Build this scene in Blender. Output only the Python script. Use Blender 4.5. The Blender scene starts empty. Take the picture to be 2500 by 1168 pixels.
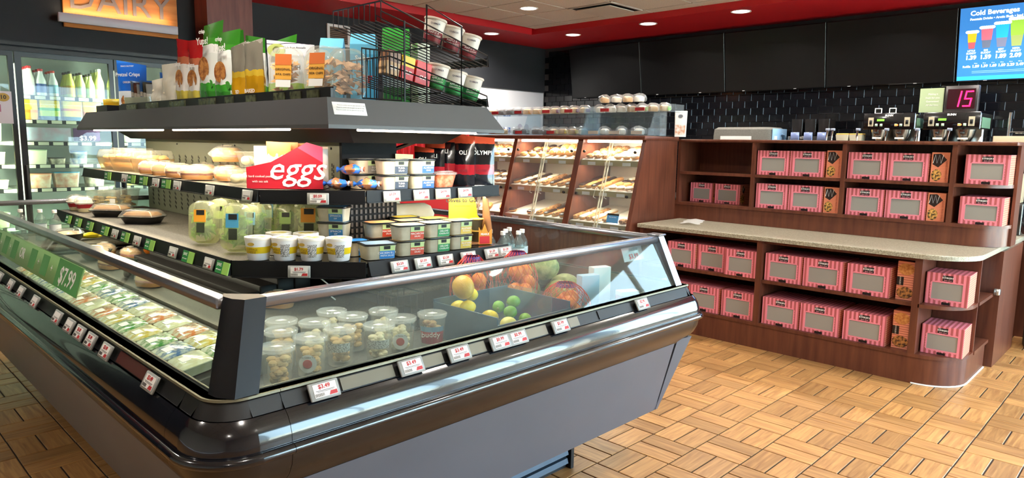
import bpy, math, random
from mathutils import Vector, Matrix
SC = bpy.context.scene
COL = SC.collection
# ---------------------------------------------------------------- camera
cam = bpy.data.cameras.new('camera'); camo = bpy.data.objects.new('camera', cam); COL.objects.link(camo)
cam.sensor_width = 36; cam.lens = 1700.0/2500*36; cam.clip_start = .05
yaw, pitch, roll = math.radians(44.236), math.radians(7.851), math.radians(.9006)
fw = Vector((math.cos(pitch)*math.cos(yaw), math.cos(pitch)*math.sin(yaw), -math.sin(pitch)))
rt = Vector((math.sin(yaw), -math.cos(yaw), 0)); up = rt.cross(fw)
r2 = rt*math.cos(roll)+up*math.sin(roll); u2 = up*math.cos(roll)-rt*math.sin(roll)
camo.matrix_world = Matrix(((r2.x, u2.x, -fw.x, 0), (r2.y, u2.y, -fw.y, 0), (r2.z, u2.z, -fw.z, 1.6), (0, 0, 0, 1)))
SC.camera = camo
# ---------------------------------------------------------------- world, view
W = bpy.data.worlds.new('world'); SC.world = W; W.use_nodes = True
bgn = W.node_tree.nodes['Background']; bgn.inputs[0].default_value = (.6, .77, 1, 1); bgn.inputs[1].default_value = 16.0
vs = SC.view_settings; vs.view_transform = 'Standard'; vs.look = 'None'; vs.gamma = 1; vs.use_curve_mapping = False
vs.exposure = 0.68
SC.cycles.max_bounces = 10; SC.cycles.transparent_max_bounces = 24; SC.cycles.diffuse_bounces = 4
SC.cycles.caustics_reflective = False; SC.cycles.caustics_refractive = False; SC.cycles.sample_clamp_indirect = 6
def area(name, loc, aim, sx, sy, power, col=(1, 1, 1), shape='RECTANGLE', parent=None, spread=180, portal=False):
    l = bpy.data.lights.new(name, 'AREA'); l.shape = shape; l.size = sx; l.size_y = sy; l.energy = power; l.color = col
    l.spread = math.radians(spread)
    if portal: l.cycles.is_portal = True
    o = bpy.data.objects.new(name, l); COL.objects.link(o); o.location = loc
    o.rotation_euler = Vector(aim).to_track_quat('-Z', 'Y').to_euler(); o['kind'] = 'helper'
    if parent: o.parent = parent
    return o
sun = bpy.data.lights.new('sun', 'SUN'); sun.energy = 70; sun.angle = .01; sun.color = (1, .95, .88); suno = bpy.data.objects.new('sun', sun); COL.objects.link(suno)
suno.rotation_euler = Vector((-.25, -.55, -.8)).to_track_quat('-Z', 'Y').to_euler()      # high behind the shop: it lights the pavement outside
# daylight enters through the shop-front windows (portals guide the sky light)
WINX = [(2.9, 5.1), (5.3, 7.5)]
for a_, b_ in WINX: area('window_portal', ((a_+b_)/2, -3.19, 1.45), (0, 1, 0), b_-a_, 2.5, 1, portal=True)
ENT = (-2.9, -.7)
area('window_portal', (7.99, (ENT[0]+ENT[1])/2, 1.55), (-1, 0, 0), 2.8, ENT[1]-ENT[0], 1, portal=True).rotation_euler = (0, math.radians(90), 0)
# ---------------------------------------------------------------- helpers
def lin(h, k=1.0):
    if not isinstance(h, str): return (*h[:3], 1)
    h = h.lstrip('#'); o = []
    for i in (0, 2, 4):
        c = int(h[i:i+2], 16)/255; o.append((c/12.92 if c <= .04045 else ((c+.055)/1.055)**2.4)*k)
    return (*o, 1)
MATS = {}
def nt(name):
    m = bpy.data.materials.new(name); m.use_nodes = True; n = m.node_tree
    return m, n, n.nodes['Principled BSDF'], n.links
def mat(name, col='#808080', rough=.5, metal=0., noise=None, emit=0, coat=0, spec=.5, bump=None, sub=0, vary=0, stretch=None):
    """noise=(scale, colour2, contrast) mixes a second colour; bump=(scale, strength); vary = per-object value variation"""
    if name in MATS: return MATS[name]
    m, n, b, L = nt(name); c = lin(col)
    b.inputs['Base Color'].default_value = c; b.inputs['Roughness'].default_value = rough; b.inputs['Metallic'].default_value = metal
    b.inputs['Specular IOR Level'].default_value = spec; b.inputs['Coat Weight'].default_value = coat
    if sub: b.inputs['Subsurface Weight'].default_value = sub; b.inputs['Subsurface Radius'].default_value = (.02, .015, .01)
    tc = None
    def coord():
        t = n.nodes.new('ShaderNodeTexCoord'); mp = n.nodes.new('ShaderNodeMapping'); L.new(t.outputs['Object'], mp.inputs[0])
        if stretch: mp.inputs['Scale'].default_value = stretch
        return mp
    src = None
    if noise:
        tc = coord(); t = n.nodes.new('ShaderNodeTexNoise'); t.inputs['Scale'].default_value = noise[0]; t.inputs['Detail'].default_value = 6
        L.new(tc.outputs[0], t.inputs[0]); r = n.nodes.new('ShaderNodeValToRGB'); k = noise[2] if len(noise) > 2 else .25
        r.color_ramp.elements[0].position = .5-k; r.color_ramp.elements[1].position = .5+k
        r.color_ramp.elements[0].color = c; r.color_ramp.elements[1].color = lin(noise[1]); L.new(t.outputs[0], r.inputs[0]); src = r.outputs[0]
    if vary:
        oi = n.nodes.new('ShaderNodeObjectInfo'); mr = n.nodes.new('ShaderNodeMapRange'); mr.inputs[3].default_value = 1-vary; mr.inputs[4].default_value = 1+vary
        L.new(oi.outputs['Random'], mr.inputs[0]); h = n.nodes.new('ShaderNodeHueSaturation'); h.inputs['Color'].default_value = c
        L.new(mr.outputs[0], h.inputs['Value'])
        if src: L.new(src, h.inputs['Color'])
        src = h.outputs[0]
    if src: L.new(src, b.inputs['Base Color'])
    if emit:
        b.inputs['Emission Color'].default_value = c; b.inputs['Emission Strength'].default_value = emit
    if bump:
        tc = coord(); t = n.nodes.new('ShaderNodeTexNoise'); t.inputs['Scale'].default_value = bump[0]; L.new(tc.outputs[0], t.inputs[0])
        bn = n.nodes.new('ShaderNodeBump'); bn.inputs['Strength'].default_value = bump[1]; bn.inputs['Distance'].default_value = .01
        L.new(t.outputs[0], bn.inputs['Height']); L.new(bn.outputs[0], b.inputs['Normal'])
    MATS[name] = m; return m
def clear(name, col='#ffffff', opac=.12, rough=.08):
    """thin clear plastic or glass: see-through with a fresnel sheen"""
    if name in MATS: return MATS[name]
    m, n, b, L = nt(name); n.nodes.remove(b); out = n.nodes['Material Output']
    tr = n.nodes.new('ShaderNodeBsdfTransparent'); tr.inputs[0].default_value = lin(col)
    gl = n.nodes.new('ShaderNodeBsdfGlossy'); gl.inputs['Roughness'].default_value = rough
    df = n.nodes.new('ShaderNodeBsdfDiffuse'); df.inputs[0].default_value = lin(col)
    fr = n.nodes.new('ShaderNodeFresnel'); fr.inputs[0].default_value = 1.45
    a = n.nodes.new('ShaderNodeMixShader'); a.inputs[0].default_value = opac; L.new(tr.outputs[0], a.inputs[1]); L.new(df.outputs[0], a.inputs[2])
    c = n.nodes.new('ShaderNodeMixShader'); ge = n.nodes.new('ShaderNodeNewGeometry'); iv = n.nodes.new('ShaderNodeMath'); iv.operation = 'SUBTRACT'; iv.inputs[0].default_value = 1; L.new(ge.outputs['Backfacing'], iv.inputs[1])
    mu = n.nodes.new('ShaderNodeMath'); mu.operation = 'MULTIPLY'; L.new(fr.outputs[0], mu.inputs[0]); L.new(iv.outputs[0], mu.inputs[1]); L.new(mu.outputs[0], c.inputs[0]); L.new(a.outputs[0], c.inputs[1]); L.new(gl.outputs[0], c.inputs[2])
    L.new(c.outputs[0], out.inputs[0]); MATS[name] = m; return m
def bands(name, stops, axis=2, rough=.3, spec=.5, wob=0., coat=0, metal=0):
    """printed colour bands along an axis of the object's own bounding box; stops = [(0..1, colour)]"""
    if name in MATS: return MATS[name]
    m, n, b, L = nt(name); t = n.nodes.new('ShaderNodeTexCoord'); s = n.nodes.new('ShaderNodeSeparateXYZ'); L.new(t.outputs['Generated'], s.inputs[0])
    r = n.nodes.new('ShaderNodeValToRGB'); cr = r.color_ramp; cr.interpolation = 'CONSTANT'
    while len(cr.elements) < len(stops): cr.elements.new(.5)
    for e, (p_, c_) in zip(cr.elements, stops): e.position = p_
    for e, (p_, c_) in zip(cr.elements, stops): e.color = lin(c_)
    v = s.outputs[axis]
    if wob:
        tn = n.nodes.new('ShaderNodeTexNoise'); tn.inputs['Scale'].default_value = 4; L.new(t.outputs['Generated'], tn.inputs[0])
        ma = n.nodes.new('ShaderNodeMath'); ma.operation = 'MULTIPLY_ADD'; ma.inputs[1].default_value = wob; L.new(tn.outputs[0], ma.inputs[0]); L.new(v, ma.inputs[2])
        sb = n.nodes.new('ShaderNodeMath'); sb.operation = 'SUBTRACT'; sb.inputs[1].default_value = wob/2; L.new(ma.outputs[0], sb.inputs[0]); v = sb.outputs[0]
    L.new(v, r.inputs[0]); L.new(r.outputs[0], b.inputs['Base Color']); b.inputs['Roughness'].default_value = rough
    b.inputs['Specular IOR Level'].default_value = spec; b.inputs['Coat Weight'].default_value = coat; b.inputs['Metallic'].default_value = metal
    MATS[name] = m; return m
def stripes(name, c1, c2, period, axis=0, duty=.5, rough=.4):
    if name in MATS: return MATS[name]
    m, n, b, L = nt(name); t = n.nodes.new('ShaderNodeTexCoord'); s = n.nodes.new('ShaderNodeSeparateXYZ'); L.new(t.outputs['Object'], s.inputs[0])
    d = n.nodes.new('ShaderNodeMath'); d.operation = 'DIVIDE'; d.inputs[1].default_value = period; L.new(s.outputs[axis], d.inputs[0])
    f = n.nodes.new('ShaderNodeMath'); f.operation = 'FLOORED_MODULO'; f.inputs[1].default_value = 1; L.new(d.outputs[0], f.inputs[0])
    g = n.nodes.new('ShaderNodeMath'); g.operation = 'GREATER_THAN'; g.inputs[1].default_value = duty; L.new(f.outputs[0], g.inputs[0])
    x = n.nodes.new('ShaderNodeMix'); x.data_type = 'RGBA'; x.inputs[6].default_value = lin(c1); x.inputs[7].default_value = lin(c2)
    L.new(g.outputs[0], x.inputs[0]); L.new(x.outputs[2], b.inputs['Base Color']); b.inputs['Roughness'].default_value = rough
    MATS[name] = m; return m
def wood(name, c1, c2, rough=.35, stretch=(14, 14, 1.2), scale=2.2):
    return mat(name, c1, rough, noise=(scale, c2, .22), stretch=stretch, spec=.4)
class MB:
    def __init__(s): s.v = []; s.f = []; s.m = []; s.c = 0
    def add(s, vs, fs):
        o = len(s.v); s.v += [tuple(p) for p in vs]; s.f += [tuple(i+o for i in f) for f in fs]; s.m += [s.c]*len(fs); return s
    def box(s, x0, x1, y0, y1, z0, z1, c=0):
        if c:
            def oc(e, z):
                a, b_, p, q = x0+e, x1-e, y0+e, y1-e
                return [(a+c, p, z), (b_-c, p, z), (b_, p+c, z), (b_, q-c, z), (b_-c, q, z), (a+c, q, z), (a, q-c, z), (a, p+c, z)]
            return s.loft([oc(c*.6, z0), oc(0, z0+c), oc(0, z1-c), oc(c*.6, z1)])
        return s.add([(x0, y0, z0), (x1, y0, z0), (x1, y1, z0), (x0, y1, z0), (x0, y0, z1), (x1, y0, z1), (x1, y1, z1), (x0, y1, z1)],
                     [(0, 3, 2, 1), (4, 5, 6, 7), (0, 1, 5, 4), (1, 2, 6, 5), (2, 3, 7, 6), (3, 0, 4, 7)])
    def loft(s, rings, cap=(1, 1), closed=True, loop=False):
        n = len(rings[0]); vs = [p for r in rings for p in r]; fs = []
        k = len(rings)
        for i in range(k if loop else k-1):
            a = i*n; b = ((i+1) % k)*n
            for j in range(n if closed else n-1):
                j2 = (j+1) % n; fs.append((a+j, a+j2, b+j2, b+j))
        if cap[0] and not loop: fs.append(tuple(range(n-1, -1, -1)))
        if cap[1] and not loop: fs.append(tuple((k-1)*n+j for j in range(n)))
        return s.add(vs, fs)
    def lathe(s, prof, n=16, c=(0, 0, 0), cap=(1, 1)):
        return s.loft([[(c[0]+r*math.cos(2*math.pi*j/n), c[1]+r*math.sin(2*math.pi*j/n), c[2]+z) for j in range(n)] for r, z in prof], cap)
    def tube(s, pts, r, n=6, loop=False):
        P = [Vector(p) for p in pts]; rings = []; k = len(P)
        for i, p in enumerate(P):
            a = P[i-1] if (i or loop) else p; b = P[(i+1) % k] if (i < k-1 or loop) else p
            d = (b-a).normalized(); q = d.orthogonal() if abs(d.z) > .99 else d.cross(Vector((0, 0, 1)))
            q.normalize(); w = d.cross(q)
            rings.append([tuple(p+(q*math.cos(2*math.pi*j/n)+w*math.sin(2*math.pi*j/n))*r) for j in range(n)])
        return s.loft(rings, loop=loop)
    def prism(s, poly, z0, z1): return s.loft([[(x, y, z0) for x, y in poly], [(x, y, z1) for x, y in poly]])
    def xprism(s, poly, x0, x1): return s.loft([[(x0, y, z) for y, z in poly], [(x1, y, z) for y, z in poly]])
    def yprism(s, poly, y0, y1): return s.loft([[(x, y1, z) for x, z in poly], [(x, y0, z) for x, z in poly]])
    def ell(s, c, r, n=10, k=6, sq=1):
        rings = []
        for i in range(k+1):
            a = -math.pi/2+math.pi*i/k; rr_ = max(math.cos(a), .02)**sq
            rings.append([(c[0]+r[0]*rr_*math.cos(2*math.pi*j/n), c[1]+r[1]*rr_*math.sin(2*math.pi*j/n), c[2]+r[2]*math.sin(a)) for j in range(n)])
        return s.loft(rings)
    def rot(s, ang, i0=0):
        c, d = math.cos(ang), math.sin(ang)
        for i in range(i0, len(s.v)): x, y, z = s.v[i]; s.v[i] = (c*x-d*y, d*x+c*y, z)
        return s
    def move(s, dx, dy, dz, i0=0):
        for i in range(i0, len(s.v)): x, y, z = s.v[i]; s.v[i] = (x+dx, y+dy, z+dz)
        return s
    def mesh(s, name, mats, smooth=True):
        me = bpy.data.meshes.new(name); me.from_pydata(s.v, [], s.f)
        for m in (mats if isinstance(mats, (list, tuple)) else [mats]): me.materials.append(m)
        if max(s.m, default=0): me.polygons.foreach_set('material_index', s.m)
        me.validate(); me.update()
        if smooth:
            me.polygons.foreach_set('use_smooth', [True]*len(me.polygons)); me.set_sharp_from_angle(angle=math.radians(38))
        return me
def rrect(hx, hy, r, z, cx=0, cy=0, n=3):
    r = min(r, hx, hy); o = []
    for qx, qy, a0 in ((1, 1, 0), (-1, 1, 90), (-1, -1, 180), (1, -1, 270)):
        for i in range(n+1):
            a = math.radians(a0+90*i/n); o.append((cx+qx*(hx-r)+r*math.cos(a), cy+qy*(hy-r)+r*math.sin(a), z))
    return o
CACHE = {}
def cm(key, fn):
    if key not in CACHE: CACHE[key] = fn()
    return CACHE[key]
def ob(name, me, parent=None, loc=(0, 0, 0), rot=(0, 0, 0), label=None):
    o = bpy.data.objects.new(name, me); COL.objects.link(o); o.location = loc; o.rotation_euler = rot
    if parent: o.parent = parent
    if label: o['label'] = label
    return o
def tag(o, label, cat, group=None):
    o['label'] = label; o['category'] = cat
    if group: o['group'] = group
    return o
def thing(name, label, cat, loc=(0, 0, 0), rz=0, group=None, rx=0, ry=0):
    o = bpy.data.objects.new(name, None); COL.objects.link(o); o.location = (loc[0], loc[1], loc[2]+(.0012 if loc[2] > .05 else 0)); o.rotation_euler = (math.radians(rx), math.radians(ry), math.radians(rz))
    o.empty_display_size = .05
    return tag(o, label, cat, group)
def struct(name, me, parent=None, loc=(0, 0, 0)):
    o = ob(name, me, parent, loc)
    if not parent: o['kind'] = 'structure'
    return o
def txt(s, size, m, parent, loc, name='lettering', face='-Y', ext=.0006, align='CENTER', bold=0., shear=0., rot=None):
    """flat lettering; face '-Y' reads from the local front, '-X' from the local left"""
    def mk():
        c = bpy.data.curves.new('lettering', 'FONT'); c.body = s; c.size = size; c.align_x = align; c.align_y = 'CENTER'; c.extrude = ext; c.offset = bold; c.shear = shear
        c.resolution_u = 2
        o = bpy.data.objects.new('tmp', c); COL.objects.link(o); me = o.to_mesh().copy(); o.to_mesh_clear(); bpy.data.objects.remove(o); bpy.data.curves.remove(c)
        me.materials.clear(); me.materials.append(m); return me
    me = cm(('txt', s, size, m.name, align, ext, bold, shear), mk)
    R90 = math.pi/2
    r = rot or {'-Y': (R90, 0, 0), '-X': (R90, 0, -R90), '+X': (R90, 0, R90), 'up': (0, 0, 0), '+Y': (R90, 0, math.pi)}[face]
    return ob(name, me, parent, loc, r)
ORD = ['first', 'second', 'third', 'fourth', 'fifth', 'sixth', 'seventh', 'eighth', 'ninth', 'tenth', 'eleventh', 'twelfth', 'thirteenth', 'fourteenth',
       'fifteenth', 'sixteenth', 'seventeenth', 'eighteenth', 'nineteenth', 'twentieth']
# ---------------------------------------------------------------- shared materials
black = mat('black_paint', '#0c0c0e', .45); gloss = mat('black_gloss', '#0d0d11', .2, coat=.5)
satin = mat('black_satin_metal', '#2a2b30', .33, spec=.6)
white = mat('white_print', '#f2f0ec', .5); ink = mat('dark_ink', '#151515', .5); red = mat('red_print', '#c8202c', .45)
alu = mat('aluminium', '#c9c8c4', .28, metal=.9); steel = mat('steel', '#b9b8b4', .22, metal=1); chrome = mat('chrome', '#d8d8d8', .08, metal=1)
cherry = wood('cherry_laminate', '#542c21', '#6f402d'); cherrydk = cherry
glass = clear('clear_glass', '#eef6f2', .03, .02); acrylic = clear('clear_acrylic', '#f2f8fb', .06, .04); pet = clear('clear_plastic', '#fbfbf6', .13, .1)
film = clear('plastic_wrap', '#ffffff', .16, .16)
lamp = mat('lamp_diffuser', '#fff2dc', .4, emit=14)
# ================================================================ THE ROOM
XB, YD, XE, YS = 8.0, 7.15, -3.5, -3.2      # back wall, dairy wall, far-left wall, shop-front wall
grout = mat('floor_grout', '#33251d', .9)
slab = struct('floor', MB().box(XE, XB, YS, YD+1.2, -.1, -.004).mesh('floor', grout, False))
def tile_mat():
    m, n, b, L = nt('wood_look_tile')
    t = n.nodes.new('ShaderNodeTexCoord'); oi = n.nodes.new('ShaderNodeObjectInfo'); mp = n.nodes.new('ShaderNodeMapping'); mp.inputs['Scale'].default_value = (3, 40, 3)
    vm = n.nodes.new('ShaderNodeVectorMath'); vm.operation = 'MULTIPLY_ADD'; L.new(oi.outputs['Random'], vm.inputs[0]); vm.inputs[1].default_value = (31, 17, 5); L.new(t.outputs['Object'], vm.inputs[2])
    L.new(vm.outputs[0], mp.inputs[0]); nz = n.nodes.new('ShaderNodeTexNoise'); nz.inputs['Scale'].default_value = 1.1; nz.inputs['Detail'].default_value = 5; nz.inputs['Distortion'].default_value = 1.2
    L.new(mp.outputs[0], nz.inputs[0]); r = n.nodes.new('ShaderNodeValToRGB'); r.color_ramp.elements[0].position = .28; r.color_ramp.elements[1].position = .72
    r.color_ramp.elements[0].color = lin('#8f6238'); r.color_ramp.elements[1].color = lin('#c2935b'); L.new(nz.outputs[0], r.inputs[0])
    h = n.nodes.new('ShaderNodeHueSaturation'); mr = n.nodes.new('ShaderNodeMapRange'); mr.inputs[3].default_value = .8; mr.inputs[4].default_value = 1.22
    L.new(oi.outputs['Random'], mr.inputs[0]); L.new(mr.outputs[0], h.inputs['Value']); L.new(r.outputs[0], h.inputs['Color']); L.new(h.outputs[0], b.inputs['Base Color'])
    b.inputs['Roughness'].default_value = .36
    return m
TM = tile_mat(); MOD, OX, OY = .25723, 2.9626, 2.0091
LT, ST, GA, GB = MOD-.006, MOD/2-.008, .005, .003
def tilebox(hx, hy, mb=None, cx=0, cy=0):
    c = .0018; mb = mb or MB()
    return mb.loft([[(cx-hx, cy-hy, -.008), (cx+hx, cy-hy, -.008), (cx+hx, cy+hy, -.008), (cx-hx, cy+hy, -.008)], [(cx-hx, cy-hy, -.0015), (cx+hx, cy-hy, -.0015), (cx+hx, cy+hy, -.0015), (cx-hx, cy+hy, -.0015)],
                    [(cx-hx+c, cy-hy+c, 0), (cx+hx-c, cy-hy+c, 0), (cx+hx-c, cy+hy-c, 0), (cx-hx+c, cy+hy-c, 0)]], cap=(0, 1))
TX = tilebox(LT/2, ST/2).mesh('tile', TM, False)
def project(p):
    d = Vector(p)-Vector((0, 0, 1.6)); z = d.dot(fw)
    if z < .2: return (-9999, -9999)
    return (1250+1700*d.dot(r2)/z, 584-1700*d.dot(u2)/z)
near, far = [], []
for i in range(-26, 21):
    for j in range(-21, 21):
        x0, y0 = OX+i*MOD, OY+j*MOD
        if x0 < XE or x0+MOD > XB or y0 < YS or y0+MOD > YD: continue
        for k in (0, 1):
            if (i+j) % 2: cx, cy, rz = x0+MOD*(.25+.5*k), y0+MOD/2, math.pi/2
            else: cx, cy, rz = x0+MOD/2, y0+MOD*(.25+.5*k), 0
            px, py = project((cx, cy, 0))
            hid = (cx > .9 and cx < 2.75 and cy > 2.05) or (cx > 5.3 and cy > 1.05) or (cx > 4.2 and cy > 3.6)
            vis = -60 < px < 2560 and py < 1250 and not hid and (px < 520 or px > 1180)
            (near if vis else far).append((cx*cx+cy*cy, cx, cy, rz))
near.sort(); far += near[300:]; near = near[:300]
for d, cx, cy, rz in near: ob('tile', TX, slab, (cx, cy, 0), (0, 0, rz))
mb = MB()
for d, cx, cy, rz in far: tilebox(LT/2 if not rz else ST/2, ST/2 if not rz else LT/2, mb, cx, cy)
o = ob('tile_field', mb.mesh('tile_field', TM, False), slab); o['kind'] = 'stuff'

# ---- walls
navy = mat('wall_navy_black', '#14171d', .75); navyt = mat('trim_black', '#0b0c0f', .5); plain = mat('wall_plain', '#c9c2b6', .8)
mb = MB().box(XE, XB+.2, YD, YD+.12, 2.30, 3.3).box(2.86, XB+.2, YD, YD+.12, 0, 2.30).box(XE, -1.0, YD, YD+.12, 0, 2.3)
wl = struct('wall_left', mb.mesh('wall_left', navy, False))
ob('trim', MB().box(XE, 2.86, YD-.018, YD, 2.345, 2.375).box(XE, 2.86, YD-.03, YD, 2.295, 2.33).mesh('trim', navyt, False), wl)
groutd = mat('tile_grout_grey', '#3a3a3c', .85)
wb = struct('wall_back', MB().box(XB, XB+.2, ENT[1], YD+.12, 0, 3.3).box(XB, XB+.2, YS, ENT[0], 0, 3.3).box(XB, XB+.2, ENT[0], ENT[1], 2.95, 3.3).box(XB, XB+.2, ENT[0], ENT[1], 0, .15).mesh('wall_back', groutd, False))
subm = mat('black_subway_tile', '#0b0c10', .12, vary=.3, bump=(9, .05)); PY, PZ = .157, .0815
sub = MB().box(-.01, 0, -.0755, .0755, -.039, .039, .0022).mesh('tile', subm, False); rows = []
for r in range(38):
    for c in range(66):
        z = .06+PZ*r; y = YD-.08-PY*c-(PY/2 if r % 2 else 0)
        if z < 2.98 and y > ENT[1]+.1: rows.append((0 if (1.64 < z < 2.34 and .95 < y < 7.0) else 1, -z, y, z))
rows.sort(); mb = MB()
for k, (f, s_, y, z) in enumerate(rows):
    if k < 300 and f == 0: ob('tile', sub, wb, (XB, y, z))
    else: mb.box(XB-.01, XB, y-.0755, y+.0755, z-.039, z+.039)
ob('tile_field', mb.mesh('tile_field', subm, False), wb)['kind'] = 'stuff'
struct('wall_front', MB().box(XE-.15, XE, YS, YD+.12, 0, 3.3).mesh('wall_front', plain, False))
mb = MB().box(XE-.15, XB+.2, YS-.15, YS, 0, .2).box(XE-.15, XB+.2, YS-.15, YS, 2.7, 3.3); xs = [XE-.15]
for a, b in WINX: xs += [a, b]
xs.append(XB+.2)
for k in range(0, len(xs), 2): mb.box(xs[k], xs[k+1], YS-.15, YS, .2, 2.7)
struct('wall_right', mb.mesh('wall_right', plain, False))
wframe = mat('window_frame_grey', '#55585c', .4)
for k, (a, b) in enumerate(WINX):
    m_ = MB().box(a, b, YS-.1, YS-.05, .2, .26).box(a, b, YS-.1, YS-.05, 2.64, 2.7).box(a, a+.05, YS-.1, YS-.05, .26, 2.64).box(b-.05, b, YS-.1, YS-.05, .26, 2.64).box((a+b)/2-.02, (a+b)/2+.02, YS-.1, YS-.05, .26, 2.64)
    w = struct('window_%d' % (k+1), m_.mesh('window', wframe, False))
    ob('pane', MB().box(a+.05, (a+b)/2-.02, YS-.08, YS-.074, .26, 2.64).mesh('pane', glass, False), w); ob('pane', MB().box((a+b)/2+.02, b-.05, YS-.08, YS-.074, .26, 2.64).mesh('pane', glass, False), w)
w = struct('window_%d' % (len(WINX)+1), MB().box(XB+.05, XB+.1, ENT[0], ENT[1], .15, .22).box(XB+.05, XB+.1, ENT[0], ENT[1], 2.88, 2.95).box(XB+.05, XB+.1, ENT[0], ENT[0]+.06, .22, 2.88).box(XB+.05, XB+.1, ENT[1]-.06, ENT[1], .22, 2.88).box(XB+.05, XB+.1, -1.83, -1.77, .22, 2.88).mesh('window', wframe, False))
ob('pane', MB().box(XB+.07, XB+.076, ENT[0]+.06, -1.83, .22, 2.88).mesh('pane', glass, False), w); ob('pane', MB().box(XB+.07, XB+.076, -1.77, ENT[1]-.06, .22, 2.88).mesh('pane', glass, False), w)
struct('ground_outside', MB().box(-30, 40, -45, YS-.15, -.2, -.1).box(XB+.2, 40, YS-.15, 30, -.2, -.1).mesh('ground', mat('pavement', '#bdb8ad', .9), False))

# ---- ceiling: beige acoustic tiles inside a red dropped soffit
redm = mat('soffit_red', '#b5141d', .45); SX, SY, ZS, ZC = 6.84, 6.36, 3.0, 3.068
ce = struct('ceiling', MB().box(XE, XB, YS, YD, ZC+.018, 3.3).mesh('ceiling', mat('ceiling_grid', '#3c2f27', .8), False))
ctm = mat('acoustic_tile', '#e2d9cd', .9, noise=(70, '#c9bfb2', .3), bump=(120, .25), vary=.03)
CT = MB().box(-.29, .29, -.29, .29, 0, .014, .004).mesh('tile', ctm, False)
CX, CY, CM = 6.05+.3, 5.71+.3, .6
nx = [CX-CM*i for i in range(-1, 17)]; ny = [CY-CM*i for i in range(-1, 16)]
for x in nx:
    for y in ny:
        x0, x1, y0, y1 = x-.294, min(x+.294, SX), y-.294, min(y+.294, SY)
        if x1-x0 < .05 or y1-y0 < .05: continue
        if x > SX-.05 or y > SY-.05 or x1 < x+.29 or y1 < y+.29:
            ob('tile', MB().box(x0, x1, y0, y1, 0, .014).mesh('tile', ctm, False), ce, (0, 0, ZC))
        else: ob('tile', CT, ce, (x, y, ZC))
struct('ceiling_soffit', MB().box(SX, XB, YS, YD, ZS, ZC+.03).box(XE, SX, SY, YD, ZS, ZC+.03).mesh('ceiling_soffit', redm, False))
def can(x, y, z, label, grp='recessed ceiling lights', p=17):
    t = thing('recessed_light', label, 'ceiling light', (x, y, z), 0, grp)
    ob('trim_ring', cm('canring', lambda: MB().lathe([(.085, .012), (.105, .004), (.105, -.006), (.098, -.007), (.085, -.002)], 24, cap=(0, 0)).mesh('trim_ring', white)), t)
    ob('diffuser', cm('candisc', lambda: MB().lathe([(.0855, .003), (.0855, -.003), (.06, -.008), (.01, -.009)], 24).mesh('diffuser', mat('light_diffuser', '#fff6ea', .4, emit=7))), t)
    area('can_lamp', (0, 0, -.02), (0, 0, -1), .16, .16, p, (1, .93, .84), 'DISK', t, 150)
can(6.44, 6.70, ZS, 'round recessed light in red soffit above the dairy wall')
can(7.17, 5.94, ZS, 'round recessed light in red soffit nearest the wall corner')
can(7.07, 4.73, ZS, 'round recessed light in red soffit, second from the wall corner')
can(7.04, 3.57, ZS, 'round recessed light in red soffit, third from the wall corner')
can(7.04, 2.40, ZS, 'round recessed light in red soffit above the menu screens out of view')
can(7.04, 1.20, ZS, 'round recessed light in red soffit by the lit menu screen')
can(5.77, 5.42, ZC, 'round recessed light set in a beige ceiling tile')
for x, y in ((3.4, 5.42), (1.2, 5.42), (5.5, 3.1), (3.4, 3.0), (1.2, 3.0), (5.5, .7), (3.2, .6), (.8, .6), (-1.2, 3.0), (5.5, -1.6), (2, -1.6), (-1.2, -1)):
    can(x, y, ZC, 'round recessed light in the beige ceiling above the sales floor', 'recessed lights over the sales floor', 15)
t = thing('air_diffuser', 'square stepped air diffuser in the beige tile ceiling', 'vent', (6.05+.0, 4.52, ZC))
t.location = (6.35, 4.81, ZC)
ob('frame', MB().box(-.29, .29, -.29, -.27, -.006, .002).box(-.29, .29, .27, .29, -.006, .002).box(-.29, -.27, -.27, .27, -.006, .002).box(.27, .29, -.27, .27, -.006, .002).mesh('frame', mat('diffuser_beige', '#cfc4b8', .6), False), t)
ob('throat', MB().box(-.27, .27, -.27, .27, -.002, .0).mesh('throat', black, False), t)
ob('plate', MB().box(-.225, .225, -.225, .225, -.022, -.012, .004).mesh('plate', mat('diffuser_beige', '#cfc4b8', .6)), t)

# ---- wood-clad column, vent, white panel on the dairy wall
colm = colm2 = wood('column_wood', '#5c2f2a', '#743f36', .45)
c = struct('column_1', MB().box(2.86, 3.30, 6.86, YD, 0, 3.0).mesh('column', colm, False))
ob('side_cladding', MB().box(2.852, 2.86, 6.86, YD, 0, 3.0).mesh('side_cladding', colm2, False), c)
t = thing('wall_vent', 'white framed louvred vent grille on the dark wall above the chips', 'vent', (4.45, YD, 2.78))
ob('frame', MB().box(-.15, .15, -.02, 0, .09, .12, .004).box(-.15, .15, -.02, 0, -.12, -.09, .004).box(-.15, -.115, -.02, 0, -.09, .09, .004).box(.115, .15, -.02, 0, -.09, .09, .004).mesh('frame', white), t)
ob('backing', MB().box(-.115, .115, -.004, 0, -.09, .09).mesh('backing', mat('vent_brown', '#2a1a14', .8), False), t)
ls = MB().add([(-.115, -.016, -.006), (.115, -.016, -.006), (.115, -.005, .006), (-.115, -.005, .006), (-.115, -.014, -.008), (.115, -.014, -.008), (.115, -.003, .004), (-.115, -.003, .004)],
              [(0, 1, 2, 3), (7, 6, 5, 4), (0, 4, 5, 1), (3, 2, 6, 7)]).mesh('slat', mat('vent_slat', '#8a7668', .5), False)
for k in range(9): ob('slat', ls, t, (0, 0, -.08+k*.02))
t = thing('white_wall_panel', 'white washable panel on the wall beyond the wrapped pastries', 'panel', (7.1, YD-.012, 1.85))
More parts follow.
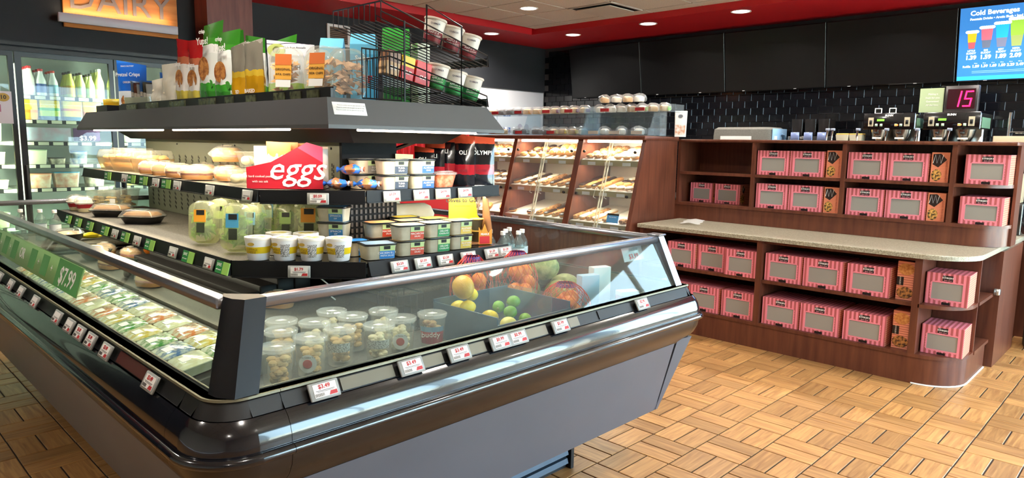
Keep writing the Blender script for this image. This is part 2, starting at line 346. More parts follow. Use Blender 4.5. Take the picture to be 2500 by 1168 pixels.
ob('sheet', MB().box(-.55, .86, 0, .012, -.6, .5, .003).mesh('sheet', mat('white_panel', '#c9cbcf', .35)), t)
ob('blue_print', MB().box(.02, .16, -.001, 0, -.10, -.03).mesh('blue_print', mat('print_blue', '#1f4f9a', .4), False), t); txt('SU', .06, white, t, (.09, -.0016, -.065), ext=.0003, bold=.002)
for x_ in (.36, .50): ob('round_print', MB().lathe([(.05, 0), (.05, .001)], 18).mesh('round_print', mat('print_lilac', '#a9a4b0', .5), False), t, (x_, -.001, -.02), (math.pi/2, 0, 0))
ob('edge_strip', MB().box(.855, .868, -.004, .012, -.6, .505).box(-.55, .868, -.004, .012, .5, .508).mesh('edge_strip', alu, False), t)

# ---- DAIRY sign with its light bar
t = thing('dairy_sign', 'backlit wood board sign reading DAIRY above the cooler', 'sign', (2.2, YD, 2.8))
ob('board', MB().box(-.475, .475, -.03, 0, -.262, .4, .003).mesh('board', wood('sign_wood', '#a2602c', '#c98545', .5, (1.2, 14, 14), 1.6)), t)
txt('DAIRY', .30, mat('sign_letter', '#7e706c', .4), t, (-.01, -.036, -.008), ext=.004)
ob('light_bar', MB().box(-.535, .44, -.13, -.085, -.235, -.16, .004).mesh('light_bar', mat('bar_grey', '#cfccd6', .45)), t)
ob('bracket', MB().box(-.4, -.37, -.085, -.03, -.22, -.18).box(.27, .30, -.085, -.03, -.22, -.18).mesh('bracket', black, False), t)
area('sign_lamp', (-.05, -.09, -.15), (0, .35, 1), .9, .03, 1.6, (1, .72, .42), parent=t)
# ================================================================ REFRIGERATED ISLAND CASE
XL, XR, YF, YK = .61, 3.05, 1.63, 5.78; RC, RR = .16, .08
isl = thing('refrigerated_island_case', 'black open refrigerated island case with glass sides, tiered shelves and canopy', 'display case', (0, 0, 0))
def thick(prof, t): return list(prof)+[(o+t, z) for o, z in reversed(prof)]
def sfront(mb, P, x0, x1): return mb.loft([[(x0, YF+o, z) for o, z in P], [(x1, YF+o, z) for o, z in P]])
def sleft(mb, P, y0, y1): return mb.loft([[(XL+o, y1, z) for o, z in P], [(XL+o, y0, z) for o, z in P]])
def sright(mb, P, y0, y1): return mb.loft([[(XR-o, y0, z) for o, z in P], [(XR-o, y1, z) for o, z in P]])
def sback(mb, P, x0, x1): return mb.loft([[(x1, YK-o, z) for o, z in P], [(x0, YK-o, z) for o, z in P]])
def scorner(mb, P, cx, cy, r, a0, n=10):
    return mb.loft([[(cx+max(r-o, .001)*math.cos(math.radians(a0+90*i/n)), cy+max(r-o, .001)*math.sin(math.radians(a0+90*i/n)), z) for o, z in P] for i in range(n+1)])
def profile(name, prof, m, t=.01, closed=False):
    P = prof if closed else thick(prof, t)
    ob(name, sfront(MB(), P, XL+.25, XR-.1).mesh(name, m), isl); ob(name, sleft(MB(), P, YF+.25, YK-RC).mesh(name, m), isl)
    ob(name, sright(MB(), P, YF+RR, YK-RC).mesh(name, m), isl); ob(name, sback(MB(), P, XL+RC, XR-RC).mesh(name, m), isl)
    mb = MB(); scorner(mb, P, XL+RC, YF+RC, RC, 180); sfront(mb, P, XL+RC, XL+.2485); sleft(mb, P, YF+RC, YF+.2485); ob(name+'_corner', mb.mesh(name, m), isl)
    mb = MB(); scorner(mb, P, XR-RR, YF+RR, RR, 270); sfront(mb, P, XR-.0985, XR-RR); ob(name+'_corner', mb.mesh(name, m), isl)
    ob(name+'_corner', scorner(MB(), P, XL+RC, YK-RC, RC, 90).mesh(name, m), isl)
    ob(name+'_corner', scorner(MB(), P, XR-RC, YK-RC, RC, 0).mesh(name, m), isl)
lowm = mat('panel_dark_satin', '#5e6673', .36, metal=.3, spec=.8, noise=(3, '#676f7d', .4)); rollm = mat('bumper_lower_roll', '#1b1715', .3, coat=.3)
bump = mat('bumper_black_gloss', '#101117', .16, coat=.6); brass = mat('ledge_tan_metal', '#6d6650', .4, metal=.4)
panel = [(.16, .30), (.066, .66)]
P = thick(panel, .012)
ob('lower_panel', sfront(MB(), P, XL+.16, XR-.18).mesh('lower_panel', lowm, False), isl); ob('lower_panel', sleft(MB(), P, YF+.16, YK-.16).mesh('lower_panel', lowm, False), isl)
ob('lower_panel', sback(MB(), P, XL+.16, XR-.16).mesh('lower_panel', lowm, False), isl)
def endpanel():
    mb = MB(); a = [(XR-.16-.018, YF+.16, .30), (XR-.066, YF+.066, .66), (XR-.066, YK-.066, .66), (XR-.16, YK-.16, .30)]
    return mb.add(a+[(x-.012, y, z) for x, y, z in a], [(0, 1, 2, 3), (7, 6, 5, 4), (0, 4, 5, 1), (1, 5, 6, 2), (2, 6, 7, 3), (3, 7, 4, 0)]).mesh('end_panel', lowm, False)
ob('end_panel', endpanel(), isl)
ob('panel_corner_strip', MB().add([(XR-.175, YF+.158, .30), (XR-.158, YF+.158, .30), (XR-.05, YF+.05, .675), (XR-.16, YF+.062, .675), (XR-.175, YF+.175, .30), (XR-.158, YF+.175, .30), (XR-.05, YF+.075, .675), (XR-.16, YF+.075, .675)],
   [(0, 1, 2, 3), (7, 6, 5, 4), (0, 3, 7, 4), (1, 5, 6, 2), (0, 4, 5, 1), (3, 2, 6, 7)]).mesh('panel_corner_strip', lowm, False), isl)
profile('lower_roll', [(.07, .655), (.055, .68), (.032, .705), (.015, .738), (.009, .772)], rollm)
profile('bumper_bead', [(.004+.015*math.cos(math.radians(a)), .787+.015*math.sin(math.radians(a))) for a in range(0, 360, 36)], bump, closed=True)
profile('bumper', [(.010, .800), (.011, .826), (.018, .850), (.030, .870), (.044, .884)], bump)
profile('price_channel', [(.044, .884), (.050, .882), (.072, .922), (.068, .928)], black, .006)
profile('top_ledge', [(.066, .928), (.068, .934), (.112, .934), (.114, .80)], brass, .006)
ob('base', MB().box(XL+.43, XR-.47, YF+.46, YK-.43, 0, .32).mesh('base', mat('kick_dark', '#101216', .6), False), isl)
ob('belly', MB().box(XL+.19, XR-.2, YF+.19, YK-.19, .31, .33).mesh('belly', black, False), isl)
slm = mat('kick_grille_slat', '#3a4654', .3, metal=.5)
for k in range(6): ob('grille_slat', MB().xprism([(YF+.438, .03+k*.045), (YF+.445, .055+k*.045), (YF+.459, .06+k*.045), (YF+.459, .03+k*.045)], XL+.6, XR-.50).mesh('grille_slat', slm, False), isl)
ob('grille_post', MB().box(XR-.49, XR-.468, YF+.43, YF+.47, 0, .31).mesh('grille_post', black, False), isl)
# well floor and decks
deckm = mat('deck_beige_mesh', '#6f685a', .65, noise=(160, '#4c463c', .2)); wellm = mat('well_floor', '#5c5a55', .5, noise=(90, '#3f3e3b', .25))
ob('well_floor', MB().box(XL+.115, XR-.115, YF+.115, YK-.115, .76, .78).mesh('well_floor', wellm, False), isl)
ob('deck', MB().box(1.10, 1.79, 2.50, 4.95, .845, .87, .004).mesh('deck', deckm), isl); ob('deck', MB().box(.84, 1.79, 4.955, 5.55, .905, .93, .004).mesh('deck', deckm), isl)
ob('deck', MB().box(1.80, 2.80, 2.50, 5.55, .905, .93, .004).mesh('deck', deckm), isl)
ob('deck_riser', MB().xprism([(0, 0)], 0, 0) if 0 else MB().box(1.102, 1.108, 2.51, 4.94, .78, .845).box(1.108, 1.80, 2.502, 2.51, .78, .845).box(1.80, 2.79, 2.502, 2.51, .78, .905).mesh('deck_riser', mat('riser_dark', '#1b1a19', .5), False), isl)
mb = MB()
for k in range(190):
    y = 1.90+k*.018; mb.add([(.735, y, .815), (.80, y+.02, .815), (.80, y+.028, .815), (.735, y+.008, .815), (.735, y, .83), (.80, y+.02, .83), (.80, y+.028, .83), (.735, y+.008, .83)], [(4, 5, 6, 7), (0, 1, 5, 4), (2, 3, 7, 6), (1, 2, 6, 5), (3, 0, 4, 7)])
o = ob('air_grille', mb.mesh('air_grille', mat('grille_tan', '#5c5846', .45), False), isl); o['kind'] = 'stuff'
ob('grille_frame', MB().box(.725, .735, 1.9, 4.94, .78, .838).box(.80, .812, 1.9, 4.94, .78, .838).mesh('grille_frame', brass, False), isl)
ob('display_ramp', MB().yprism([(.815, .782), (1.098, .782), (1.098, .855), (.815, .80)], 2.26, 4.94).mesh('display_ramp', mat('ramp_grey', '#4a4b46', .5), False), isl)
rib = mat('riser_black', '#17110f', .55)
for k in range(5): ob('riser_step', MB().box(1.24+k*.085, 1.323+k*.085, 2.95, 4.35, .872, .90+k*.022, .004).mesh('riser_step', rib), isl)
# glass sides, rails, posts
railm = mat('rail_aluminium', '#8f929a', .25, metal=.8)
def pane(pts, t):
    return MB().add([*pts]+[tuple(Vector(p)+Vector(t)) for p in pts], [(0, 1, 2, 3), (7, 6, 5, 4), (0, 4, 5, 1), (1, 5, 6, 2), (2, 6, 7, 3), (3, 7, 4, 0)]).mesh('glass_pane', glass, False)
ob('glass_pane', pane([(.80, YF+.10, .935), (2.90, YF+.10, .935), (2.865, YF+.185, 1.145), (.86, YF+.185, 1.145)], (0, .006, 0)), isl)
ob('glass_pane', pane([(XL+.10, 1.80, .935), (XL+.17, 1.87, 1.145), (XL+.17, 5.6, 1.145), (XL+.10, 5.65, .935)], (.006, 0, 0)), isl)
ob('glass_pane', pane([(2.935, 1.76, .935), (2.935, 5.6, .935), (2.88, 5.55, 1.145), (2.88, 1.84, 1.145)], (-.006, 0, 0)), isl)
ob('glass_pane', pane([(.8, YK-.11, .935), (.86, YK-.18, 1.145), (2.85, YK-.18, 1.145), (2.9, YK-.11, .935)], (0, -.006, 0)), isl)
ob('top_rail', MB().box(.80, 2.90, YF+.17, YF+.205, 1.138, 1.17, .004).mesh('top_rail', railm), isl)
ob('top_rail', MB().box(XL+.155, XL+.19, 1.86, 5.6, 1.138, 1.17, .004).mesh('top_rail', railm), isl)
ob('top_rail', MB().box(2.862, 2.897, 1.835, 5.6, 1.138, 1.17, .004).mesh('top_rail', railm), isl)
ob('top_rail', MB().box(XL+.19, 2.862, YK-.20, YK-.165, 1.138, 1.17, .004).mesh('top_rail', railm), isl)
def post(b, t, z0, z1): return MB().loft([[(x, y, z0) for x, y in b], [(x, y, z1) for x, y in t]])
ob('corner_post', post([(.702, 1.785), (.706, 1.745), (.735, 1.70), (.80, 1.70), (.80, 1.745), (.73, 1.82)], [(.785, 1.865), (.79, 1.82), (.81, 1.785), (.872, 1.785), (.872, 1.83), (.80, 1.90)], .936, 1.172).mesh('corner_post', mat('post_black', '#0b0c11', .4, spec=.3)), isl)
ob('end_post', post([(2.895, 1.715), (2.945, 1.715), (2.945, 1.755), (2.895, 1.755)], [(2.85, 1.80), (2.895, 1.80), (2.895, 1.84), (2.85, 1.84)], .93, 1.171).mesh('end_post', railm), isl)
ob('rail_cap', MB().box(2.84, 2.905, 1.79, 1.86, 1.17, 1.178, .003).mesh('rail_cap', railm), isl)
# centre gondola
gpan = mat('gondola_panel', '#6d715f', .55); gdark = mat('gondola_dark', '#0a0a0b', .7, spec=.2)
GX0, GX1, GY0, GY1 = 1.80, 2.10, 2.88, 5.5
ob('back_panel', MB().box(GX0, GX0+.02, GY0, 4.10, .93, 1.60).mesh('back_panel', gpan, False), isl); ob('back_panel', MB().box(GX0, GX0+.02, 4.104, GY1, .93, 1.60).mesh('back_panel', gpan, False), isl)
ob('end_column', MB().box(GX0-.012, GX1, GY0-.02, GY0, .93, 1.62).box(GX1-.02, GX1, GY0, GY1, .93, 1.62).mesh('end_column', gdark, False), isl)
mb = MB()
for k in range(24):
    y = 2.95+k*.106
    for z in [1.40+.022*i for i in range(4)]+[1.12+.03*i for i in range(7)]: mb.box(GX0-.002, GX0, y, y+.006, z, z+.015).box(GX0-.002, GX0, y+.014, y+.02, z+.008, z+.023)
o = ob('slots', mb.mesh('slots', black, False), isl); o['kind'] = 'stuff'
mb = MB()
for k in range(10):
    for z in [1.13+.03*i for i in range(7)]+[.95+.02*i for i in range(5)]: mb.box(1.83+k*.026, 1.842+k*.026, GY0-.024, GY0-.02, z, z+.02)
o = ob('vent_holes', mb.mesh('vent_holes', mat('hole_brown', '#4a4038', .6), False), isl); o['kind'] = 'stuff'
for y in (2.97, 3.6, 4.02, 4.18, 4.9): ob('bolt', cm('bolt', lambda: MB().lathe([(.006, 0), (.006, .004), (.003, .006)], 8).mesh('bolt', black)), isl, (GX0, y, 1.56), (0, -math.pi/2, 0))
shm = mat('shelf_dark', '#2a2622', .5); shtop = mat('shelf_mesh_mat', '#736d62', .7, noise=(150, '#4c473f', .2))
def shelf(poly, z, m=shtop): ob('shelf', MB().prism(poly, z-.018, z).mesh('shelf', m, False), isl)
shelf([(1.24, 5.62), (1.24, 4.30), (GX0, 4.30), (GX0, 5.62)], 1.09); shelf([(1.24, 4.296), (1.24, 2.84), (GX0, 2.84), (GX0, 4.296)], 1.09)
shelf([(1.24, 2.836), (1.632, 2.44), (GX0, 2.44), (GX0, 2.836)], 1.09, gloss); shelf([(1.804, 2.44), (2.47, 2.44), (2.47, 2.855), (1.804, 2.855)], 1.09, gloss); shelf([(2.104, 2.86), (2.47, 2.86), (2.47, 5.6), (2.104, 5.6)], 1.09)
shelf([(1.40, 5.52), (1.40, 4.30), (GX0, 4.30), (GX0, 5.52)], 1.376); shelf([(1.40, 4.296), (1.40, 2.90), (GX0, 2.90), (GX0, 4.296)], 1.376)
shelf([(1.40, 2.896), (1.74, 2.60), (GX0, 2.60), (GX0, 2.896)], 1.376, gloss); shelf([(1.804, 2.60), (2.56, 2.60), (2.56, 2.855), (1.804, 2.855)], 1.376, gloss); shelf([(2.104, 2.86), (2.56, 2.86), (2.56, 5.5), (2.104, 5.5)], 1.376)
lipm = mat('shelf_lip_black', '#0b0c10', .5, spec=.25)
def lip(a, b, z, h=.055, out=.012, m=lipm):
    """label channel along a shelf edge from a to b (outside on the right of a->b)"""
    a = Vector((*a, 0)); b = Vector((*b, 0)); d = (b-a).normalized(); n_ = Vector((d.y, -d.x, 0)); mb = MB(); R = []
    for q in (a, b):
        R.append([tuple(q+n_*o+Vector((0, 0, z+dz))) for o, dz in ((0, .006), (.006, .006), (out+.004, -h+.004), (out+.012, -h+.004), (out+.012, -h), (0, -h))])
    mb.loft(R); ob('shelf_lip', mb.mesh('shelf_lip', m, False), isl)
lip((1.24, 5.62), (1.24, 4.30), 1.09, .058, .02); lip((1.24, 4.296), (1.24, 2.84), 1.09, .058, .02); lip((1.24, 2.836), (1.632, 2.44), 1.09, .065, .004); lip((1.64, 2.44), (2.47, 2.44), 1.09, .055, .022)
lip((1.40, 5.52), (1.40, 4.30), 1.376, .05); lip((1.40, 4.296), (1.40, 2.90), 1.376, .05); lip((1.40, 2.896), (1.74, 2.60), 1.376, .055, .003); lip((1.745, 2.60), (2.56, 2.60), 1.376, .05, .003)
for x in (1.27, 1.5): pass
ob('hanging_cord', MB().tube([(1.5, 2.60, 1.03), (1.53, 2.55, .99), (1.52, 2.53, .95), (1.55, 2.55, .93)], .003).mesh('hanging_cord', white), isl)
# canopy hood
hood = mat('canopy_grey', '#4a4a4c', .5); hoodl = hood
b4 = [(1.42, 2.36), (2.36, 2.36), (2.36, 5.72), (1.42, 5.72)]; t4 = [(1.44, 2.40), (2.28, 2.40), (2.28, 5.55), (1.44, 5.55)]
mb = MB().loft([[(x, y, 1.645) for x, y in b4], [(x, y, 1.66) for x, y in b4], [(x, y, 1.764) for x, y in t4]], cap=(0, 1))
ob('canopy', mb.mesh('canopy', hood, False), isl)
ob('canopy_underside', MB().box(1.425, 2.355, 2.365, 5.715, 1.648, 1.652).mesh('canopy_underside', black, False), isl)
ob('light_housing', MB().loft([[(1.70, 2.62, 1.59), (2.20, 2.62, 1.59), (2.20, 5.5, 1.59), (1.70, 5.5, 1.59)], [(1.62, 2.54, 1.648), (2.28, 2.54, 1.648), (2.28, 5.55, 1.648), (1.62, 5.55, 1.648)]]).mesh('light_housing', gdark, False), isl)
ob('canopy_arm', MB().loft([[(2.08, 2.9, 1.55), (2.12, 2.9, 1.55), (2.12, 2.94, 1.55), (2.08, 2.94, 1.55)], [(2.26, 2.7, 1.65), (2.30, 2.7, 1.65), (2.30, 2.74, 1.65), (2.26, 2.74, 1.65)]]).mesh('canopy_arm', mat('arm_brown', '#5a4a3c', .5)), isl)
tubem = mat('canopy_lamp_tube', '#ffe9d2', .4, emit=10)
def lamptube(x0, y0, x1, y1, z, p, col=(1, .9, .72)):
    d = Vector((x1-x0, y1-y0, 0)); L_ = d.length; ob('lamp_tube', MB().tube([(x0, y0, z), (x1, y1, z)], .005, 8).mesh('lamp_tube', tubem), isl)
    o = area('tube_lamp', ((x0+x1)/2, (y0+y1)/2, z-.012), (0, 0, -1), L_, .03, p, col, parent=isl); o.rotation_euler = (0, 0, math.atan2(d.y, d.x))
lamptube(1.47, 2.75, 1.47, 4.05, 1.6425, 8, (1, .84, .58)); lamptube(1.47, 4.2, 1.47, 5.5, 1.6425, 8, (1, .84, .58)); lamptube(1.6, 2.44, 2.25, 2.44, 1.6425, 6, (1, .92, .8))
lamptube(1.43, 2.95, 1.43, 5.4, 1.348, 3.2, (1, .92, .66)); lamptube(1.82, 2.625, 2.5, 2.625, 1.348, 3, (1, .93, .8)); lamptube(1.27, 2.9, 1.27, 5.4, 1.060, 1.6, (.95, 1, .72))
ob('notice_sticker', MB().box(0, .15, -.002, 0, -.026, .026, .0008).mesh('notice_sticker', white), isl, (1.455, 2.385, 1.722), (math.radians(-21), 0, 0), 'white notice sticker with small print')
for k in range(4): txt('Please be careful with the glass and ask for help', .0065, mat('grey_print', '#8a8a88', .6), isl, (1.53, 2.378+.0034*k-.004, 1.735-k*.009), 'notice_line', rot=(math.radians(69), 0, 0), ext=.0002)
# channel on the canopy top
ob('top_channel', MB().box(1.487, 1.502, 2.45, 5.0, 1.764, 1.803).box(1.50, 1.507, 2.45, 5.0, 1.764, 1.81).mesh('top_channel', black, False), isl)
chip = mat('channel_insert', '#5f6146', .25, noise=(40, '#2c2d22', .2))
for y, w in ((4.01, .22), (3.62, .2), (3.36, .09), (3.13, .1), (2.86, .1), (2.72, .09), (2.58, .09), (4.4, .2), (4.75, .18)):
    ob('channel_insert', MB().box(1.482, 1.487, y-w/2, y+w/2, 1.769, 1.8).mesh('channel_insert', chip, False), isl)
ins = mat('channel_grey_insert', '#77756a', .3, metal=.5)
for x0, x1 in ((1.04, 1.225), (1.335, 1.42), (1.535, 1.61), (1.82, 1.93), (2.06, 2.12), (2.25, 2.48)): ob('channel_insert', MB().xprism([(YF+.049, .889), (YF+.053, .887), (YF+.071, .919), (YF+.067, .921)], x0, x1).mesh('channel_insert', ins if x0 < 2.2 else black, False), isl)
ob('channel_insert', MB().yprism([(XL+.067, .921), (XL+.071, .919), (XL+.053, .887), (XL+.049, .889)], 2.13, 2.40).mesh('channel_insert', mat('insert_maroon', '#4a1c18', .4), False), isl)
# ---------------------------------------------------------------- price tags
tagm = mat('tag_grey', '#8f9290', .4); tface = mat('tag_face', '#e6e3df', .5); tred = mat('tag_red', '#b0262c', .5); tdk = mat('tag_print', '#55504e', .6)
def price_tag(loc, rz, tilt, price, label, grp='electronic shelf tags', cat='price tag', clipped=False):
    t = thing('price_tag', label, cat, loc, rz, grp, rx=tilt)
    ob('frame', cm('tagf', lambda: MB().box(-.0465, .0465, -.008, 0, -.025, .025, .002).mesh('frame', tagm)), t)
    ob('face', cm('tagc', lambda: MB().box(-.034, .037, -.0092, -.008, -.018, .019).mesh('face', tface, False)), t)
    ob('red_patch', cm('tagp', lambda: MB().add([(.01, -.0096, -.017), (.036, -.0096, -.017), (.036, -.0096, -.006), (.016, -.0096, -.006)], [(0, 1, 2, 3)]).mesh('red_patch', tred, False)), t)
    ob('barcode', cm('tagb', lambda: (lambda b: [b.box(-.032+.0026*i, -.0308+.0026*i, -.0097, -.0092, -.016, -.007) for i in range(11)] and b)(MB()).mesh('barcode', tdk, False)), t)
    if price: txt(price, .0165, tred, t, (0, -.0098, .0105), 'price', bold=.0004, ext=.0003)
    ob('small_print', cm('tags', lambda: MB().box(-.028, .03, -.0096, -.0092, -.001, .0005).box(-.024, .026, -.0096, -.0092, -.004, -.0028).mesh('small_print', tdk, False)), t)
    return t
FT = [(.977, '$3.49', 'next to the corner post'), (1.281, '$3.49', 'second from the corner post'), (1.479, '$3.49', 'third from the corner post'), (1.669, '$0.99', 'touching pair, by the cookie cups'),
      (1.758, '$0.99', 'touching pair, by the limes'), (1.994, '$5.99', 'alone below the bagged oranges'), (2.547, '$2.95', 'near the far end of the glass')]
for x, pz, w in FT: price_tag((x, YF+.048, .905), 0, -29, pz, f'grey {pz} price tag on the front bumper, {w}')
for k, y in enumerate((2.072, 2.48, 2.65, 2.782, 2.913, 3.083, 3.442, 3.704, 3.913, 4.162)):
    price_tag((XL+.048, y, .902), -90, -29, '$3.49' if k < 4 else None, f'small price tag on the long side bumper, {ORD[k]} from the corner post', 'tags on the long side bumper')
for k, (x, pz) in enumerate(((1.785, '$3.59'), (1.913, '$3.59'), (2.043, '$3.59'), (2.185, '$3.59'), (2.338, '$1.29'), (2.431, '$1.29'))):
    price_tag((x, 2.415, 1.062), 0, -18, pz, f'{pz} tag on lower salad tub shelf, {ORD[k]} from the shelf corner', 'tags on the lower end shelf')
for k, (x, pz) in enumerate(((1.872, '$3.59'), (2.041, '$4.99'), (2.173, '$4.99'), (2.316, '$4.99'))):
    price_tag((x, 2.589, 1.35), 0, -6, pz, f'{pz} tag on upper end shelf, {ORD[k]} from the shelf corner', 'tags on the upper end shelf')
price_tag((1.425, 2.618, 1.055), -45, -4, '$1.79', '$1.79 tag on the angled lip below the cottage cheese')
price_tag((1.572, 2.708, 1.346), -45, -4, '$0.59', '$0.59 tag on the angled lip below the blue candy bags')
for k, y in enumerate((2.98, 3.38, 3.79, 4.1, 4.62)):
    price_tag((1.385, y, 1.35), -90, -8, None, f'grey tag on the long upper shelf lip, {ORD[k]} from the angled corner', 'tags on the long upper shelf')
for k, y in enumerate((3.01, 3.42, 3.918, 4.281)):
    price_tag((1.216, y, 1.06), -90, -16, None, f'grey tag on the long lower shelf lip, {ORD[k]} from the angled corner', 'tags on the long lower shelf')
pg, pg2 = mat('promo_green', '#1e7a3c', .5), mat('promo_lime', '#8fbf5a', .5)
def promo(loc, tilt, label, grp):
    t = thing('promo_card', label, 'shelf card', loc, -90, grp, rx=tilt)
    ob('card', cm('promo', lambda: MB().box(-.065, 0, -.003, 0, -.026, .026).mesh('card', pg, False)), t); ob('card_half', cm('promo2', lambda: MB().box(0, .06, -.003, 0, -.026, .026).mesh('card_half', pg2, False)), t)
    txt('SAVE', .02, white, t, (-.033, -.0036, .01), ext=.0002); txt('with rewards', .009, white, t, (-.033, -.0036, -.01), ext=.0002)
for k, y in enumerate((2.875, 3.242, 3.735, 4.11, 4.464, 4.757, 5.0, 5.23)): promo((1.216, y, 1.06), -16, f'green promo card on the long lower shelf lip, {ORD[k]} from the angled corner', 'promo cards on the lower lip')
for k, y in enumerate((3.95, 4.3, 4.5, 4.95)): promo((1.385, y, 1.35), -8, f'green promo card on the long upper shelf lip, {ORD[k]} from the angled corner', 'promo cards on the upper lip')
# green meal-deal sign on the long glass side
t = thing('meal_deal_sign', 'long pale green meal deal sign reading OR $7.99 on the side glass', 'sign', (XL+.125, 3.9, 1.03), -90, rx=-18)
ob('sheet', MB().box(-.85, .85, -.003, 0, -.06, .06, .001).mesh('sheet', mat('sign_palegreen', '#86b070', .4)), t)
for x in (-.72, -.5, -.3, .08, .3): ob('panel_print', MB().box(x-.055, x+.055, -.0036, -.003, -.045, .045).mesh('panel_print', mat('sign_green', '#4f9a4c', .4), False), t)
for x in (-.62, -.4, .19, .42): txt('+', .05, white, t, (x, -.004, 0), ext=.0003)
txt('OR', .07, white, t, (-.13, -.004, 0), ext=.0003, bold=.001); ob('price_print', MB().box(.5, .84, -.0036, -.003, -.058, .058).mesh('price_print', mat('sign_green', '#4f9a4c', .4), False), t); txt('$7.99', .10, white, t, (.67, -.0042, -.008), ext=.0003, bold=.001)
# ================================================================ BAKERY BOX COUNTER
quartz = mat('quartz_top', '#b9b3a0', .3, noise=(120, '#8d8672', .12))
def arc(cx, cy, r, a0, a1, n=8): return [(cx+r*math.cos(math.radians(a0+(a1-a0)*i/n)), cy+r*math.sin(math.radians(a0+(a1-a0)*i/n))) for i in range(n+1)]
FX = 5.24
bc = thing('bakery_counter', 'cherry wood lower counter with open shelves and rounded end', 'cabinet', (0, 0, 0))
out = [(FX, 3.50)]+arc(FX+.28, 1.25, .28, 180, 270)+[(5.62, .97), (5.62, 1.0), (5.9, 1.0), (5.9, 3.50)]
ins = lambda d: [(FX+d, 3.50)]+arc(FX+.28, 1.25, .28-d, 180, 270)+[(6.04, .97+d), (6.04, 1.2), (5.9, 3.50)]
ob('plinth', MB().prism(ins(.008), 0, .186).mesh('plinth', cherry), bc)
ob('bottom_shelf', MB().prism(out, .186, .21).mesh('bottom_shelf', cherry), bc)
for a, b in ((2.405, 3.47), (1.29, 2.36)): ob('middle_shelf', MB().box(FX+.015, 5.88, a, b, .535, .56).mesh('middle_shelf', cherry), bc)
ob('middle_shelf', MB().prism([(FX, 1.24)]+arc(FX+.28, 1.25, .28, 180, 270)+[(5.6, .97), (5.6, 1.24)], .535, .56).mesh('middle_shelf', cherry), bc)
for y in (2.36, 1.243): ob('divider', MB().box(FX, 5.88, y, y+.046, .21, .872).mesh('divider', cherry), bc)
ob('end_panel', MB().box(FX, 5.9, 3.47, 3.50, .21, .872).mesh('end_panel', cherry), bc)
ob('back_board', MB().box(5.88, 5.9, 1.245, 3.47, .21, .872).mesh('back_board', cherrydk), bc)
ob('top_board', MB().box(FX+.03, 5.88, 1.29, 3.47, .848, .872).mesh('top_board', cherry), bc)
ob('curved_fin', MB().box(5.60, 5.62, .972, 1.24, .21, .872).mesh('curved_fin', cherry), bc)
for z in (.535, .1865): ob('side_bay_shelf', MB().box(5.62, 6.08, .965, 1.24, z, z+.024).mesh('side_bay_shelf', cherry), bc)
ob('side_bay_back', MB().box(5.62, 6.1, 1.24, 1.26, 0, .872).mesh('side_bay_back', cherrydk), bc)
ob('side_panel', MB().box(6.09, 6.87, .93, .955, 0, .872).box(6.09, 6.12, .955, 1.24, 0, .872).mesh('side_panel', cherry), bc)
ob('panel_post', MB().lathe([(.025, 0), (.025, .872)], 12, (6.87, .955, 0)).mesh('panel_post', cherry), bc)
ob('latch', MB().box(6.055, 6.10, .925, .965, .55, .595, .006).mesh('latch', alu), bc)
ob('caulk_line', MB().tube([(FX+.004, 1.25, .004)]+[(x, y, .004) for x, y in arc(FX+.28, 1.25, .277, 190, 270)]+[(6.04, .973, .004)], .006).mesh('caulk_line', white), bc)
ct = [(5.22, 3.52)]+arc(5.52, 1.25, .3, 180, 270, 12)+[(7.2, .945), (7.2, 1.7), (6.35, 1.7), (6.35, 3.52)]
o = ob('countertop', MB().loft([[(x, y, .872) for x, y in ct], [(x, y, .9) for x, y in ct], [(x+(.004 if x < 5.6 else 0), y+(.003 if y < 1.3 else 0), .905) for x, y in ct]]).mesh('countertop', quartz))
tag(o, 'speckled cream stone countertop with a rounded corner', 'countertop')
UX = 5.92
ub = thing('bakery_shelf_unit', 'cherry wood upper shelf unit standing on the stone countertop', 'shelf unit', (0, 0, 0))
uo = lambda d: [(UX+d, 3.56)]+arc(UX+.24, 1.15, .24-d, 180, 270)+[(6.33, .91+d), (6.33, 3.56)]
ob('kick', MB().prism(uo(.012), .906, 1.04).mesh('kick', cherry), ub)
for z in (1.04, 1.332): ob('shelf', MB().prism(uo(0) if z < 1.2 else uo(.01), z, z+.025).mesh('shelf', cherry), ub)
ob('top', MB().box(UX-.004, 6.34, .895, 3.565, 1.636, 1.662, .003).mesh('top', cherry), ub)
for y in (2.79, 2.025, 1.255): ob('divider', MB().box(UX+.002, 6.3, y, y+.03, 1.065, 1.636).mesh('divider', cherry), ub)
ob('side', MB().box(UX+.002, 6.32, 3.535, 3.562, 1.065, 1.636).mesh('side', cherry), ub); ob('side', MB().box(6.14, 6.33, .905, .925, .906, 1.636).mesh('side', cherry), ub)
ob('back', MB().box(6.30, 6.33, .925, 3.535, 1.065, 1.636).mesh('back', cherrydk), ub)
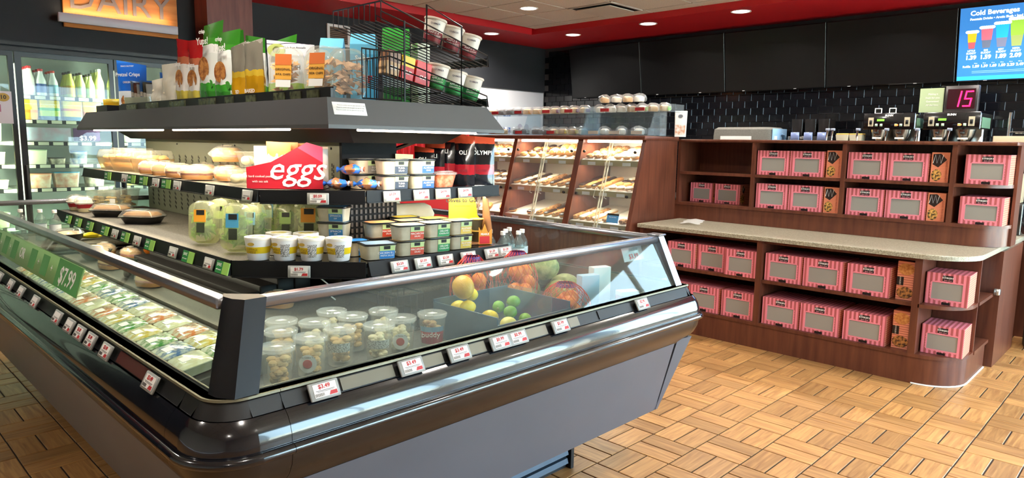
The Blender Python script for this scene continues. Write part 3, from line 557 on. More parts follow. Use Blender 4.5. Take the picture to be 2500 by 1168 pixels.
# ---- pink bakery boxes
pink = '#ee8b9c'; pst = stripes('box_stripes', pink, '#b45a5e', .030, 0, .5); psd = stripes('box_side_stripes', '#e99a80', '#c06a58', .016, 2, .6)
pinkm = mat('box_pink', pink, .4); blab = mat('box_label_black', '#191214', .4); grayfilm = clear('box_window_film', '#c4bfb8', .55, .12)
inner = mat('box_inside_grey', '#b9b3aa', .7); choc = mat('print_chocolate', '#2a1712', .5); donutp = mat('print_pastry', '#b5652f', .5, noise=(60, '#e0a35c', .2))
def bmesh_box(w, h, d):
    fx, fz0, fz1 = w*.36, h*.17, h*.70
    mb = MB(); mb.c = 0
    mb.box(-w/2, -fx, 0, .002, 0, h).box(fx, w/2, 0, .002, 0, h).box(-fx, fx, 0, .002, 0, fz0).box(-fx, fx, 0, .002, fz1, h)
    mb.box(-w/2, w/2, .002, d, h-.002, h); mb.box(-w/2, w/2, d-.002, d, 0, h)
    mb.c = 1; mb.box(-w/2, -w/2+.002, .002, d, 0, h-.002).box(w/2-.002, w/2, .002, d, 0, h-.002)
    mb.c = 2; mb.box(-w/2+.002, w/2-.002, .002, d-.002, 0, .003).box(-w/2+.003, w/2-.003, d*.45, d*.45+.002, .003, h*.9)
    return mb.mesh('carton', [pst, psd, inner], False)
def bborder(w, h):
    fx, fz0, fz1 = w*.36, h*.17, h*.70; o, i = [], []; N = 9
    def side(a, b, nrm, n):
        for k in range(n*3):
            t = k/(n*3); x = a[0]+(b[0]-a[0])*t; z = a[1]+(b[1]-a[1])*t; s = .007+.004*abs(math.sin(math.pi*t*n)); o.append((x+nrm[0]*s, z+nrm[1]*s)); i.append((x, z))
    side((-fx, fz0), (fx, fz0), (0, -1), 10); side((fx, fz0), (fx, fz1), (1, 0), 6); side((fx, fz1), (-fx, fz1), (0, 1), 10); side((-fx, fz1), (-fx, fz0), (-1, 0), 6)
    mb = MB(); mb.loft([[(x, -.0012, z) for x, z in o], [(x, -.0012, z) for x, z in i], [(x, .003, z) for x, z in i]], cap=(0, 0)); return mb.mesh('window_border', pinkm, False)
def pastry_side(mb, d, h):
    # brownie diamond and cookie printed on the side panels
    return mb
BN = [0]
def bakery_box(x, y, z, label, w=.283, h=.212, d=.33, rz=-90, side='r'):
    """front faces -X; y is the centre"""
    t = thing('bakery_box', label, 'box', (x, y, z), rz, 'pink striped bakery boxes'); k = (w, h, d)
    ob('carton', cm(('carton',)+k, lambda: bmesh_box(w, h, d)), t); ob('window_border', cm(('bord', w, h), lambda: bborder(w, h)), t)
    ob('window_film', cm(('film', w, h), lambda: MB().box(-w*.36, w*.36, .003, .004, h*.17, h*.70).mesh('window_film', grayfilm, False)), t)
    ob('logo_label', cm(('blab', w, h), lambda: MB().box(-w*.12, w*.12, -.0012, 0, h*.755, h*.94).mesh('logo_label', blab, False)), t)
    txt('The', .011*w/.283, white, t, (-w*.08, -.0016, h*.922), 'logo_small_word', ext=.0002); txt('KWIKERY', .0172*w/.283, white, t, (0, -.0016, h*.865), 'logo_word', ext=.0002, bold=.0004); txt('Bake Shop', .0125*w/.283, mat('logo_pink', '#f0a0b0', .5), t, (0, -.0016, h*.79), 'logo_script', ext=.0002, shear=.3)
    ob('bottom_tab', cm(('btab', w, h), lambda: MB().loft([[(a, -.0014, b) for a, b in ((-w*.1, .002), (w*.1, .002), (w*.1, h*.085), (w*.07, h*.1), (w*.035, h*.085), (0, h*.1), (-w*.035, h*.085), (-w*.07, h*.1), (-w*.1, h*.085))]], cap=(1, 1)).mesh('bottom_tab', blab, False)), t)
    for s in ((1,) if side == 'r' else (-1,)):
        xx = s*(w/2+.0006)
        ob('brownie_print', cm(('brown', h, d, s), lambda: MB().add([(xx, d*.16, h*.68), (xx, d*.24, h*.95), (xx, d*.42, h*.78), (xx, d*.34, h*.52)], [(0, 1, 2, 3) if s > 0 else (3, 2, 1, 0)]).mesh('brownie_print', choc, False)), t)
        ob('cookie_print', cm(('cook', h, d, s), lambda: MB().add([(xx, d*.24+h*.23*math.cos(a*math.pi/8), h*.26+h*.23*math.sin(a*math.pi/8)) for a in range(16)], [tuple(range(16)) if s > 0 else tuple(range(15, -1, -1))]).mesh('cookie_print', mat('cookie_print', '#2b1a12', .5, noise=(55, '#e8b05a', .08)), False)), t)
        ob('icing_print', cm(('ice', h, d, s), lambda: (lambda b: [b.add([(xx+s*.0004, d*(.19+.05*q), h*(.62+.05*q)), (xx+s*.0004, d*(.205+.05*q), h*(.62+.05*q)), (xx+s*.0004, d*(.235+.05*q), h*(.84+.03*q)), (xx+s*.0004, d*(.22+.05*q), h*(.84+.03*q))], [(0, 1, 2, 3) if s > 0 else (3, 2, 1, 0)]) for q in range(3)] and b)(MB()).mesh('icing_print', white, False)), t)
    return t
HT = 1.357; 
for k, (y, bay) in enumerate(((2.636, 'second'), (2.344, 'second'), (1.872, 'third'), (1.577, 'third'))):
    bakery_box(5.95, y, HT, f'pink striped bakery box, top row of {bay} upper bay, {"left one" if k % 2 == 0 else "right one"}')
bakery_box(5.945, 1.065, HT, 'pink striped bakery box at the top right end of the upper shelf unit', w=.27, side='l')
for k, (y, bay) in enumerate(((2.636, 'second'), (2.344, 'second'), (1.872, 'third'), (1.577, 'third'))):
    bakery_box(5.95, y-.006, 1.065, f'pink striped bakery box, lower row of {bay} upper bay, {"left one" if k % 2 == 0 else "right one"}', h=.215)
bakery_box(5.945, 1.075, 1.065, 'pink striped bakery box on the lower rounded end of the upper shelf unit', w=.27, h=.2, side='l')
bakery_box(6.06, 3.37, 1.065, 'shaded pink bakery box pushed back in the first upper bay, left one', w=.235, h=.185, d=.23); bakery_box(6.05, 3.10, 1.065, 'shaded pink bakery box pushed back in the first upper bay, right one', w=.25, h=.185, d=.24)
for k, (y, x) in enumerate(((3.10, 5.28), (2.82, 5.30), (2.543, 5.25))): bakery_box(x, y, .56, f'pink bakery box, middle shelf of first lower bay, {ORD[k]} from the donut case', w=.27, h=.213)
for k, y in enumerate((2.20, 1.90, 1.585)): bakery_box(5.27, y, .56, f'pink bakery box, middle shelf of wide lower bay, {ORD[k]} from the left', w=.287, h=.215)
for k, y in enumerate((3.15, 2.86, 2.555)): bakery_box(5.27, y, .21, f'pink bakery box, bottom shelf of first lower bay, {ORD[k]} from the donut case', w=.28, h=.215)
for k, y in enumerate((2.20, 1.90, 1.585)): bakery_box(5.27, y, .21, f'pink bakery box, bottom shelf of wide lower bay, {ORD[k]} from the left', w=.287, h=.215)
bakery_box(5.33, 1.107, .56, 'pink bakery box on the middle rounded end shelf of the counter', w=.25, h=.215, d=.25, rz=-88, side='l'); bakery_box(5.34, 1.107, .21, 'pink bakery box on the bottom rounded end shelf of the counter', w=.25, h=.2, d=.25, rz=-88, side='l')
def end_box(y, z, h, label):
    t = thing('bakery_box', label, 'box', (5.955, y, z), -90, 'pink striped bakery boxes'); w = .118
    ob('carton', cm(('endc', h), lambda: MB().box(-w/2, w/2, 0, .3, 0, h).mesh('carton', stripes('end_stripes', '#e8906e', '#dc8062', .012, 2, .6), False)), t)
    ob('brownie_print', cm(('endb', h), lambda: MB().add([(-.05, -.0008, h*.60), (-.012, -.0008, h*.50), (.042, -.0008, h*.76), (-.0, -.0008, h*.96), (-.05, -.0008, h*.94)], [(0, 1, 2, 3, 4)]).mesh('brownie_print', choc, False)), t)
    ob('icing_print', cm(('endi', h), lambda: MB().tube([(-.048+.013*q, -.0016, h*(.92 if q % 2 else .64)) for q in range(6)], .0022, 4).mesh('icing_print', white)), t)
    ob('cookie_print', cm(('endk', h), lambda: MB().add([(-.02+.034*math.cos(a*math.pi/9), -.0008, h*.24+.044*math.sin(a*math.pi/9)) for a in range(18)], [tuple(range(18))]).mesh('cookie_print', mat('cookie_print', '#2b1a12', .5, noise=(55, '#e8b05a', .08)), False)), t)
    txt('BAKED FRESH DAILY', .016, mat('print_rust', '#b0523a', .5), t, (.042, -.0012, h*.38), 'side_print', ext=.0002, rot=(math.pi/2, math.pi/2, 0))
for y_, bay in ((2.125, 'second'), (1.362, 'third')):
    end_box(y_, 1.357, .222, f'orange ended bakery box at the right of the top row, {bay} upper bay'); end_box(y_, 1.065, .212, f'orange ended bakery box at the right of the lower row, {bay} upper bay')
for z, w_ in ((.56, 'middle'), (.21, 'bottom')):
    t = thing('bakery_box', f'narrow pink box standing on end at the right of the {w_} wide bay', 'box', (5.31, 1.355, z), -90, 'pink striped bakery boxes')
    ob('carton', cm('narrow', lambda: MB().box(-.055, .055, 0, .3, 0, .27).mesh('carton', [psd], False)), t); ob('logo_label', MB().box(-.055, -.012, -.001, 0, .10, .16).mesh('logo_label', blab, False), t)
    txt('KWIKERY', .014, white, t, (-.034, -.0016, .13), 'logo_word', ext=.0002, rot=(math.pi/2, math.pi/2, 0))
    for k, (zz, r) in enumerate(((.215, .042), (.05, .042))): ob('pastry_print', cm(('pp', k), lambda: MB().add([((.052)*math.cos(a*math.pi/8), -.0012, zz+r*math.sin(a*math.pi/8)) for a in range(16)], [tuple(range(16))]).mesh('pastry_print', donutp if k == 0 else mat('print_dark_pastry', '#3b2116', .5, noise=(50, '#c98a4a', .1)), False)), t)
for k, (z, c_) in enumerate(((.56, '#e8e8ea'), (.21, '#3a3c46'))):
    t = thing('coffee_bag', ['white foil bag on the side shelf of the counter', 'dark foil bag with pale blue label on the side shelf of the counter'][k], 'bag', (5.80, 1.09, z), -20)
    ob('pouch', MB().loft([rrect(.07, .035, .02, 0), rrect(.075, .042, .03, .08), rrect(.07, .03, .02, .17), rrect(.07, .004, .003, .25), rrect(.07, .003, .002, .27)]).mesh('pouch', mat('bag_foil%d' % k, c_, .25, metal=.3)), t); ob('label', MB().box(-.05, .05, -.045, -.043, .04, .15).mesh('label', mat('bag_label', '#a8cfe0', .4), False), t)
t = thing('plastic_glove', 'crumpled clear plastic glove lying on the stone countertop', 'glove', (5.62, 3.2, .906), 20)
ob('sheet', MB().loft([[(x, y*.07*(1+.3*math.sin(x*40)), .004+.01*abs(math.sin(x*23))+.012*(1-abs(y))) for y in (-1, -.5, 0, .5, 1)] for x in [i*.03-.18 for i in range(13)]], closed=False, cap=(0, 0)).mesh('sheet', clear('glove_film', '#f4f4f2', .5, .2)), t)

# ================================================================ DONUT CASE
dc = thing('donut_case', 'cherry wood self-serve donut case with slanted clear doors', 'display case', (0, 0, 0))
SXs = lambda z: 5.15+.268*(z-.82)
D0, D1 = 3.562, 5.97
side_poly = [(SXs(.78), .78), (SXs(1.645), 1.645), (5.905, 1.645), (5.905, 0), (5.16, 0), (5.16, .78)]
for y0, y1 in ((D0, D0+.04), (4.28, 4.345), (5.165, 5.215), (D1-.04, D1)):
    ob('upright' if y0 > D0 and y1 < D1 else 'side_panel', MB().yprism(side_poly if y0 == D0 or y1 == D1 else [(SXs(.8), .8), (SXs(1.645), 1.645), (5.85, 1.645), (5.85, .8)], y0, y1).mesh('upright', cherry, False), dc)
ob('top_slab', MB().box(5.34, 5.92, D0-.004, D1+.004, 1.645, 1.682, .003).mesh('top_slab', cherry), dc)
ob('base_cabinet', MB().box(5.19, 5.9, D0+.04, D1-.04, 0, .795).mesh('base_cabinet', cherry, False), dc)
ob('case_back', MB().box(5.82, 5.85, D0+.04, D1-.04, .8, 1.645).mesh('case_back', mat('case_back_white', '#d8cfbe', .4), False), dc)
brs = mat('tray_fascia_brass', '#a8935a', .3, metal=.6); trayw = mat('tray_white', '#f1e9da', .45); paper = mat('tray_paper', '#f4eee2', .7)
BAYS = [(3.605, 4.277), (4.348, 5.162), (5.218, 5.928)]; TZ = [1.455, 1.172, .874]
tagw = mat('case_tag', '#cfc9bd', .5)
for bi, (a, b) in enumerate(BAYS):
    ob('lamp_strip', MB().box(5.40, 5.43, a+.02, b-.02, 1.618, 1.64, .003).mesh('lamp_strip', lamp), dc)
    o = area('case_lamp', (5.46, (a+b)/2, 1.612), (.25, 0, -1), .04, b-a-.06, 8, (1, .85, .64), parent=dc)
    o.rotation_euler = (0, math.radians(-10), 0)
    for z in TZ:
        X0 = SXs(z)+.02
        if z < 1.4: area('tray_lamp', (X0+.1, (a+b)/2, z+.235), (0, 0, -1), .03, b-a-.06, 2.6, (1, .85, .64), parent=dc)
        for h0, h1 in ((a+.008, (a+b)/2-.004), ((a+b)/2+.004, b-.008)):
            mb = MB(); th_ = .22
            mb.loft([[(X0, h0, z), (X0, h1, z), (X0, h1, z-.012), (X0, h0, z-.012)], [(5.80, h0, z+th_*.5), (5.80, h1, z+th_*.5), (5.80, h1, z+th_*.5-.012), (5.80, h0, z+th_*.5-.012)]])
            mb.loft([[(X0+.01, h0, z), (X0+.01, h0+.006, z), (X0+.01, h0+.006, z+.02), (X0+.01, h0, z+.02)], [(5.8, h0, z+.11), (5.8, h0+.006, z+.11), (5.8, h0+.006, z+.13), (5.8, h0, z+.13)]])
            ob('tray', mb.mesh('tray', trayw, False), dc)
        ob('tray_fascia', MB().box(X0-.008, X0, a, b, z-.055, z-.004).mesh('tray_fascia', brs, False), dc)
        for q in range(3):
            y = a+(b-a)*(.2+.3*q)
            ob('shelf_ticket', MB().box(X0-.011, X0-.008, y-.045, y+.045, z-.05, z-.02).mesh('shelf_ticket', tagw, False), dc)
    for di, (p, q) in enumerate(((a+.004, (a+b)/2-.003), ((a+b)/2+.003, b-.004))):
        d_ = ob('door', MB().add([(SXs(.8), p, .8), (SXs(.8), q, .8), (SXs(1.64), q, 1.64), (SXs(1.64), p, 1.64), (SXs(.8)+.005, p, .8), (SXs(.8)+.005, q, .8), (SXs(1.64)+.005, q, 1.64), (SXs(1.64)+.005, p, 1.64)],
            [(3, 2, 1, 0), (4, 5, 6, 7), (0, 1, 5, 4), (1, 2, 6, 5), (2, 3, 7, 6), (3, 0, 4, 7)]).mesh('door', acrylic, False), dc)
        e = q if di == 0 else p
        ob('door_stile', MB().loft([[(SXs(z)-.006, e+s*.012-.004, z), (SXs(z)+.01, e+s*.012-.004, z), (SXs(z)+.01, e+s*.012+.004, z), (SXs(z)-.006, e+s*.012+.004, z)] for z, s in ((.8, -1 if di == 0 else 1), (1.64, -1 if di == 0 else 1))]).mesh('door_stile', clear('stile_clear', '#f3efe2', .35, .1), False), d_)
        hy = q-.04 if di else p+.04
        for z in (1.53, 1.13, .83): ob('hinge_knob', cm('dknob', lambda: MB().lathe([(.012, 0), (.014, .01), (.012, .018), (.004, .02)], 10).mesh('hinge_knob', black)), d_, (SXs(z)-.002, hy, z), (0, math.radians(-90+15), 0))
        ob('handle', MB().tube([(SXs(1.2), e+(-.06 if di == 0 else .06), 1.2), (SXs(1.2)-.03, e+(-.06 if di == 0 else .06), 1.19), (SXs(1.1)-.03, e+(-.06 if di == 0 else .06), 1.11), (SXs(1.1), e+(-.06 if di == 0 else .06), 1.1)], .004).mesh('handle', clear('stile_clear', '#f3efe2', .35, .1)), d_)
t = thing('case_notice', 'small blue notice card on the lowest donut tray by the case end', 'card', (SXs(.93)-.012, 3.76, .90), -90, rx=-15)
ob('card', MB().box(-.065, .065, -.002, 0, -.01, .075).mesh('card', mat('notice_blue', '#4a8fc4', .4)), t); ob('header', MB().box(-.065, .065, -.0026, -.002, .058, .075).mesh('header', ink, False), t); txt('Please use tissue', .012, white, t, (0, -.003, .042), ext=.0002)
# donuts -------------------------------------------------------
dough = mat('dough_golden', '#c9853f', .55, noise=(30, '#e2aa62', .3)); chocm = mat('icing_chocolate', '#2d160c', .3); vanm = mat('icing_vanilla', '#f3e8cf', .35); glz = mat('glaze_sugar', '#e6bf85', .3); nutm = mat('nut_crumb', '#7a4a24', .7, noise=(60, '#d59a5c', .1), bump=(80, .8))
def m_ring():
    R_, r_ = .029, .0145
    return MB().loft([[((R_+r_*math.cos(b*math.pi/4))*math.cos(a*math.pi/8), (R_+r_*math.cos(b*math.pi/4))*math.sin(a*math.pi/8), .015+r_*.9*math.sin(b*math.pi/4)) for b in range(8)] for a in range(16)], loop=True).mesh('dough', dough)
def m_ringtop(m):
    R_, r_ = .029, .0157
    return MB().loft([[((R_+r_*math.cos(b))*math.cos(a*math.pi/8), (R_+r_*math.cos(b))*math.sin(a*math.pi/8), .016+r_*.9*math.sin(b)) for b in (.25, .8, 1.57, 2.3, 2.9)] for a in range(17)], closed=False, cap=(0, 0)).mesh('icing', m)
def m_john(): return MB().loft([rrect(.085, .024, .022, 0), rrect(.092, .031, .03, .012), rrect(.09, .029, .028, .026), rrect(.075, .016, .015, .036)]).mesh('dough', dough)
def m_johntop(m): return MB().loft([rrect(.091, .0305, .029, .022), rrect(.088, .0275, .027, .032), rrect(.07, .013, .012, .0385)], cap=(0, 1)).mesh('icing', m)
def m_bis(m): return MB().lathe([(.031, 0), (.042, .008), (.044, .018), (.037, .03), (.018, .037)], 12).mesh('dough', m)
def m_bistop(m): return MB().lathe([(.0443, .02), (.0385, .0315), (.019, .0385), (.002, .04)], 12, cap=(0, 1)).mesh('icing', m)
def m_twist():
    rs = []
    for i in range(15):
        s = -1+2*i/14; w = .035*(1-abs(s)**2.4)+.006; k = 1+.16*(i % 2); rs.append([(s*.08, w*k*math.cos(a*math.pi/4), .034+w*.8*k*math.sin(a*math.pi/4)) for a in range(8)])
    return MB().loft(rs).mesh('dough', dough)
KINDS = {'ring': ('glazed ring donut', m_ring, None, None), 'cring': ('chocolate iced ring donut', m_ring, m_ringtop, chocm), 'vring': ('vanilla iced ring donut', m_ring, m_ringtop, vanm),
         'john': ('plain golden long john', m_john, None, None), 'cjohn': ('chocolate iced long john', m_john, m_johntop, chocm), 'vjohn': ('white iced long john', m_john, m_johntop, vanm),
         'njohn': ('nut topped long john', m_john, m_johntop, nutm), 'bis': ('round golden roll', lambda: m_bis(dough), None, None), 'cbis': ('chocolate topped round roll', lambda: m_bis(dough), m_bistop, chocm),
         'vbis': ('white iced round roll', lambda: m_bis(dough), m_bistop, vanm), 'nut': ('crumb covered round donut', lambda: m_bis(nutm), None, None), 'twist': ('ridged croissant', m_twist, None, None)}
def donut(kind, x, y, z, rz, where, spot, tilt=14):
    n, f, g, m = KINDS[kind]; t = thing('donut' if 'ring' in kind else 'pastry', f'{n}, {where}, {spot}', 'donut' if 'ring' in kind else 'pastry', (x, y, z), rz, f'{n}s on the {where}'); t.rotation_mode = 'XYZ'
    t.rotation_euler = (Matrix.Rotation(math.radians(-tilt), 3, 'Y') @ Matrix.Rotation(math.radians(rz), 3, 'Z')).to_euler()
    ob('dough', cm(('dough', kind if kind in ('nut', 'twist') else f.__name__ if f.__name__ != '<lambda>' else 'bis'), f), t)
    if g: ob('icing', cm(('icing', kind), lambda: g(m)), t)
PLAN = {(0, 0): ('vbis bis', 'nut nut'), (0, 1): ('vring bis cring', 'john cjohn'), (0, 2): ('nut', 'vjohn njohn'), (1, 0): ('twist twist', 'bis cbis'), (1, 1): ('cjohn njohn', 'vjohn cjohn'), (1, 2): ('cjohn njohn', 'cbis'),
        (2, 0): ('bis vbis', 'bis nut'), (2, 1): ('vbis cring', 'vring cbis'), (2, 2): ('john', 'nut')}
rd = random.Random(5); TW = ['top', 'middle', 'bottom']; BW = ['counter bay', 'centre bay', 'far bay']
for (bi, ti), halves in PLAN.items():
    a, b = BAYS[bi]; z = TZ[ti]; X0 = SXs(z)+.02
    for hi, kinds in enumerate(halves):
        kinds = kinds.split(); h0 = a+.02+hi*(b-a)/2; h1 = h0+(b-a)/2-.05
        rws = 2 if kinds[0].endswith('john') or kinds[0] == 'twist' else 4; colsn = 4 if rws == 2 else 3
        if (bi, ti, hi) in ((0, 2, 0), (2, 2, 0), (2, 2, 1), (1, 2, 1)): colsn, rws = 2, 1
        for rr_ in range(rws):
            for cc in range(colsn):
                k = kinds[(cc if rws == 2 else rr_) % len(kinds)]
                lenx = .19 if rws == 2 else .108
                x = X0+.06+(.05 if kinds[0].endswith('john') or rws == 2 else 0)+rr_*lenx+rd.uniform(-.002, .002); mg = .04 if rws == 2 else .065; y = h0+mg+(h1+.03-h0-2*mg)*cc/max(colsn-1, 1)+rd.uniform(-.002, .002)
                zz = z+(x-X0)/(5.80-X0)*.11
                donut(k, x, y, zz+.0045, rd.uniform(-3, 3) if rws == 2 else rd.uniform(0, 360), f'{TW[ti]} {["right", "left"][hi]} tray of {BW[bi]}', f'row {["one", "two", "three", "four"][rr_]}, {ORD[cc]} from right', math.degrees(math.atan(.11/(5.80-X0))))
# ---- acrylic rack with wrapped pastries on the donut case
ar = thing('acrylic_pastry_rack', 'two tier clear acrylic rack on top of the donut case', 'rack', (0, 0, 1.683))
def shelfbin(y0, y1, x0, x1, z): return MB().box(x0, x1, y0, y1, z, z+.005).box(x0-.004, x0, y0, y1, z, z+.05).box(x0, x1, y0, y0+.004, z, z+.07).box(x0, x1, y1-.004, y1, z, z+.07)
ob('lower_bin', shelfbin(4.36, 5.85, 5.42, 5.72, .003).mesh('lower_bin', acrylic, False), ar); ob('lower_bin', shelfbin(3.58, 4.35, 5.42, 5.72, .003).mesh('lower_bin', acrylic, False), ar)
ob('upper_bin', shelfbin(4.36, 5.85, 5.46, 5.72, .215).mesh('upper_bin', acrylic, False), ar); ob('upper_bin', shelfbin(3.40, 4.35, 5.46, 5.72, .215).mesh('upper_bin', acrylic, False), ar)
for y in (3.585, 4.35, 4.364, 5.165, 5.84): ob('rack_side', MB().yprism([(5.43, .008), (5.72, .008), (5.72, .215), (5.52, .215)], y-.003, y+.003).mesh('rack_side', acrylic, False), ar)
ob('rack_back', MB().box(5.722, 5.727, 3.58, 5.85, .005, .30).mesh('rack_back', acrylic, False), ar)
rtk = mat('ticket_red', '#b8323a', .5)
for y, z in ((4.1, .222), (4.55, .222), (4.85, .222), (5.25, .222), (5.6, .222), (3.7, .222), (5.6, .01), (5.2, .01), (4.75, .01)): ob('shelf_ticket', MB().box(5.449 if z > .1 else 5.411, 5.455 if z > .1 else 5.415, y-.05, y+.05, z+.006, z+.036).mesh('shelf_ticket', rtk, False), ar)
for y in (3.7, 3.95, 4.2): ob('shelf_ticket', MB().box(5.411, 5.415, y-.06, y+.06, .014, .045).mesh('shelf_ticket', tagw, False), ar)
wrapb = [mat('roll_golden', '#d09a5a', .5, noise=(20, '#e8c48c', .3)), mat('roll_chocolate', '#3a2016', .5), mat('roll_white', '#ece2cf', .5)]
def wrapped(x, y, z, kind, lab, band=None, rz=0, s=1.03, grp='wrapped pastries on the acrylic rack'):
    t = thing('wrapped_pastry', lab, 'pastry', (x, y, z), rz, grp)
    ob('pastry', cm(('wp', kind, s), lambda: MB().loft([rrect(.05*s, .03*s, .028*s, .002), rrect(.056*s, .036*s, .034*s, .02*s), rrect(.052*s, .033*s, .03*s, .045*s), rrect(.03*s, .015*s, .014*s, .058*s)]).mesh('pastry', wrapb[kind])), t)
    def wr():
        rr_ = random.Random(kind+int(s*100)); v = MB(); rs = []
        for i in range(9):
            u = -1+2*i/8; q = .012+.03*(1-abs(u)**2.2); ring = []
            for a in range(10):
                an = a*math.pi/5; j = 1+rr_.uniform(-.12, .12); ring.append((u*.085*s, (q+.012)*s*math.cos(an)*j, max(.001, .034*s+(q+.006 if abs(u) < .9 else .03)*s*math.sin(an)*j)))
            rs.append(ring)
        return v.loft(rs).mesh('wrap', film, False)
    ob('wrap', cm(('ww', kind, s), wr), t)
    if band: ob('label', cm(('wl', band, s), lambda: MB().box(-.03*s, .03*s, -.047*s, -.045*s, .012*s, .045*s).mesh('label', mat('wl_'+band[1:], band, .4), False)), t)
n = 0; rd = random.Random(3)
UPP = [(5.76, 0, '#1c1614'), (5.62, 1, '#1c1614'), (5.49, 1, '#1c1614'), (5.36, 1, '#1c1614'), (5.23, 0, '#d9952c'), (5.10, 0, '#d9952c'), (4.97, 0, '#d9952c'), (4.84, 0, '#6a1f6e'), (4.71, 0, '#1c1614'), (4.58, 0, '#6a1f6e'), (4.45, 0, '#6a1f6e'), (4.25, 2, None), (4.12, 2, None), (4.0, 2, None), (3.88, 0, None), (3.76, 2, '#8fc23a'), (3.64, 0, None), (3.52, 0, '#8fc23a')]
for k, (y, kd, bd) in enumerate(UPP):
    wrapped(5.585+rd.uniform(-.008, .008), y, 1.906, kd, f'clear wrapped {["golden roll", "chocolate pastry", "white iced roll"][kd]} in upper acrylic bin, number {ORD[k]} from far end' if k < 20 else '', bd, rd.uniform(-5, 5))
for k, y in enumerate((4.2, 4.06, 3.93, 3.80)): wrapped(5.585, y, 2.0, 2 if k % 2 else 0, f'wrapped pastry piled on the heap in the upper bin, {ORD[k]} from far end', None, rd.uniform(-12, 12), 1.0)
for k, (y, kd, bd) in enumerate(((5.72, 0, None), (5.58, 0, None), (5.36, 1, None), (5.245, 1, '#e8e2d8'), (5.08, 1, '#1c1614'), (4.955, 1, '#1c1614'), (4.84, 0, '#e3c91c'), (4.71, 0, '#e3c91c'), (4.58, 0, '#e3c91c'), (4.45, 2, None))):
    wrapped(5.565+rd.uniform(-.008, .008), y, 1.694, kd, f'clear wrapped {["golden roll", "chocolate pastry", "white iced roll"][kd]} in lower acrylic bin, number {ORD[k]} from far end', bd, rd.uniform(-5, 5))
for k, (y, rz) in enumerate(((4.17, 10), (3.97, 20), (3.77, -10))): wrapped(5.56, y, 1.694, 2, f'pale wrapped pastry lying in the lower bin near the case end, {ORD[k]} from centre', None, rz)
t = thing('brochure_holder', 'tall white brochure stand on the end of the donut case', 'stand', (5.84, 3.42, 1.664), -65)
t.location = (5.84, 3.50, 1.683)
ob('binder', MB().loft([rrect(.05, .03, .006, 0), rrect(.05, .03, .006, .005), rrect(.055, .035, .006, .24)]).mesh('binder', white), t); ob('cover_mark', MB().add([(.022*math.cos(a*math.pi/8), -.0362, .19+.016*math.sin(a*math.pi/8)) for a in range(16)], [tuple(range(16))]).mesh('cover_mark', mat('mark_grey', '#6d7078', .5), False), t); ob('cover_photo', MB().loft([[(-.045, -.0315, .02), (.045, -.0315, .02), (.048, -.0345, .11), (-.048, -.0345, .11)]]).mesh('cover_photo', mat('cover_peach', '#d9a080', .5, noise=(30, '#f2e8e0', .1)), False), t)
# red ribbed stand beyond the island
t = thing('red_ribbed_stand', 'bright red ribbed plastic stand behind the black snack bags', 'stand', (4.35, 5.55, 0), -45)
ob('body', MB().box(-.5, .5, 0, .3, 0, 1.30, .01).box(-.52, .52, -.01, .31, 1.30, 1.36, .01).mesh('body', mat('bright_red_plastic', '#c0141c', .4)), t)
for k in range(16): ob('rib', cm('redrib', lambda: MB().box(-.014, .014, -.014, 0, 1.36, 1.68, .004).mesh('rib', mat('bright_red_plastic', '#c0141c', .4))), t, (-.48+k*.064, 0, 0))
ob('panel', MB().box(-.5, .5, 0, .02, 1.36, 1.7).mesh('panel', mat('bright_red_plastic', '#c0141c', .4), False), t)
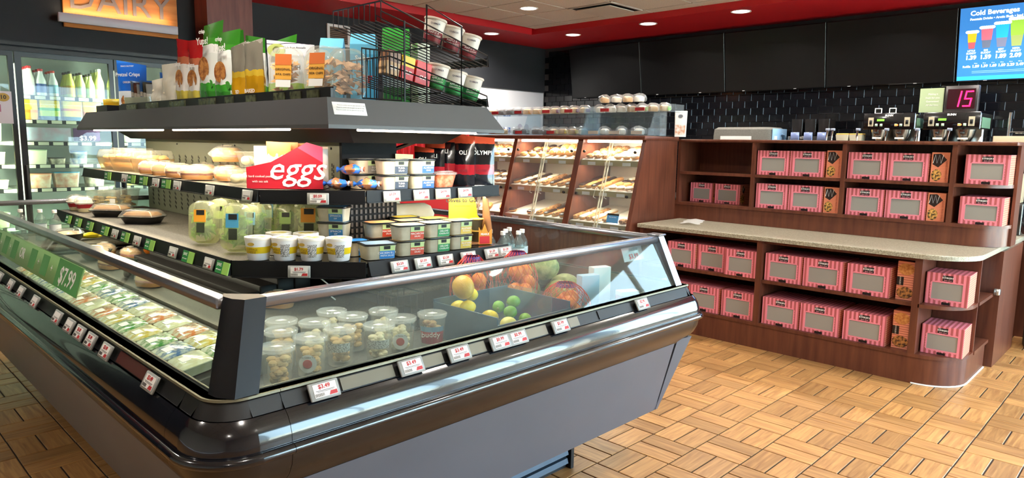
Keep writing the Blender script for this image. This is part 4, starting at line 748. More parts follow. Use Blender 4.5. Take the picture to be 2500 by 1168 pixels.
# ================================================================ COFFEE BAR AND MENU SCREENS
cb = thing('coffee_counter', 'back counter of dark laminate under the black tile wall', 'counter', (0, 0, 0))
ob('cabinet', MB().box(7.30, 7.97, .2, 6.6, 0, .96).mesh('cabinet', cherrydk, False), cb); ob('worktop', MB().box(7.24, 7.975, .18, 6.62, .96, 1.0, .004).mesh('worktop', mat('worktop_dark', '#2d2926', .3)), cb)
lcd = mat('lcd_green', '#6fbf3a', .4, emit=.8); glow = mat('switch_glow', '#ff7a3a', .4, emit=1.2)
def brewer(y, lab):
    t = thing('coffee_brewer', lab, 'coffee machine', (7.40, y, 1.0), -90, 'twin coffee brewers')
    ob('base', MB().box(-.22, .22, 0, .5, 0, .08, .01).mesh('base', black), t); ob('column', MB().box(-.2, .2, .3, .5, .08, .93, .01).mesh('column', steel), t)
    ob('hood', MB().box(-.2275, .2275, .01, .5, .79, .93, .006).mesh('hood', steel), t); ob('front_panel', MB().box(-.2275, .2275, 0, .012, .785, .94, .004).mesh('front_panel', gloss), t)
    txt('BUNN', .025, white, t, (0, -.002, .918), 'maker_name', bold=.0012)
    for s in (-1, 1):
        ob('tea_picture', MB().box(s*.16-.024, s*.16+.024, -.002, 0, .815, .90).mesh('tea_picture', mat('switch_plate', '#b9ae94', .5), False), t); ob('rocker_switch', MB().box(s*.16-.012, s*.16+.012, -.008, -.002, .835, .875, .002).mesh('rocker_switch', black), t)
        for k in (0, 1):
            b_ = ob('brew_button', MB().box(s*.065-.012+.044*k*s, s*.065+.012+.044*k*s, -.004, 0, .815, .84, .002).mesh('brew_button', mat('button_pale', '#b8d0b4', .4)), t)
            if s > 0 and k == 0: ob('button_lamp', MB().box(.055, .085, -.006, -.004, .82, .834).mesh('button_lamp', glow, False), b_)
        fn = ob('brew_funnel', MB().lathe([(.03, .66), (.05, .68), (.07, .72), (.085, .785)], 18, (s*.1, .1, 0)).mesh('brew_funnel', steel), t)
        ob('funnel_badge', MB().box(s*.1-.04, s*.1+.04, .012, .016, .695, .712).mesh('funnel_badge', white, False), fn); ob('funnel_handle', MB().box(s*.1-.012, s*.1+.012, -.05, .03, .745, .76, .003).mesh('funnel_handle', black), fn)
        sv = ob('coffee_server', MB().lathe([(.085, .08), (.09, .1), (.09, .48), (.075, .56), (.07, .60)], 18, (s*.1, .1, 0)).mesh('coffee_server', steel), t); ob('server_lid', MB().lathe([(.075, .6), (.07, .64), (.03, .655)], 18, (s*.1, .1, 0)).mesh('server_lid', black), sv)
    ob('display', MB().box(-.105, -.04, -.003, 0, .865, .885).mesh('display', lcd, False), t); ob('side_band', MB().box(.2285, .231, .05, .40, .80, .895).mesh('side_band', mat('band_green', '#7fa98a', .4), False), t)
    return t
brewer(2.163, 'black twin coffee brewer with two white cups on top'); brewer(1.64, 'black twin coffee brewer below the red digit sign')
for k, y in enumerate((2.30, 2.17)):
    t = thing('cup_holder', f'small white square holder on top of the coffee brewer, {["left", "right"][k]} one', 'holder', (7.52, y, 1.941), -75, 'white holders on the brewer')
    ob('shell', MB().box(-.032, .032, 0, .05, 0, .008, .002).box(-.032, .032, 0, .05, .047, .055, .002).box(-.032, -.024, 0, .05, .008, .047).box(.024, .032, 0, .05, .008, .047).mesh('shell', white), t); ob('back', MB().box(-.024, .024, .044, .05, .008, .047).mesh('back', black, False), t)
t = thing('slogan_sign', 'pale green sign reading Making it fresh for you beside the red digits', 'sign', (7.52, 1.845, 1.945), -90)
ob('sheet', MB().box(-.10, .10, 0, .004, .002, .225).mesh('sheet', mat('sign_sage', '#9cab86', .5)), t); ob('foot', MB().box(-.08, .08, 0, .05, 0, .004).mesh('foot', acrylic, False), t)
for k, s in enumerate(('Making it', 'fresh for you.', 'Guaranteed.', 'All the time.')): txt(s, .022, white, t, (.01, -.0012, .17-.034*k), ext=.0003)
t = thing('led_counter', 'black digital counter glowing red 15 on top of the brewer', 'led sign', (7.50, 1.60, 1.943), -90)
ob('case', MB().box(-.135, .135, 0, .06, 0, .24, .008).mesh('case', mat('led_case', '#231a1c', .5)), t); ob('screen', MB().box(-.11, .11, -.003, 0, .03, .21).mesh('screen', mat('led_screen', '#2a0410', .3)), t)
ledm = mat('led_red', '#ff1240', .5, emit=6); SEG = {'1': ('b', 'c'), '5': 'afgcd'}
def seg(cx, s, w=.05, h=.13):
    mb = MB(); L_ = {'a': ((-w/2, h/2), (w/2, h/2)), 'g': ((-w/2, 0), (w/2, 0)), 'd': ((-w/2, -h/2), (w/2, -h/2)), 'f': ((-w/2, 0), (-w/2, h/2)), 'b': ((w/2, 0), (w/2, h/2)), 'e': ((-w/2, -h/2), (-w/2, 0)), 'c': ((w/2, -h/2), (w/2, 0))}
    for k in s:
        (x0, z0), (x1, z1) = L_[k]
        for q in range(6):
            u = q/5; x = x0+(x1-x0)*u; z = z0+(z1-z0)*u; mb.box(cx+x+z*.15-.006, cx+x+z*.15+.006, -.006, -.003, .12+z-.006, .12+z+.006)
    return mb
ob('digit_one', seg(-.035, SEG['1']).mesh('digit_one', ledm, False), t); ob('digit_five', seg(.055, SEG['5']).mesh('digit_five', ledm, False), t)
# grey insulated drink bin with a pale blue side
t = thing('drink_dispenser', 'grey insulated dispenser with white plate and pale blue side behind shelf unit', 'dispenser', (7.40, 3.67, 1.0), -90)
ob('body', MB().loft([rrect(.35, .2, .05, 0, 0, .2), rrect(.35, .2, .05, .72, 0, .2), rrect(.345, .195, .05, .79, 0, .2), rrect(.31, .17, .05, .815, 0, .2)]).mesh('body', mat('foam_grey', '#55544f', .8, noise=(90, '#6d6b64', .3))), t)
ob('front_plate', MB().box(-.24, .13, -.012, 0, .45, .715, .003).mesh('front_plate', mat('plate_grey', '#a29c98', .4)), t); ob('arch_mark', MB().tube([(-.055+.055*math.cos(a*math.pi/10), -.014, .6+.05*math.sin(a*math.pi/10)) for a in range(11)], .006).mesh('arch_mark', black), t)
ob('side_panel', MB().box(.351, .36, .02, .38, .3, .8, .004).mesh('side_panel', mat('foam_blue', '#8db6dc', .5)), t); ob('side_handle', MB().tube([(.362, .24, .5), (.385, .26, .52), (.385, .30, .66), (.375, .27, .73), (.362, .22, .74)], .012).mesh('side_handle', mat('foam_blue', '#8db6dc', .5)), t); ob('side_badge', MB().box(.36, .362, .06, .13, .68, .72).mesh('side_badge', white, False), t); ob('side_port', MB().box(.36, .364, .04, .12, .60, .66).mesh('side_port', mat('port_blue', '#1c2aa0', .3), False), t)
t = thing('hot_drink_machine', 'black triple bean hopper machine beside the pale blue dispenser', 'coffee machine', (7.52, 2.93, 1.0), -90)
ob('body', MB().box(-.26, .2, 0, .4, 0, .72, .008).mesh('body', gloss), t)
for k in range(3):
    h = ob('bean_hopper', MB().loft([rrect(.055, .08, .01, .73, -.18+.14*k, .12), rrect(.06, .09, .01, .88, -.18+.14*k, .12), rrect(.06, .09, .01, .9, -.18+.14*k, .12)]).mesh('bean_hopper', mat('hopper_dark', '#1d1c1d', .2)), t)
    ob('dispense_plate', MB().box(-.225+.14*k, -.135+.14*k, -.008, 0, .66, .76, .003).mesh('dispense_plate', mat('plate_blue', '#7d8cb8', .3, metal=.4)), h)
txt('BEAN TO CUP', .016, white, t, (-.12, -.002, .70), 'maker_name', ext=.0004)
for k, y in enumerate((2.71, 2.66, 2.42, 2.163, 1.90, 1.64)):
    t = thing('tap_handle', f'chrome tap lever rising behind the shelf unit, {ORD[k]} from the drink machine', 'tap', (7.34, y, 1.0), -90, 'chrome tap levers')
    ob('post', MB().tube([(0, 0, 0), (0, 0, .62), (.0, -.01, .72), (.012, -.03, .785)], .009, 8).mesh('post', chrome), t); ob('lever_cap', MB().box(-.004, .035, -.045, -.015, .77, .795, .004).mesh('lever_cap', mat('lever_grey', '#8d94a6', .3)), t)
for k, y in enumerate((2.60, 2.47)):
    t = thing('creamer_bin', f'small pale bin of creamers by the taps, {["left", "right"][k]} one', 'bin', (7.45, y, 1.0), -90, 'creamer bins')
    ob('stand', MB().box(-.05, .05, 0, .1, 0, .66).mesh('stand', black, False), t); ob('tub', MB().loft([rrect(.055, .05, .008, .66, 0, .05), rrect(.065, .058, .008, .735, 0, .05)]).mesh('tub', mat('creamer_cream', '#cfc8b0', .5)), t); ob('lid', MB().box(-.06, .06, 0, .1, .735, .748, .003).mesh('lid', mat('creamer_lid', '#c9a24a', .5)), t)
t = thing('wire_rack', 'chrome post wire shelf rack beside the coffee brewers', 'rack', (7.42, 1.18, 1.0), -90)
for x in (-.02, .38): ob('post', MB().tube([(x, 0, 0), (x, 0, .93)], .012, 8).mesh('post', chrome), t)
for z in (.62, .76):
    w_ = ob('wire_shelf', MB().tube([(-.02, 0, z), (.38, 0, z), (.38, .3, z), (-.02, .3, z)], .006, 6, True).mesh('wire_shelf', chrome), t)
    for k in range(9): ob('wire', cm(('rackwire', z), lambda: MB().tube([(0, 0, z), (0, .3, z)], .003, 5).mesh('wire', chrome)), w_, (.02+k*.04, 0, 0))
for k, (z, h, lb) in enumerate(((1.50, .22, 'upper'), (1.175, .24, 'lower'))):
    t = thing('kraft_carton', f'{lb} plain beige carton past the end of the shelf unit', 'box', (7.02, 1.10, z), -90, 'beige cartons')
    ob('carton', MB().box(-.14, .10, 0, .13, 0, h, .003).mesh('carton', mat('kraft', '#b3a184', .7)), t); ob('tape', MB().box(-.14, .10, .05, .08, h, h+.001).mesh('tape', mat('tape_brown', '#8f7c5d', .4), False), t)
t = thing('drink_tower', 'black drink dispenser tower past the end of the shelf unit', 'dispenser', (7.0, 1.10, .906), -90)
ob('body', MB().box(-.14, .12, .02, .19, 0, .265, .006).mesh('body', gloss), t); ob('mid_shelf', MB().box(-.15, .13, -.01, .19, .522, .592, .004).mesh('mid_shelf', black), t); ob('posts', MB().box(-.15, -.13, .16, .19, .26, .53).box(.11, .13, .16, .19, .26, .53).mesh('posts', black, False), t)
t = thing('trash_bin', 'dark round trash bin at the far end of the counter', 'bin', (7.02, .70, 0))
ob('drum', MB().lathe([(.17, 0), (.18, .02), (.19, .72), (.18, .74)], 24).mesh('drum', mat('bin_dark', '#2a2826', .5)), t); ob('rim', MB().lathe([(.195, .72), (.2, .74), (.195, .76), (.15, .78), (.1, .78)], 24).mesh('rim', gloss), t)
# ---- menu screens: a tilted row, four dark and one lit
scrm = mat('screen_off', '#050506', .34, spec=.4)
def screen(y0, y1, lab, lit=False):
    w = y1-y0; t = thing('menu_screen', lab, 'screen', (7.95, (y0+y1)/2, 2.25), -90, 'menu screens on the tile wall', rx=0)
    t.rotation_euler = (math.radians(9), 0, math.radians(-90)); t.location.x = 7.93
    ob('bezel', MB().box(-w/2, w/2, 0, .05, 0, .69, .004).mesh('bezel', scrm if not lit else black), t)
    ob('panel', MB().box(-w/2+.008, w/2-.008, -.002, 0, .012, .68).mesh('panel', scrm if not lit else mat('screen_blue', '#2f6fb0', .4, emit=.85), False), t)
    ob('mount', MB().box(-.15, .15, .05, .062, .2, .45).mesh('mount', black, False), t)
    for k in (-.3, .22): ob('badge', MB().box(w*k-.015, w*k+.015, -.0035, -.002, .004, .009).mesh('badge', mat('badge_silver', '#c9c9c9', .3), False), t)
    return t
SCR = [1.762, 2.985, 4.165, 5.36, 6.55]
for k in range(4): screen(SCR[k]+.004, SCR[k+1]-.004, f'dark switched off menu screen, {ORD[k]} from the lit one')
m = screen(.545, 1.754, 'lit blue menu screen listing cold beverages and prices', True); W0 = -.605
wt = mat('screen_white', '#f4f8ff', .4, emit=1.0)
ob('title_bar', MB().box(W0+.01, .595, -.003, -.002, .014, .05).mesh('title_bar', mat('screen_lightblue', '#2f9df0', .4, emit=1.0), False), m)
txt('Cold Beverages', .060, wt, m, (W0+.09, -.0035, .625), 'menu_title', align='LEFT', bold=.0016); txt('Fountain Drinks \u2022 Arctic Slush \u2022 Iced Tea', .0275, wt, m, (W0+.09, -.0035, .572), 'menu_line', align='LEFT', bold=.001)
CUPS = [(.115, .038, .165, '#e8a020', '#a8505a', 'LITTLE', '1.39'), (.232, .047, .2, '#d85a6a', '#5a6478', 'BIG', '1.59'), (.350, .053, .23, '#1f98e8', '#6a7088', 'BEST', '1.89'), (.465, .058, .26, '#7fae3a', '#8a9a5a', 'MEGA', '2.09')]
for x, r, h, c1, c2, nm, pr in CUPS:
    X = W0+x; z0 = .305
    cp = ob('cup_picture', MB().add([(X-r*.62, -.003, z0), (X+r*.62, -.003, z0), (X+r*.82, -.003, z0+h*.4), (X-r*.82, -.003, z0+h*.4)], [(0, 1, 2, 3)]).mesh('cup_picture', mat('cup_'+c2[1:], c2, .4, emit=.8), False), m)
    ob('drink_picture', MB().add([(X-r*.82, -.0032, z0+h*.36), (X+r*.82, -.0032, z0+h*.36), (X+r, -.0032, z0+h*.9), (X-r, -.0032, z0+h*.9)], [(0, 1, 2, 3)]).mesh('drink_picture', mat('cup_'+c1[1:], c1, .4, emit=.9), False), cp)
    ob('ice_picture', (lambda b: [b.add([(X+r*.9*(q/2.5-1)+.022*math.cos(a*math.pi/4), -.0034, z0+h*.93+.015*math.sin(a*math.pi/4)) for a in range(8)], [tuple(range(8))]) for q in range(6)] and b)(MB()).mesh('ice_picture', wt, False), cp)
    txt(nm, .021, wt, m, (X, -.0035, .285), 'cup_size', bold=.0006); txt('BUDDY', .023, wt, m, (X, -.0035, .262), 'cup_word', bold=.0006); txt(pr, .052, wt, m, (X, -.0035, .222), 'cup_price', bold=.0022)
txt('Refills', .027, wt, m, (W0+.085, -.0035, .14), 'refill_word', bold=.0006)
for k, s in enumerate(('1.09', '1.39', '1.69', '1.89', '2.29', '2.49')): txt(s, .034, wt, m, (W0+.158+.069*k, -.0035, .14), 'refill_price', bold=.0012); txt(('24 oz', '32 oz', '44 oz', '52 oz', '64 oz', '100 oz')[k], .011, wt, m, (W0+.158+.069*k, -.0035, .168), 'refill_size')
for k in range(2): ob('fine_print', MB().box(W0+.13, .5, -.0032, -.002, .092-.014*k, .097-.014*k).mesh('fine_print', mat('print_dim', '#7fb0e0', .4, emit=.6), False), m)
area('screen_glow', (0, -.05, .35), (0, -1, 0), 1.1, .6, 6, (.35, .62, 1), parent=m)
# ================================================================ DAIRY COOLER
ck = thing('dairy_cooler', 'walk-in dairy cooler with black framed glass doors', 'cooler', (0, 0, 0))
cin = mat('cooler_inside', '#7f8884', .5); cfr = mat('cooler_frame', '#0b0b0c', .35); wsh = mat('cooler_shelf', '#b9beb4', .4); CY0 = YD+.02
ob('shell', MB().box(-1, 2.86, YD+1.0, YD+1.03, 0, 2.4).box(-1.03, -1, YD+.12, YD+1.03, 0, 2.4).box(2.86, 2.89, YD+.12, YD+1.03, 0, 2.4).box(-1, 2.86, YD+.12, YD+1.03, 2.37, 2.4).box(-1, 2.86, YD+.0, YD+1.03, 0, .1).mesh('shell', cin, False), ck)
DX = [(-.82, -.10), (-.10, .62), (.62, 1.345), (1.345, 2.10), (2.10, 2.855)]
for a, b in DX:
    d_ = ob('door', MB().box(a+.005, b-.005, YD-.01, YD+.03, 2.255, 2.295).box(a+.005, b-.005, YD-.01, YD+.03, .1, .2).box(a+.005, a+.052, YD-.01, YD+.03, .2, 2.255).box(b-.042, b-.005, YD-.01, YD+.03, .2, 2.255).mesh('door', cfr, False), ck)
    ob('glass_pane', MB().box(a+.052, b-.042, YD+.008, YD+.014, .2, 2.255).mesh('glass_pane', glass, False), d_)
    ob('handle', MB().box(a+.02, a+.04, YD-.05, YD-.03, .85, 1.35, .004).box(a+.022, a+.038, YD-.03, YD-.01, .87, .89).box(a+.022, a+.038, YD-.03, YD-.01, 1.31, 1.33).mesh('handle', black), d_)
    area('door_lamp', (b-.01, YD+.06, 1.25), (-.35, 1, 0), .03, 2.0, 17, (.93, 1, .76), parent=ck)
    ob('lamp_tube', MB().tube([(b-.005, YD+.05, .3), (b-.005, YD+.05, 2.2)], .012, 8).mesh('lamp_tube', mat('cooler_tube', '#eefbe0', .4, emit=4)), ck)
SZ = [1.945, 1.735, 1.545, 1.345, 1.135, .8, .45]
for k, z in enumerate(SZ):
    for a, b in DX[1:]:
        s_ = ob('shelf', MB().box(a+.02, b-.02, YD+.16, YD+.75, z-.018, z, .003).mesh('shelf', wsh), ck)
        ob('shelf_channel', MB().box(a+.02, b-.02, YD+.15, YD+.158, z-.032, z+.004).mesh('shelf_channel', black, False), s_)
        for q in range(6): ob('shelf_ticket', cm('cticket', lambda: MB().box(-.04, .04, -.003, 0, -.014, .014).mesh('shelf_ticket', mat('ticket_pale', '#d4d6bf', .5), False)), s_, (a+.09+q*.112, YD+.149, z-.014))
def bottle_mesh(h, r, m):
    return MB().lathe([(r*.85, 0), (r, .01), (r, h*.48), (r*.92, h*.56), (r*.55, h*.74), (r*.42, h*.84), (r*.42, h*.9)], 14).mesh('body', m)
def cbottle(x, y, z, h, r, col, cap, labcol, label, grp):
    t = thing('bottle', label, 'bottle', (x, y, z+.001), 0, grp)
    ob('body', cm(('cb', h, r, col), lambda: bottle_mesh(h, r, mat('liq_'+col[1:], col, .25, coat=.3))), t)
    ob('cap', cm(('cc', h, r, cap), lambda: MB().lathe([(r*.48, h*.895), (r*.48, h*.97), (r*.4, h*.985)], 12).mesh('cap', mat('cap_'+cap[1:], cap, .4))), t)
    ob('label', cm(('cl', h, r, labcol), lambda: MB().lathe([(r*1.012, h*.12), (r*1.012, h*.44)], 14, cap=(0, 0)).mesh('label', mat('lab_'+labcol[1:], labcol, .4))), t)
rows = [(1.49, .26, .042, '#eeeee6', '#c01f2c', '#e8e8e8', 'white bottle with red cap'), (1.575, .24, .042, '#e6eef2', '#b01c2c', '#2a4f96', 'white creamer bottle with blue label and red cap'), (1.665, .23, .04, '#e8f0f0', '#c8382c', '#7fb6cc', 'pale creamer bottle with teal label and red cap'),
        (1.80, .235, .036, '#eef07a', '#2c2c2a', '#d8a83a', 'yellow drink bottle with orange label'), (1.885, .23, .035, '#eef5a0', '#2c2c2a', '#b8e0b0', 'pale yellow drink bottle with green label'), (1.962, .225, .035, '#f0f5a8', '#2c2c2a', '#d6dcb0', 'pale yellow drink bottle with faint label'),
        (2.035, .275, .04, '#eef58e', '#c8ccc0', '#b6cc8c', 'tall yellow drink bottle with green label'), (2.115, .275, .04, '#eef08a', '#c8ccc0', '#a8a878', 'tall yellow drink bottle with olive label')]
for x, h, r, c_, cp, lc, nm in rows:
    for d in range(3):
        if x > 2.09: x = 2.19
        cbottle(x, YD+.215+d*.095, SZ[0], h, r, c_, cp, lc, nm+f', {["first", "second", "third"][d]} in its row, top shelf', 'bottles on the top cooler shelf')
def pouch_mesh(w, h, d, m): return MB().loft([rrect(w*.46, d*.5, d*.4, 0), rrect(w*.5, d*.5, d*.45, h*.15), rrect(w*.5, d*.36, d*.3, h*.55), rrect(w*.49, d*.1, d*.08, h*.9), rrect(w*.49, .003, .002, h)]).mesh('pouch', m)
chm = [bands('pouch_orange', [(0, '#e89a2c'), (.35, '#d8761c'), (.5, '#e8b838')], 2), bands('pouch_green', [(0, '#2a5a78'), (.2, '#a8c83c'), (.48, '#3f9a2a'), (.62, '#e0c838')], 2), bands('pouch_peach', [(0, '#2a5a78'), (.2, '#dcc85a'), (.5, '#c8684a'), (.62, '#e0d048')], 2)]
for k, x in enumerate((1.455, 1.625, 1.80, 1.96)):
    for d in range(2):
        t = thing('cheese_pouch', f'{["orange", "green banded", "peach banded", "yellow"][k]} shredded cheese pouch in the cooler, {["front", "second"][d]} of its row', 'pouch', (x, YD+.20+d*.06, SZ[1]+.001), 0, 'cheese pouches in the cooler')
        ob('pouch', cm(('chp', k % 3), lambda: pouch_mesh(.155, .175, .05, chm[k % 3])), t); ob('zip_strip', cm('zip', lambda: MB().box(-.07, .07, -.012, -.009, .135, .14).mesh('zip_strip', mat('zip_pale', '#f0e8a0', .4), False)), t)
t = thing('cooler_banner', 'washed-out pink and blue picture strip across the cooler shelf', 'banner', (1.70, YD+.13, 1.615), 0)
ob('sheet', MB().box(-.28, .06, 0, .003, -.06, .055).mesh('sheet', mat('banner_wash', '#b890a0', .4, noise=(9, '#a9c8d8', .2))), t); ob('price_card', MB().box(.075, .29, -.004, 0, -.06, .055).mesh('price_card', mat('card_purple', '#4a2450', .4)), t); txt('$3.99', .06, white, t, (.19, -.006, -.035), 'price', bold=.001)
def ctub(x, y, z, w, h, d, col, label, lid=None, name='food_tub', cat='tub', grp='packs in the cooler'):
    t = thing(name, label, cat, (x, y, z+.001), 0, grp)
    ob('tub', cm(('ct', w, h, d, col), lambda: MB().loft([rrect(w*.44, d*.44, .02, 0), rrect(w*.5, d*.5, .022, h*.9), rrect(w*.5, d*.5, .022, h)]).mesh('tub', mat('ctub_'+col[1:], col, .4, noise=(18, '#d8d0b8', .2)))), t)
    ob('lid', cm(('ctl', w, h, d, lid), lambda: MB().loft([rrect(w*.52, d*.52, .024, h), rrect(w*.52, d*.52, .024, h+.008)]).mesh('lid', mat('clid_'+(lid or 'dfdcc4'), '#'+(lid or 'dfdcc4'), .4))), t)
L4 = 1.345
ctub(1.50, YD+.25, SZ[3], .16, .12, .12, '#c9d0b4', 'pale green pack on the fourth cooler shelf', '9fb894'); ctub(1.66, YD+.25, SZ[3], .12, .05, .12, '#3a342c', 'low dark tray on the fourth cooler shelf', '2a2620')
ctub(1.84, YD+.25, SZ[3], .12, .11, .1, '#3a78b0', 'blue cardboard pack on the fourth cooler shelf', '244f80'); ctub(1.50, YD+.25, SZ[4], .2, .12, .14, '#c87850', 'orange carrot bag on the fifth cooler shelf', 'd89068'); ctub(1.72, YD+.25, SZ[4], .2, .13, .14, '#b86a52', 'sausage pack with blue label on the fifth cooler shelf', '3f9ac0')
ctub(1.95, YD+.25, SZ[4], .15, .1, .14, '#5a5a60', 'grey pack on the fifth cooler shelf')
for k, (zi, col, w, h, lb) in enumerate(((0, '#4a5048', .11, .2, 'bag of dark berries'), (1, '#d8e0b0', .12, .12, 'pale yoghurt cup'), (2, '#dfe4c8', .12, .15, 'white tub'), (3, '#c8a878', .14, .1, 'tan pack'), (0, '#5a6468', .05, .12, 'narrow grey wrapped bag'), (4, '#2f9a78', .16, .07, 'teal tray'), (5, '#e0d0a0', .14, .12, 'deli tub'))):
    for q in range(2): ctub(1.20-q*.18-(.1 if w < .06 else 0), YD+.25, SZ[zi], w, h, .13, col, f'{lb} on cooler shelf {["one", "two", "three", "four", "five", "six"][zi]} behind the first door, {["right", "left"][q]} one')
for k, (x, z, col) in enumerate(((2.24, SZ[3], '#cfd6e0'), (2.4, SZ[3], '#d8dce4'), (2.6, SZ[3], '#e2c840'), (2.26, SZ[4], '#d8c83a'), (2.44, SZ[4], '#e0d24a'), (2.62, SZ[4], '#d0c040'), (2.3, SZ[2], '#dfe6f0'), (2.55, SZ[2], '#dfe6f0'))): ctub(x, YD+.25, z, .14, .14, .13, col, f'{["white", "white", "yellow", "yellow", "yellow", "yellow", "white", "white"][k]} carton in the cooler right of the bagged snacks, {ORD[k]} of them')
t = thing('door_poster', 'white poster with a gold 10 badge stuck on the cooler door', 'poster', (1.16, YD-.013, 1.85), 0)
ob('sheet', MB().box(-.16, .15, -.002, 0, -.155, .11).mesh('sheet', mat('poster_white', '#d9cfd4', .5)), t); ob('badge', MB().add([(.09+.045*math.cos(a*math.pi/8), -.003, .06+.035*math.sin(a*math.pi/8)) for a in range(16)], [tuple(range(16))]).mesh('badge', mat('badge_gold', '#b8902c', .4), False), t); txt('10', .045, ink, t, (.09, -.004, .06), 'badge_number', bold=.001)
for x in (-.06, .04): ob('code_frame', MB().box(x-.03, x+.03, -.003, -.002, -.06, 0).mesh('code_frame', mat('poster_rose', '#b06a80', .5), False), t)
# ================================================================ PRODUCT BUILDERS
EPS = .0016
def bag_mesh(w, h, d, m, seed=0, gusset=.0, pinch=.0, crimp=True, flop=0.):
    """stand-up or pillow bag; front is -Y"""
    r = random.Random(seed); NU, NV = 9, 11; ph = [r.uniform(0, 6) for _ in range(6)]; sk = r.uniform(-.16, .16)*(1 if gusset else .4)
    def prof(v):
        if gusset and v < .12: return gusset+(1-gusset)*v/.12*1.0
        a = math.sin(math.pi*min(1, max(0, (v-.0)/1.0)))**.6 if not gusset else math.cos(math.pi/2*max(0, (v-.12)/.88))**.8
        return a
    rings = []
    for j in range(NV+1):
        v = j/NV; b = max(prof(v), .03); ww = w*(1-pinch*math.sin(math.pi*v)); ring = []
        if v > .93 and crimp: b = .03; ww = w*(1-pinch*.2)
        lean = flop*v*v
        for side in (0, 1):
            for i in range(NU):
                u = -1+2*i/(NU-1)
                if side: u = -u
                if side and i in (0, NU-1): continue
                q = (1-abs(u)**2.6)**.7 if abs(u) < 1 else 0
                wr = .16*math.sin(u*5+ph[0]+v*3)+.12*math.sin(v*13+ph[1]+u*2)+.08*math.sin(v*23+u*7+ph[2])
                y = d/2*b*q*(1+wr)+.0015; ring.append((u*ww/2, (y if side else -y)+lean, v*h+(.004*math.sin(u*4+ph[3]) if 0 < v < 1 else 0)+u*w/2*sk*v*v-(abs(sk)*w/2*v*v)))
        rings.append(ring)
    return MB().loft(rings).mesh('pouch', m)
def bag(x, y, z, w, h, d, rz, m, label, group=None, seed=0, gusset=.75, tilt=0, texts=(), prints=(), name='snack_bag', cat='bag', crimp=None, flop=0., pinch=.05, ry=0):
    t = thing(name, label, cat, (x, y, z+EPS), rz, group, rx=tilt, ry=ry)
    p_ = ob('pouch', cm(('bag', w, h, d, m.name, seed, gusset, flop, pinch), lambda: bag_mesh(w, h, d, m, seed, gusset, pinch, True, flop)), t)
    for s, size, mm, dx, zz in texts: txt(s, size, mm, t, (dx, -d/2-.004, zz), ext=.0004, bold=size*.02)
    for k, (kind, dx, zz, rx, rzz, mm) in enumerate(prints):
        n = 18; ob(kind, MB().loft([[(dx+rx*math.cos(a*2*math.pi/n), yy, zz+rzz*math.sin(a*2*math.pi/n)) for a in range(n)] for yy in (-d/2*.82-.004, -d/2*.82-.0032)]).mesh(kind, mm, False), t)
    if crimp: ob('top_seal', MB().box(-w*.47, w*.47, -.004+flop, .004+flop, h*.94, h*1.0, .001).mesh('top_seal', crimp), t)
    return t
def hub(m): return m
green_bag = bands('apple_bag', [(0, '#2f7d22'), (.18, '#3c9a2c'), (.27, '#d9dcd6'), (.62, '#e8e8e4'), (.72, '#3a8a26'), (.80, '#2f7a1e')], 2, .22, wob=.05, coat=.3)
chip_print = mat('chip_picture', '#8a4a22', .5, noise=(45, '#c98a4a', .1)); red_bag = bands('red_bag', [(0, '#b8341e'), (.12, '#c9b84a'), (.25, '#d8d4ce'), (.62, '#b86a4a'), (.72, '#b01c20')], 2, .22, wob=.06, coat=.3)
TZ0 = 1.764
# ---- on the canopy, left to right
t = thing('snack_tray', 'low black tray of yellow snack packs at the far end of the canopy', 'tray', (1.59, 5.41, TZ0+EPS), -90)
ob('tray', MB().box(-.12, .12, -.09, .09, 0, .006).box(-.12, .12, -.09, -.084, .006, .045).box(-.12, .12, .084, .09, .006, .045).box(-.12, -.114, -.084, .084, .006, .045).box(.114, .12, -.084, .084, .006, .045).mesh('tray', black, False), t)
ym = bands('yellow_pack', [(0, '#d99a1c'), (.3, '#f0c020'), (.7, '#f4d84a')], 2, .25, wob=.2)
for k in range(6): bag(1.585, 5.325+.034*k, TZ0+.007, .10, .085, .019, -4, ym, f'small yellow snack pack in the black tray, {ORD[k]} in the row', 'yellow snack packs', k, 0)
bag(1.63, 5.17, TZ0, .24, .345, .07, -60, bands('pretzel_bag', [(0, '#1f5fb8'), (.10, '#dfe8f0'), (.40, '#1d62c4'), (.94, '#2a78dc')], 2, .25, coat=.3), 'large bright blue pretzel crisps bag standing at the far end', None, 3, texts=(('Pretzel Crisps', .034, white, 0, .245), ('ORIGINAL', .018, white, 0, .195), ('SNACK FACTORY', .013, white, 0, .30)), prints=(('pretzel_picture', 0, .075, .07, .05, mat('pretzel_print', '#a2602a', .5, noise=(40, '#d89a50', .1))),))
t = thing('acrylic_bin', 'clear acrylic bin holding small snack packets on the canopy', 'bin', (1.60, 4.86, TZ0+EPS), -78)
ob('walls', MB().box(-.13, .13, -.06, .06, 0, .004).box(-.13, .13, -.06, -.056, .004, .085).box(-.13, .13, .056, .06, .004, .085).box(-.13, -.126, -.056, .056, .004, .085).box(.126, .13, -.056, .056, .004, .085).mesh('walls', clear('bin_acrylic', '#e8ead8', .25, .06), False), t)
PK = [('silver', '#8c8c86'), ('dark olive', '#3c3c30'), ('blue', '#2a5a98'), ('silver', '#9a9a92'), ('brown', '#5a3020'), ('grey blue', '#5f7288')]
for k, (nm, c_) in enumerate(PK): bag(1.618-.0072*k, 4.775+.034*k, TZ0+.008, .08, .16+.012*(k % 3), .02, 10, bands('pk_'+c_[1:], [(0, c_), (.45, '#c8c4ba'), (.6, c_)], 2, .25, wob=.1, metal=.3), f'{nm} foil snack packet in the acrylic bin, {ORD[k]} from the white popcorn bags', 'packets in the acrylic bin', k, 0)
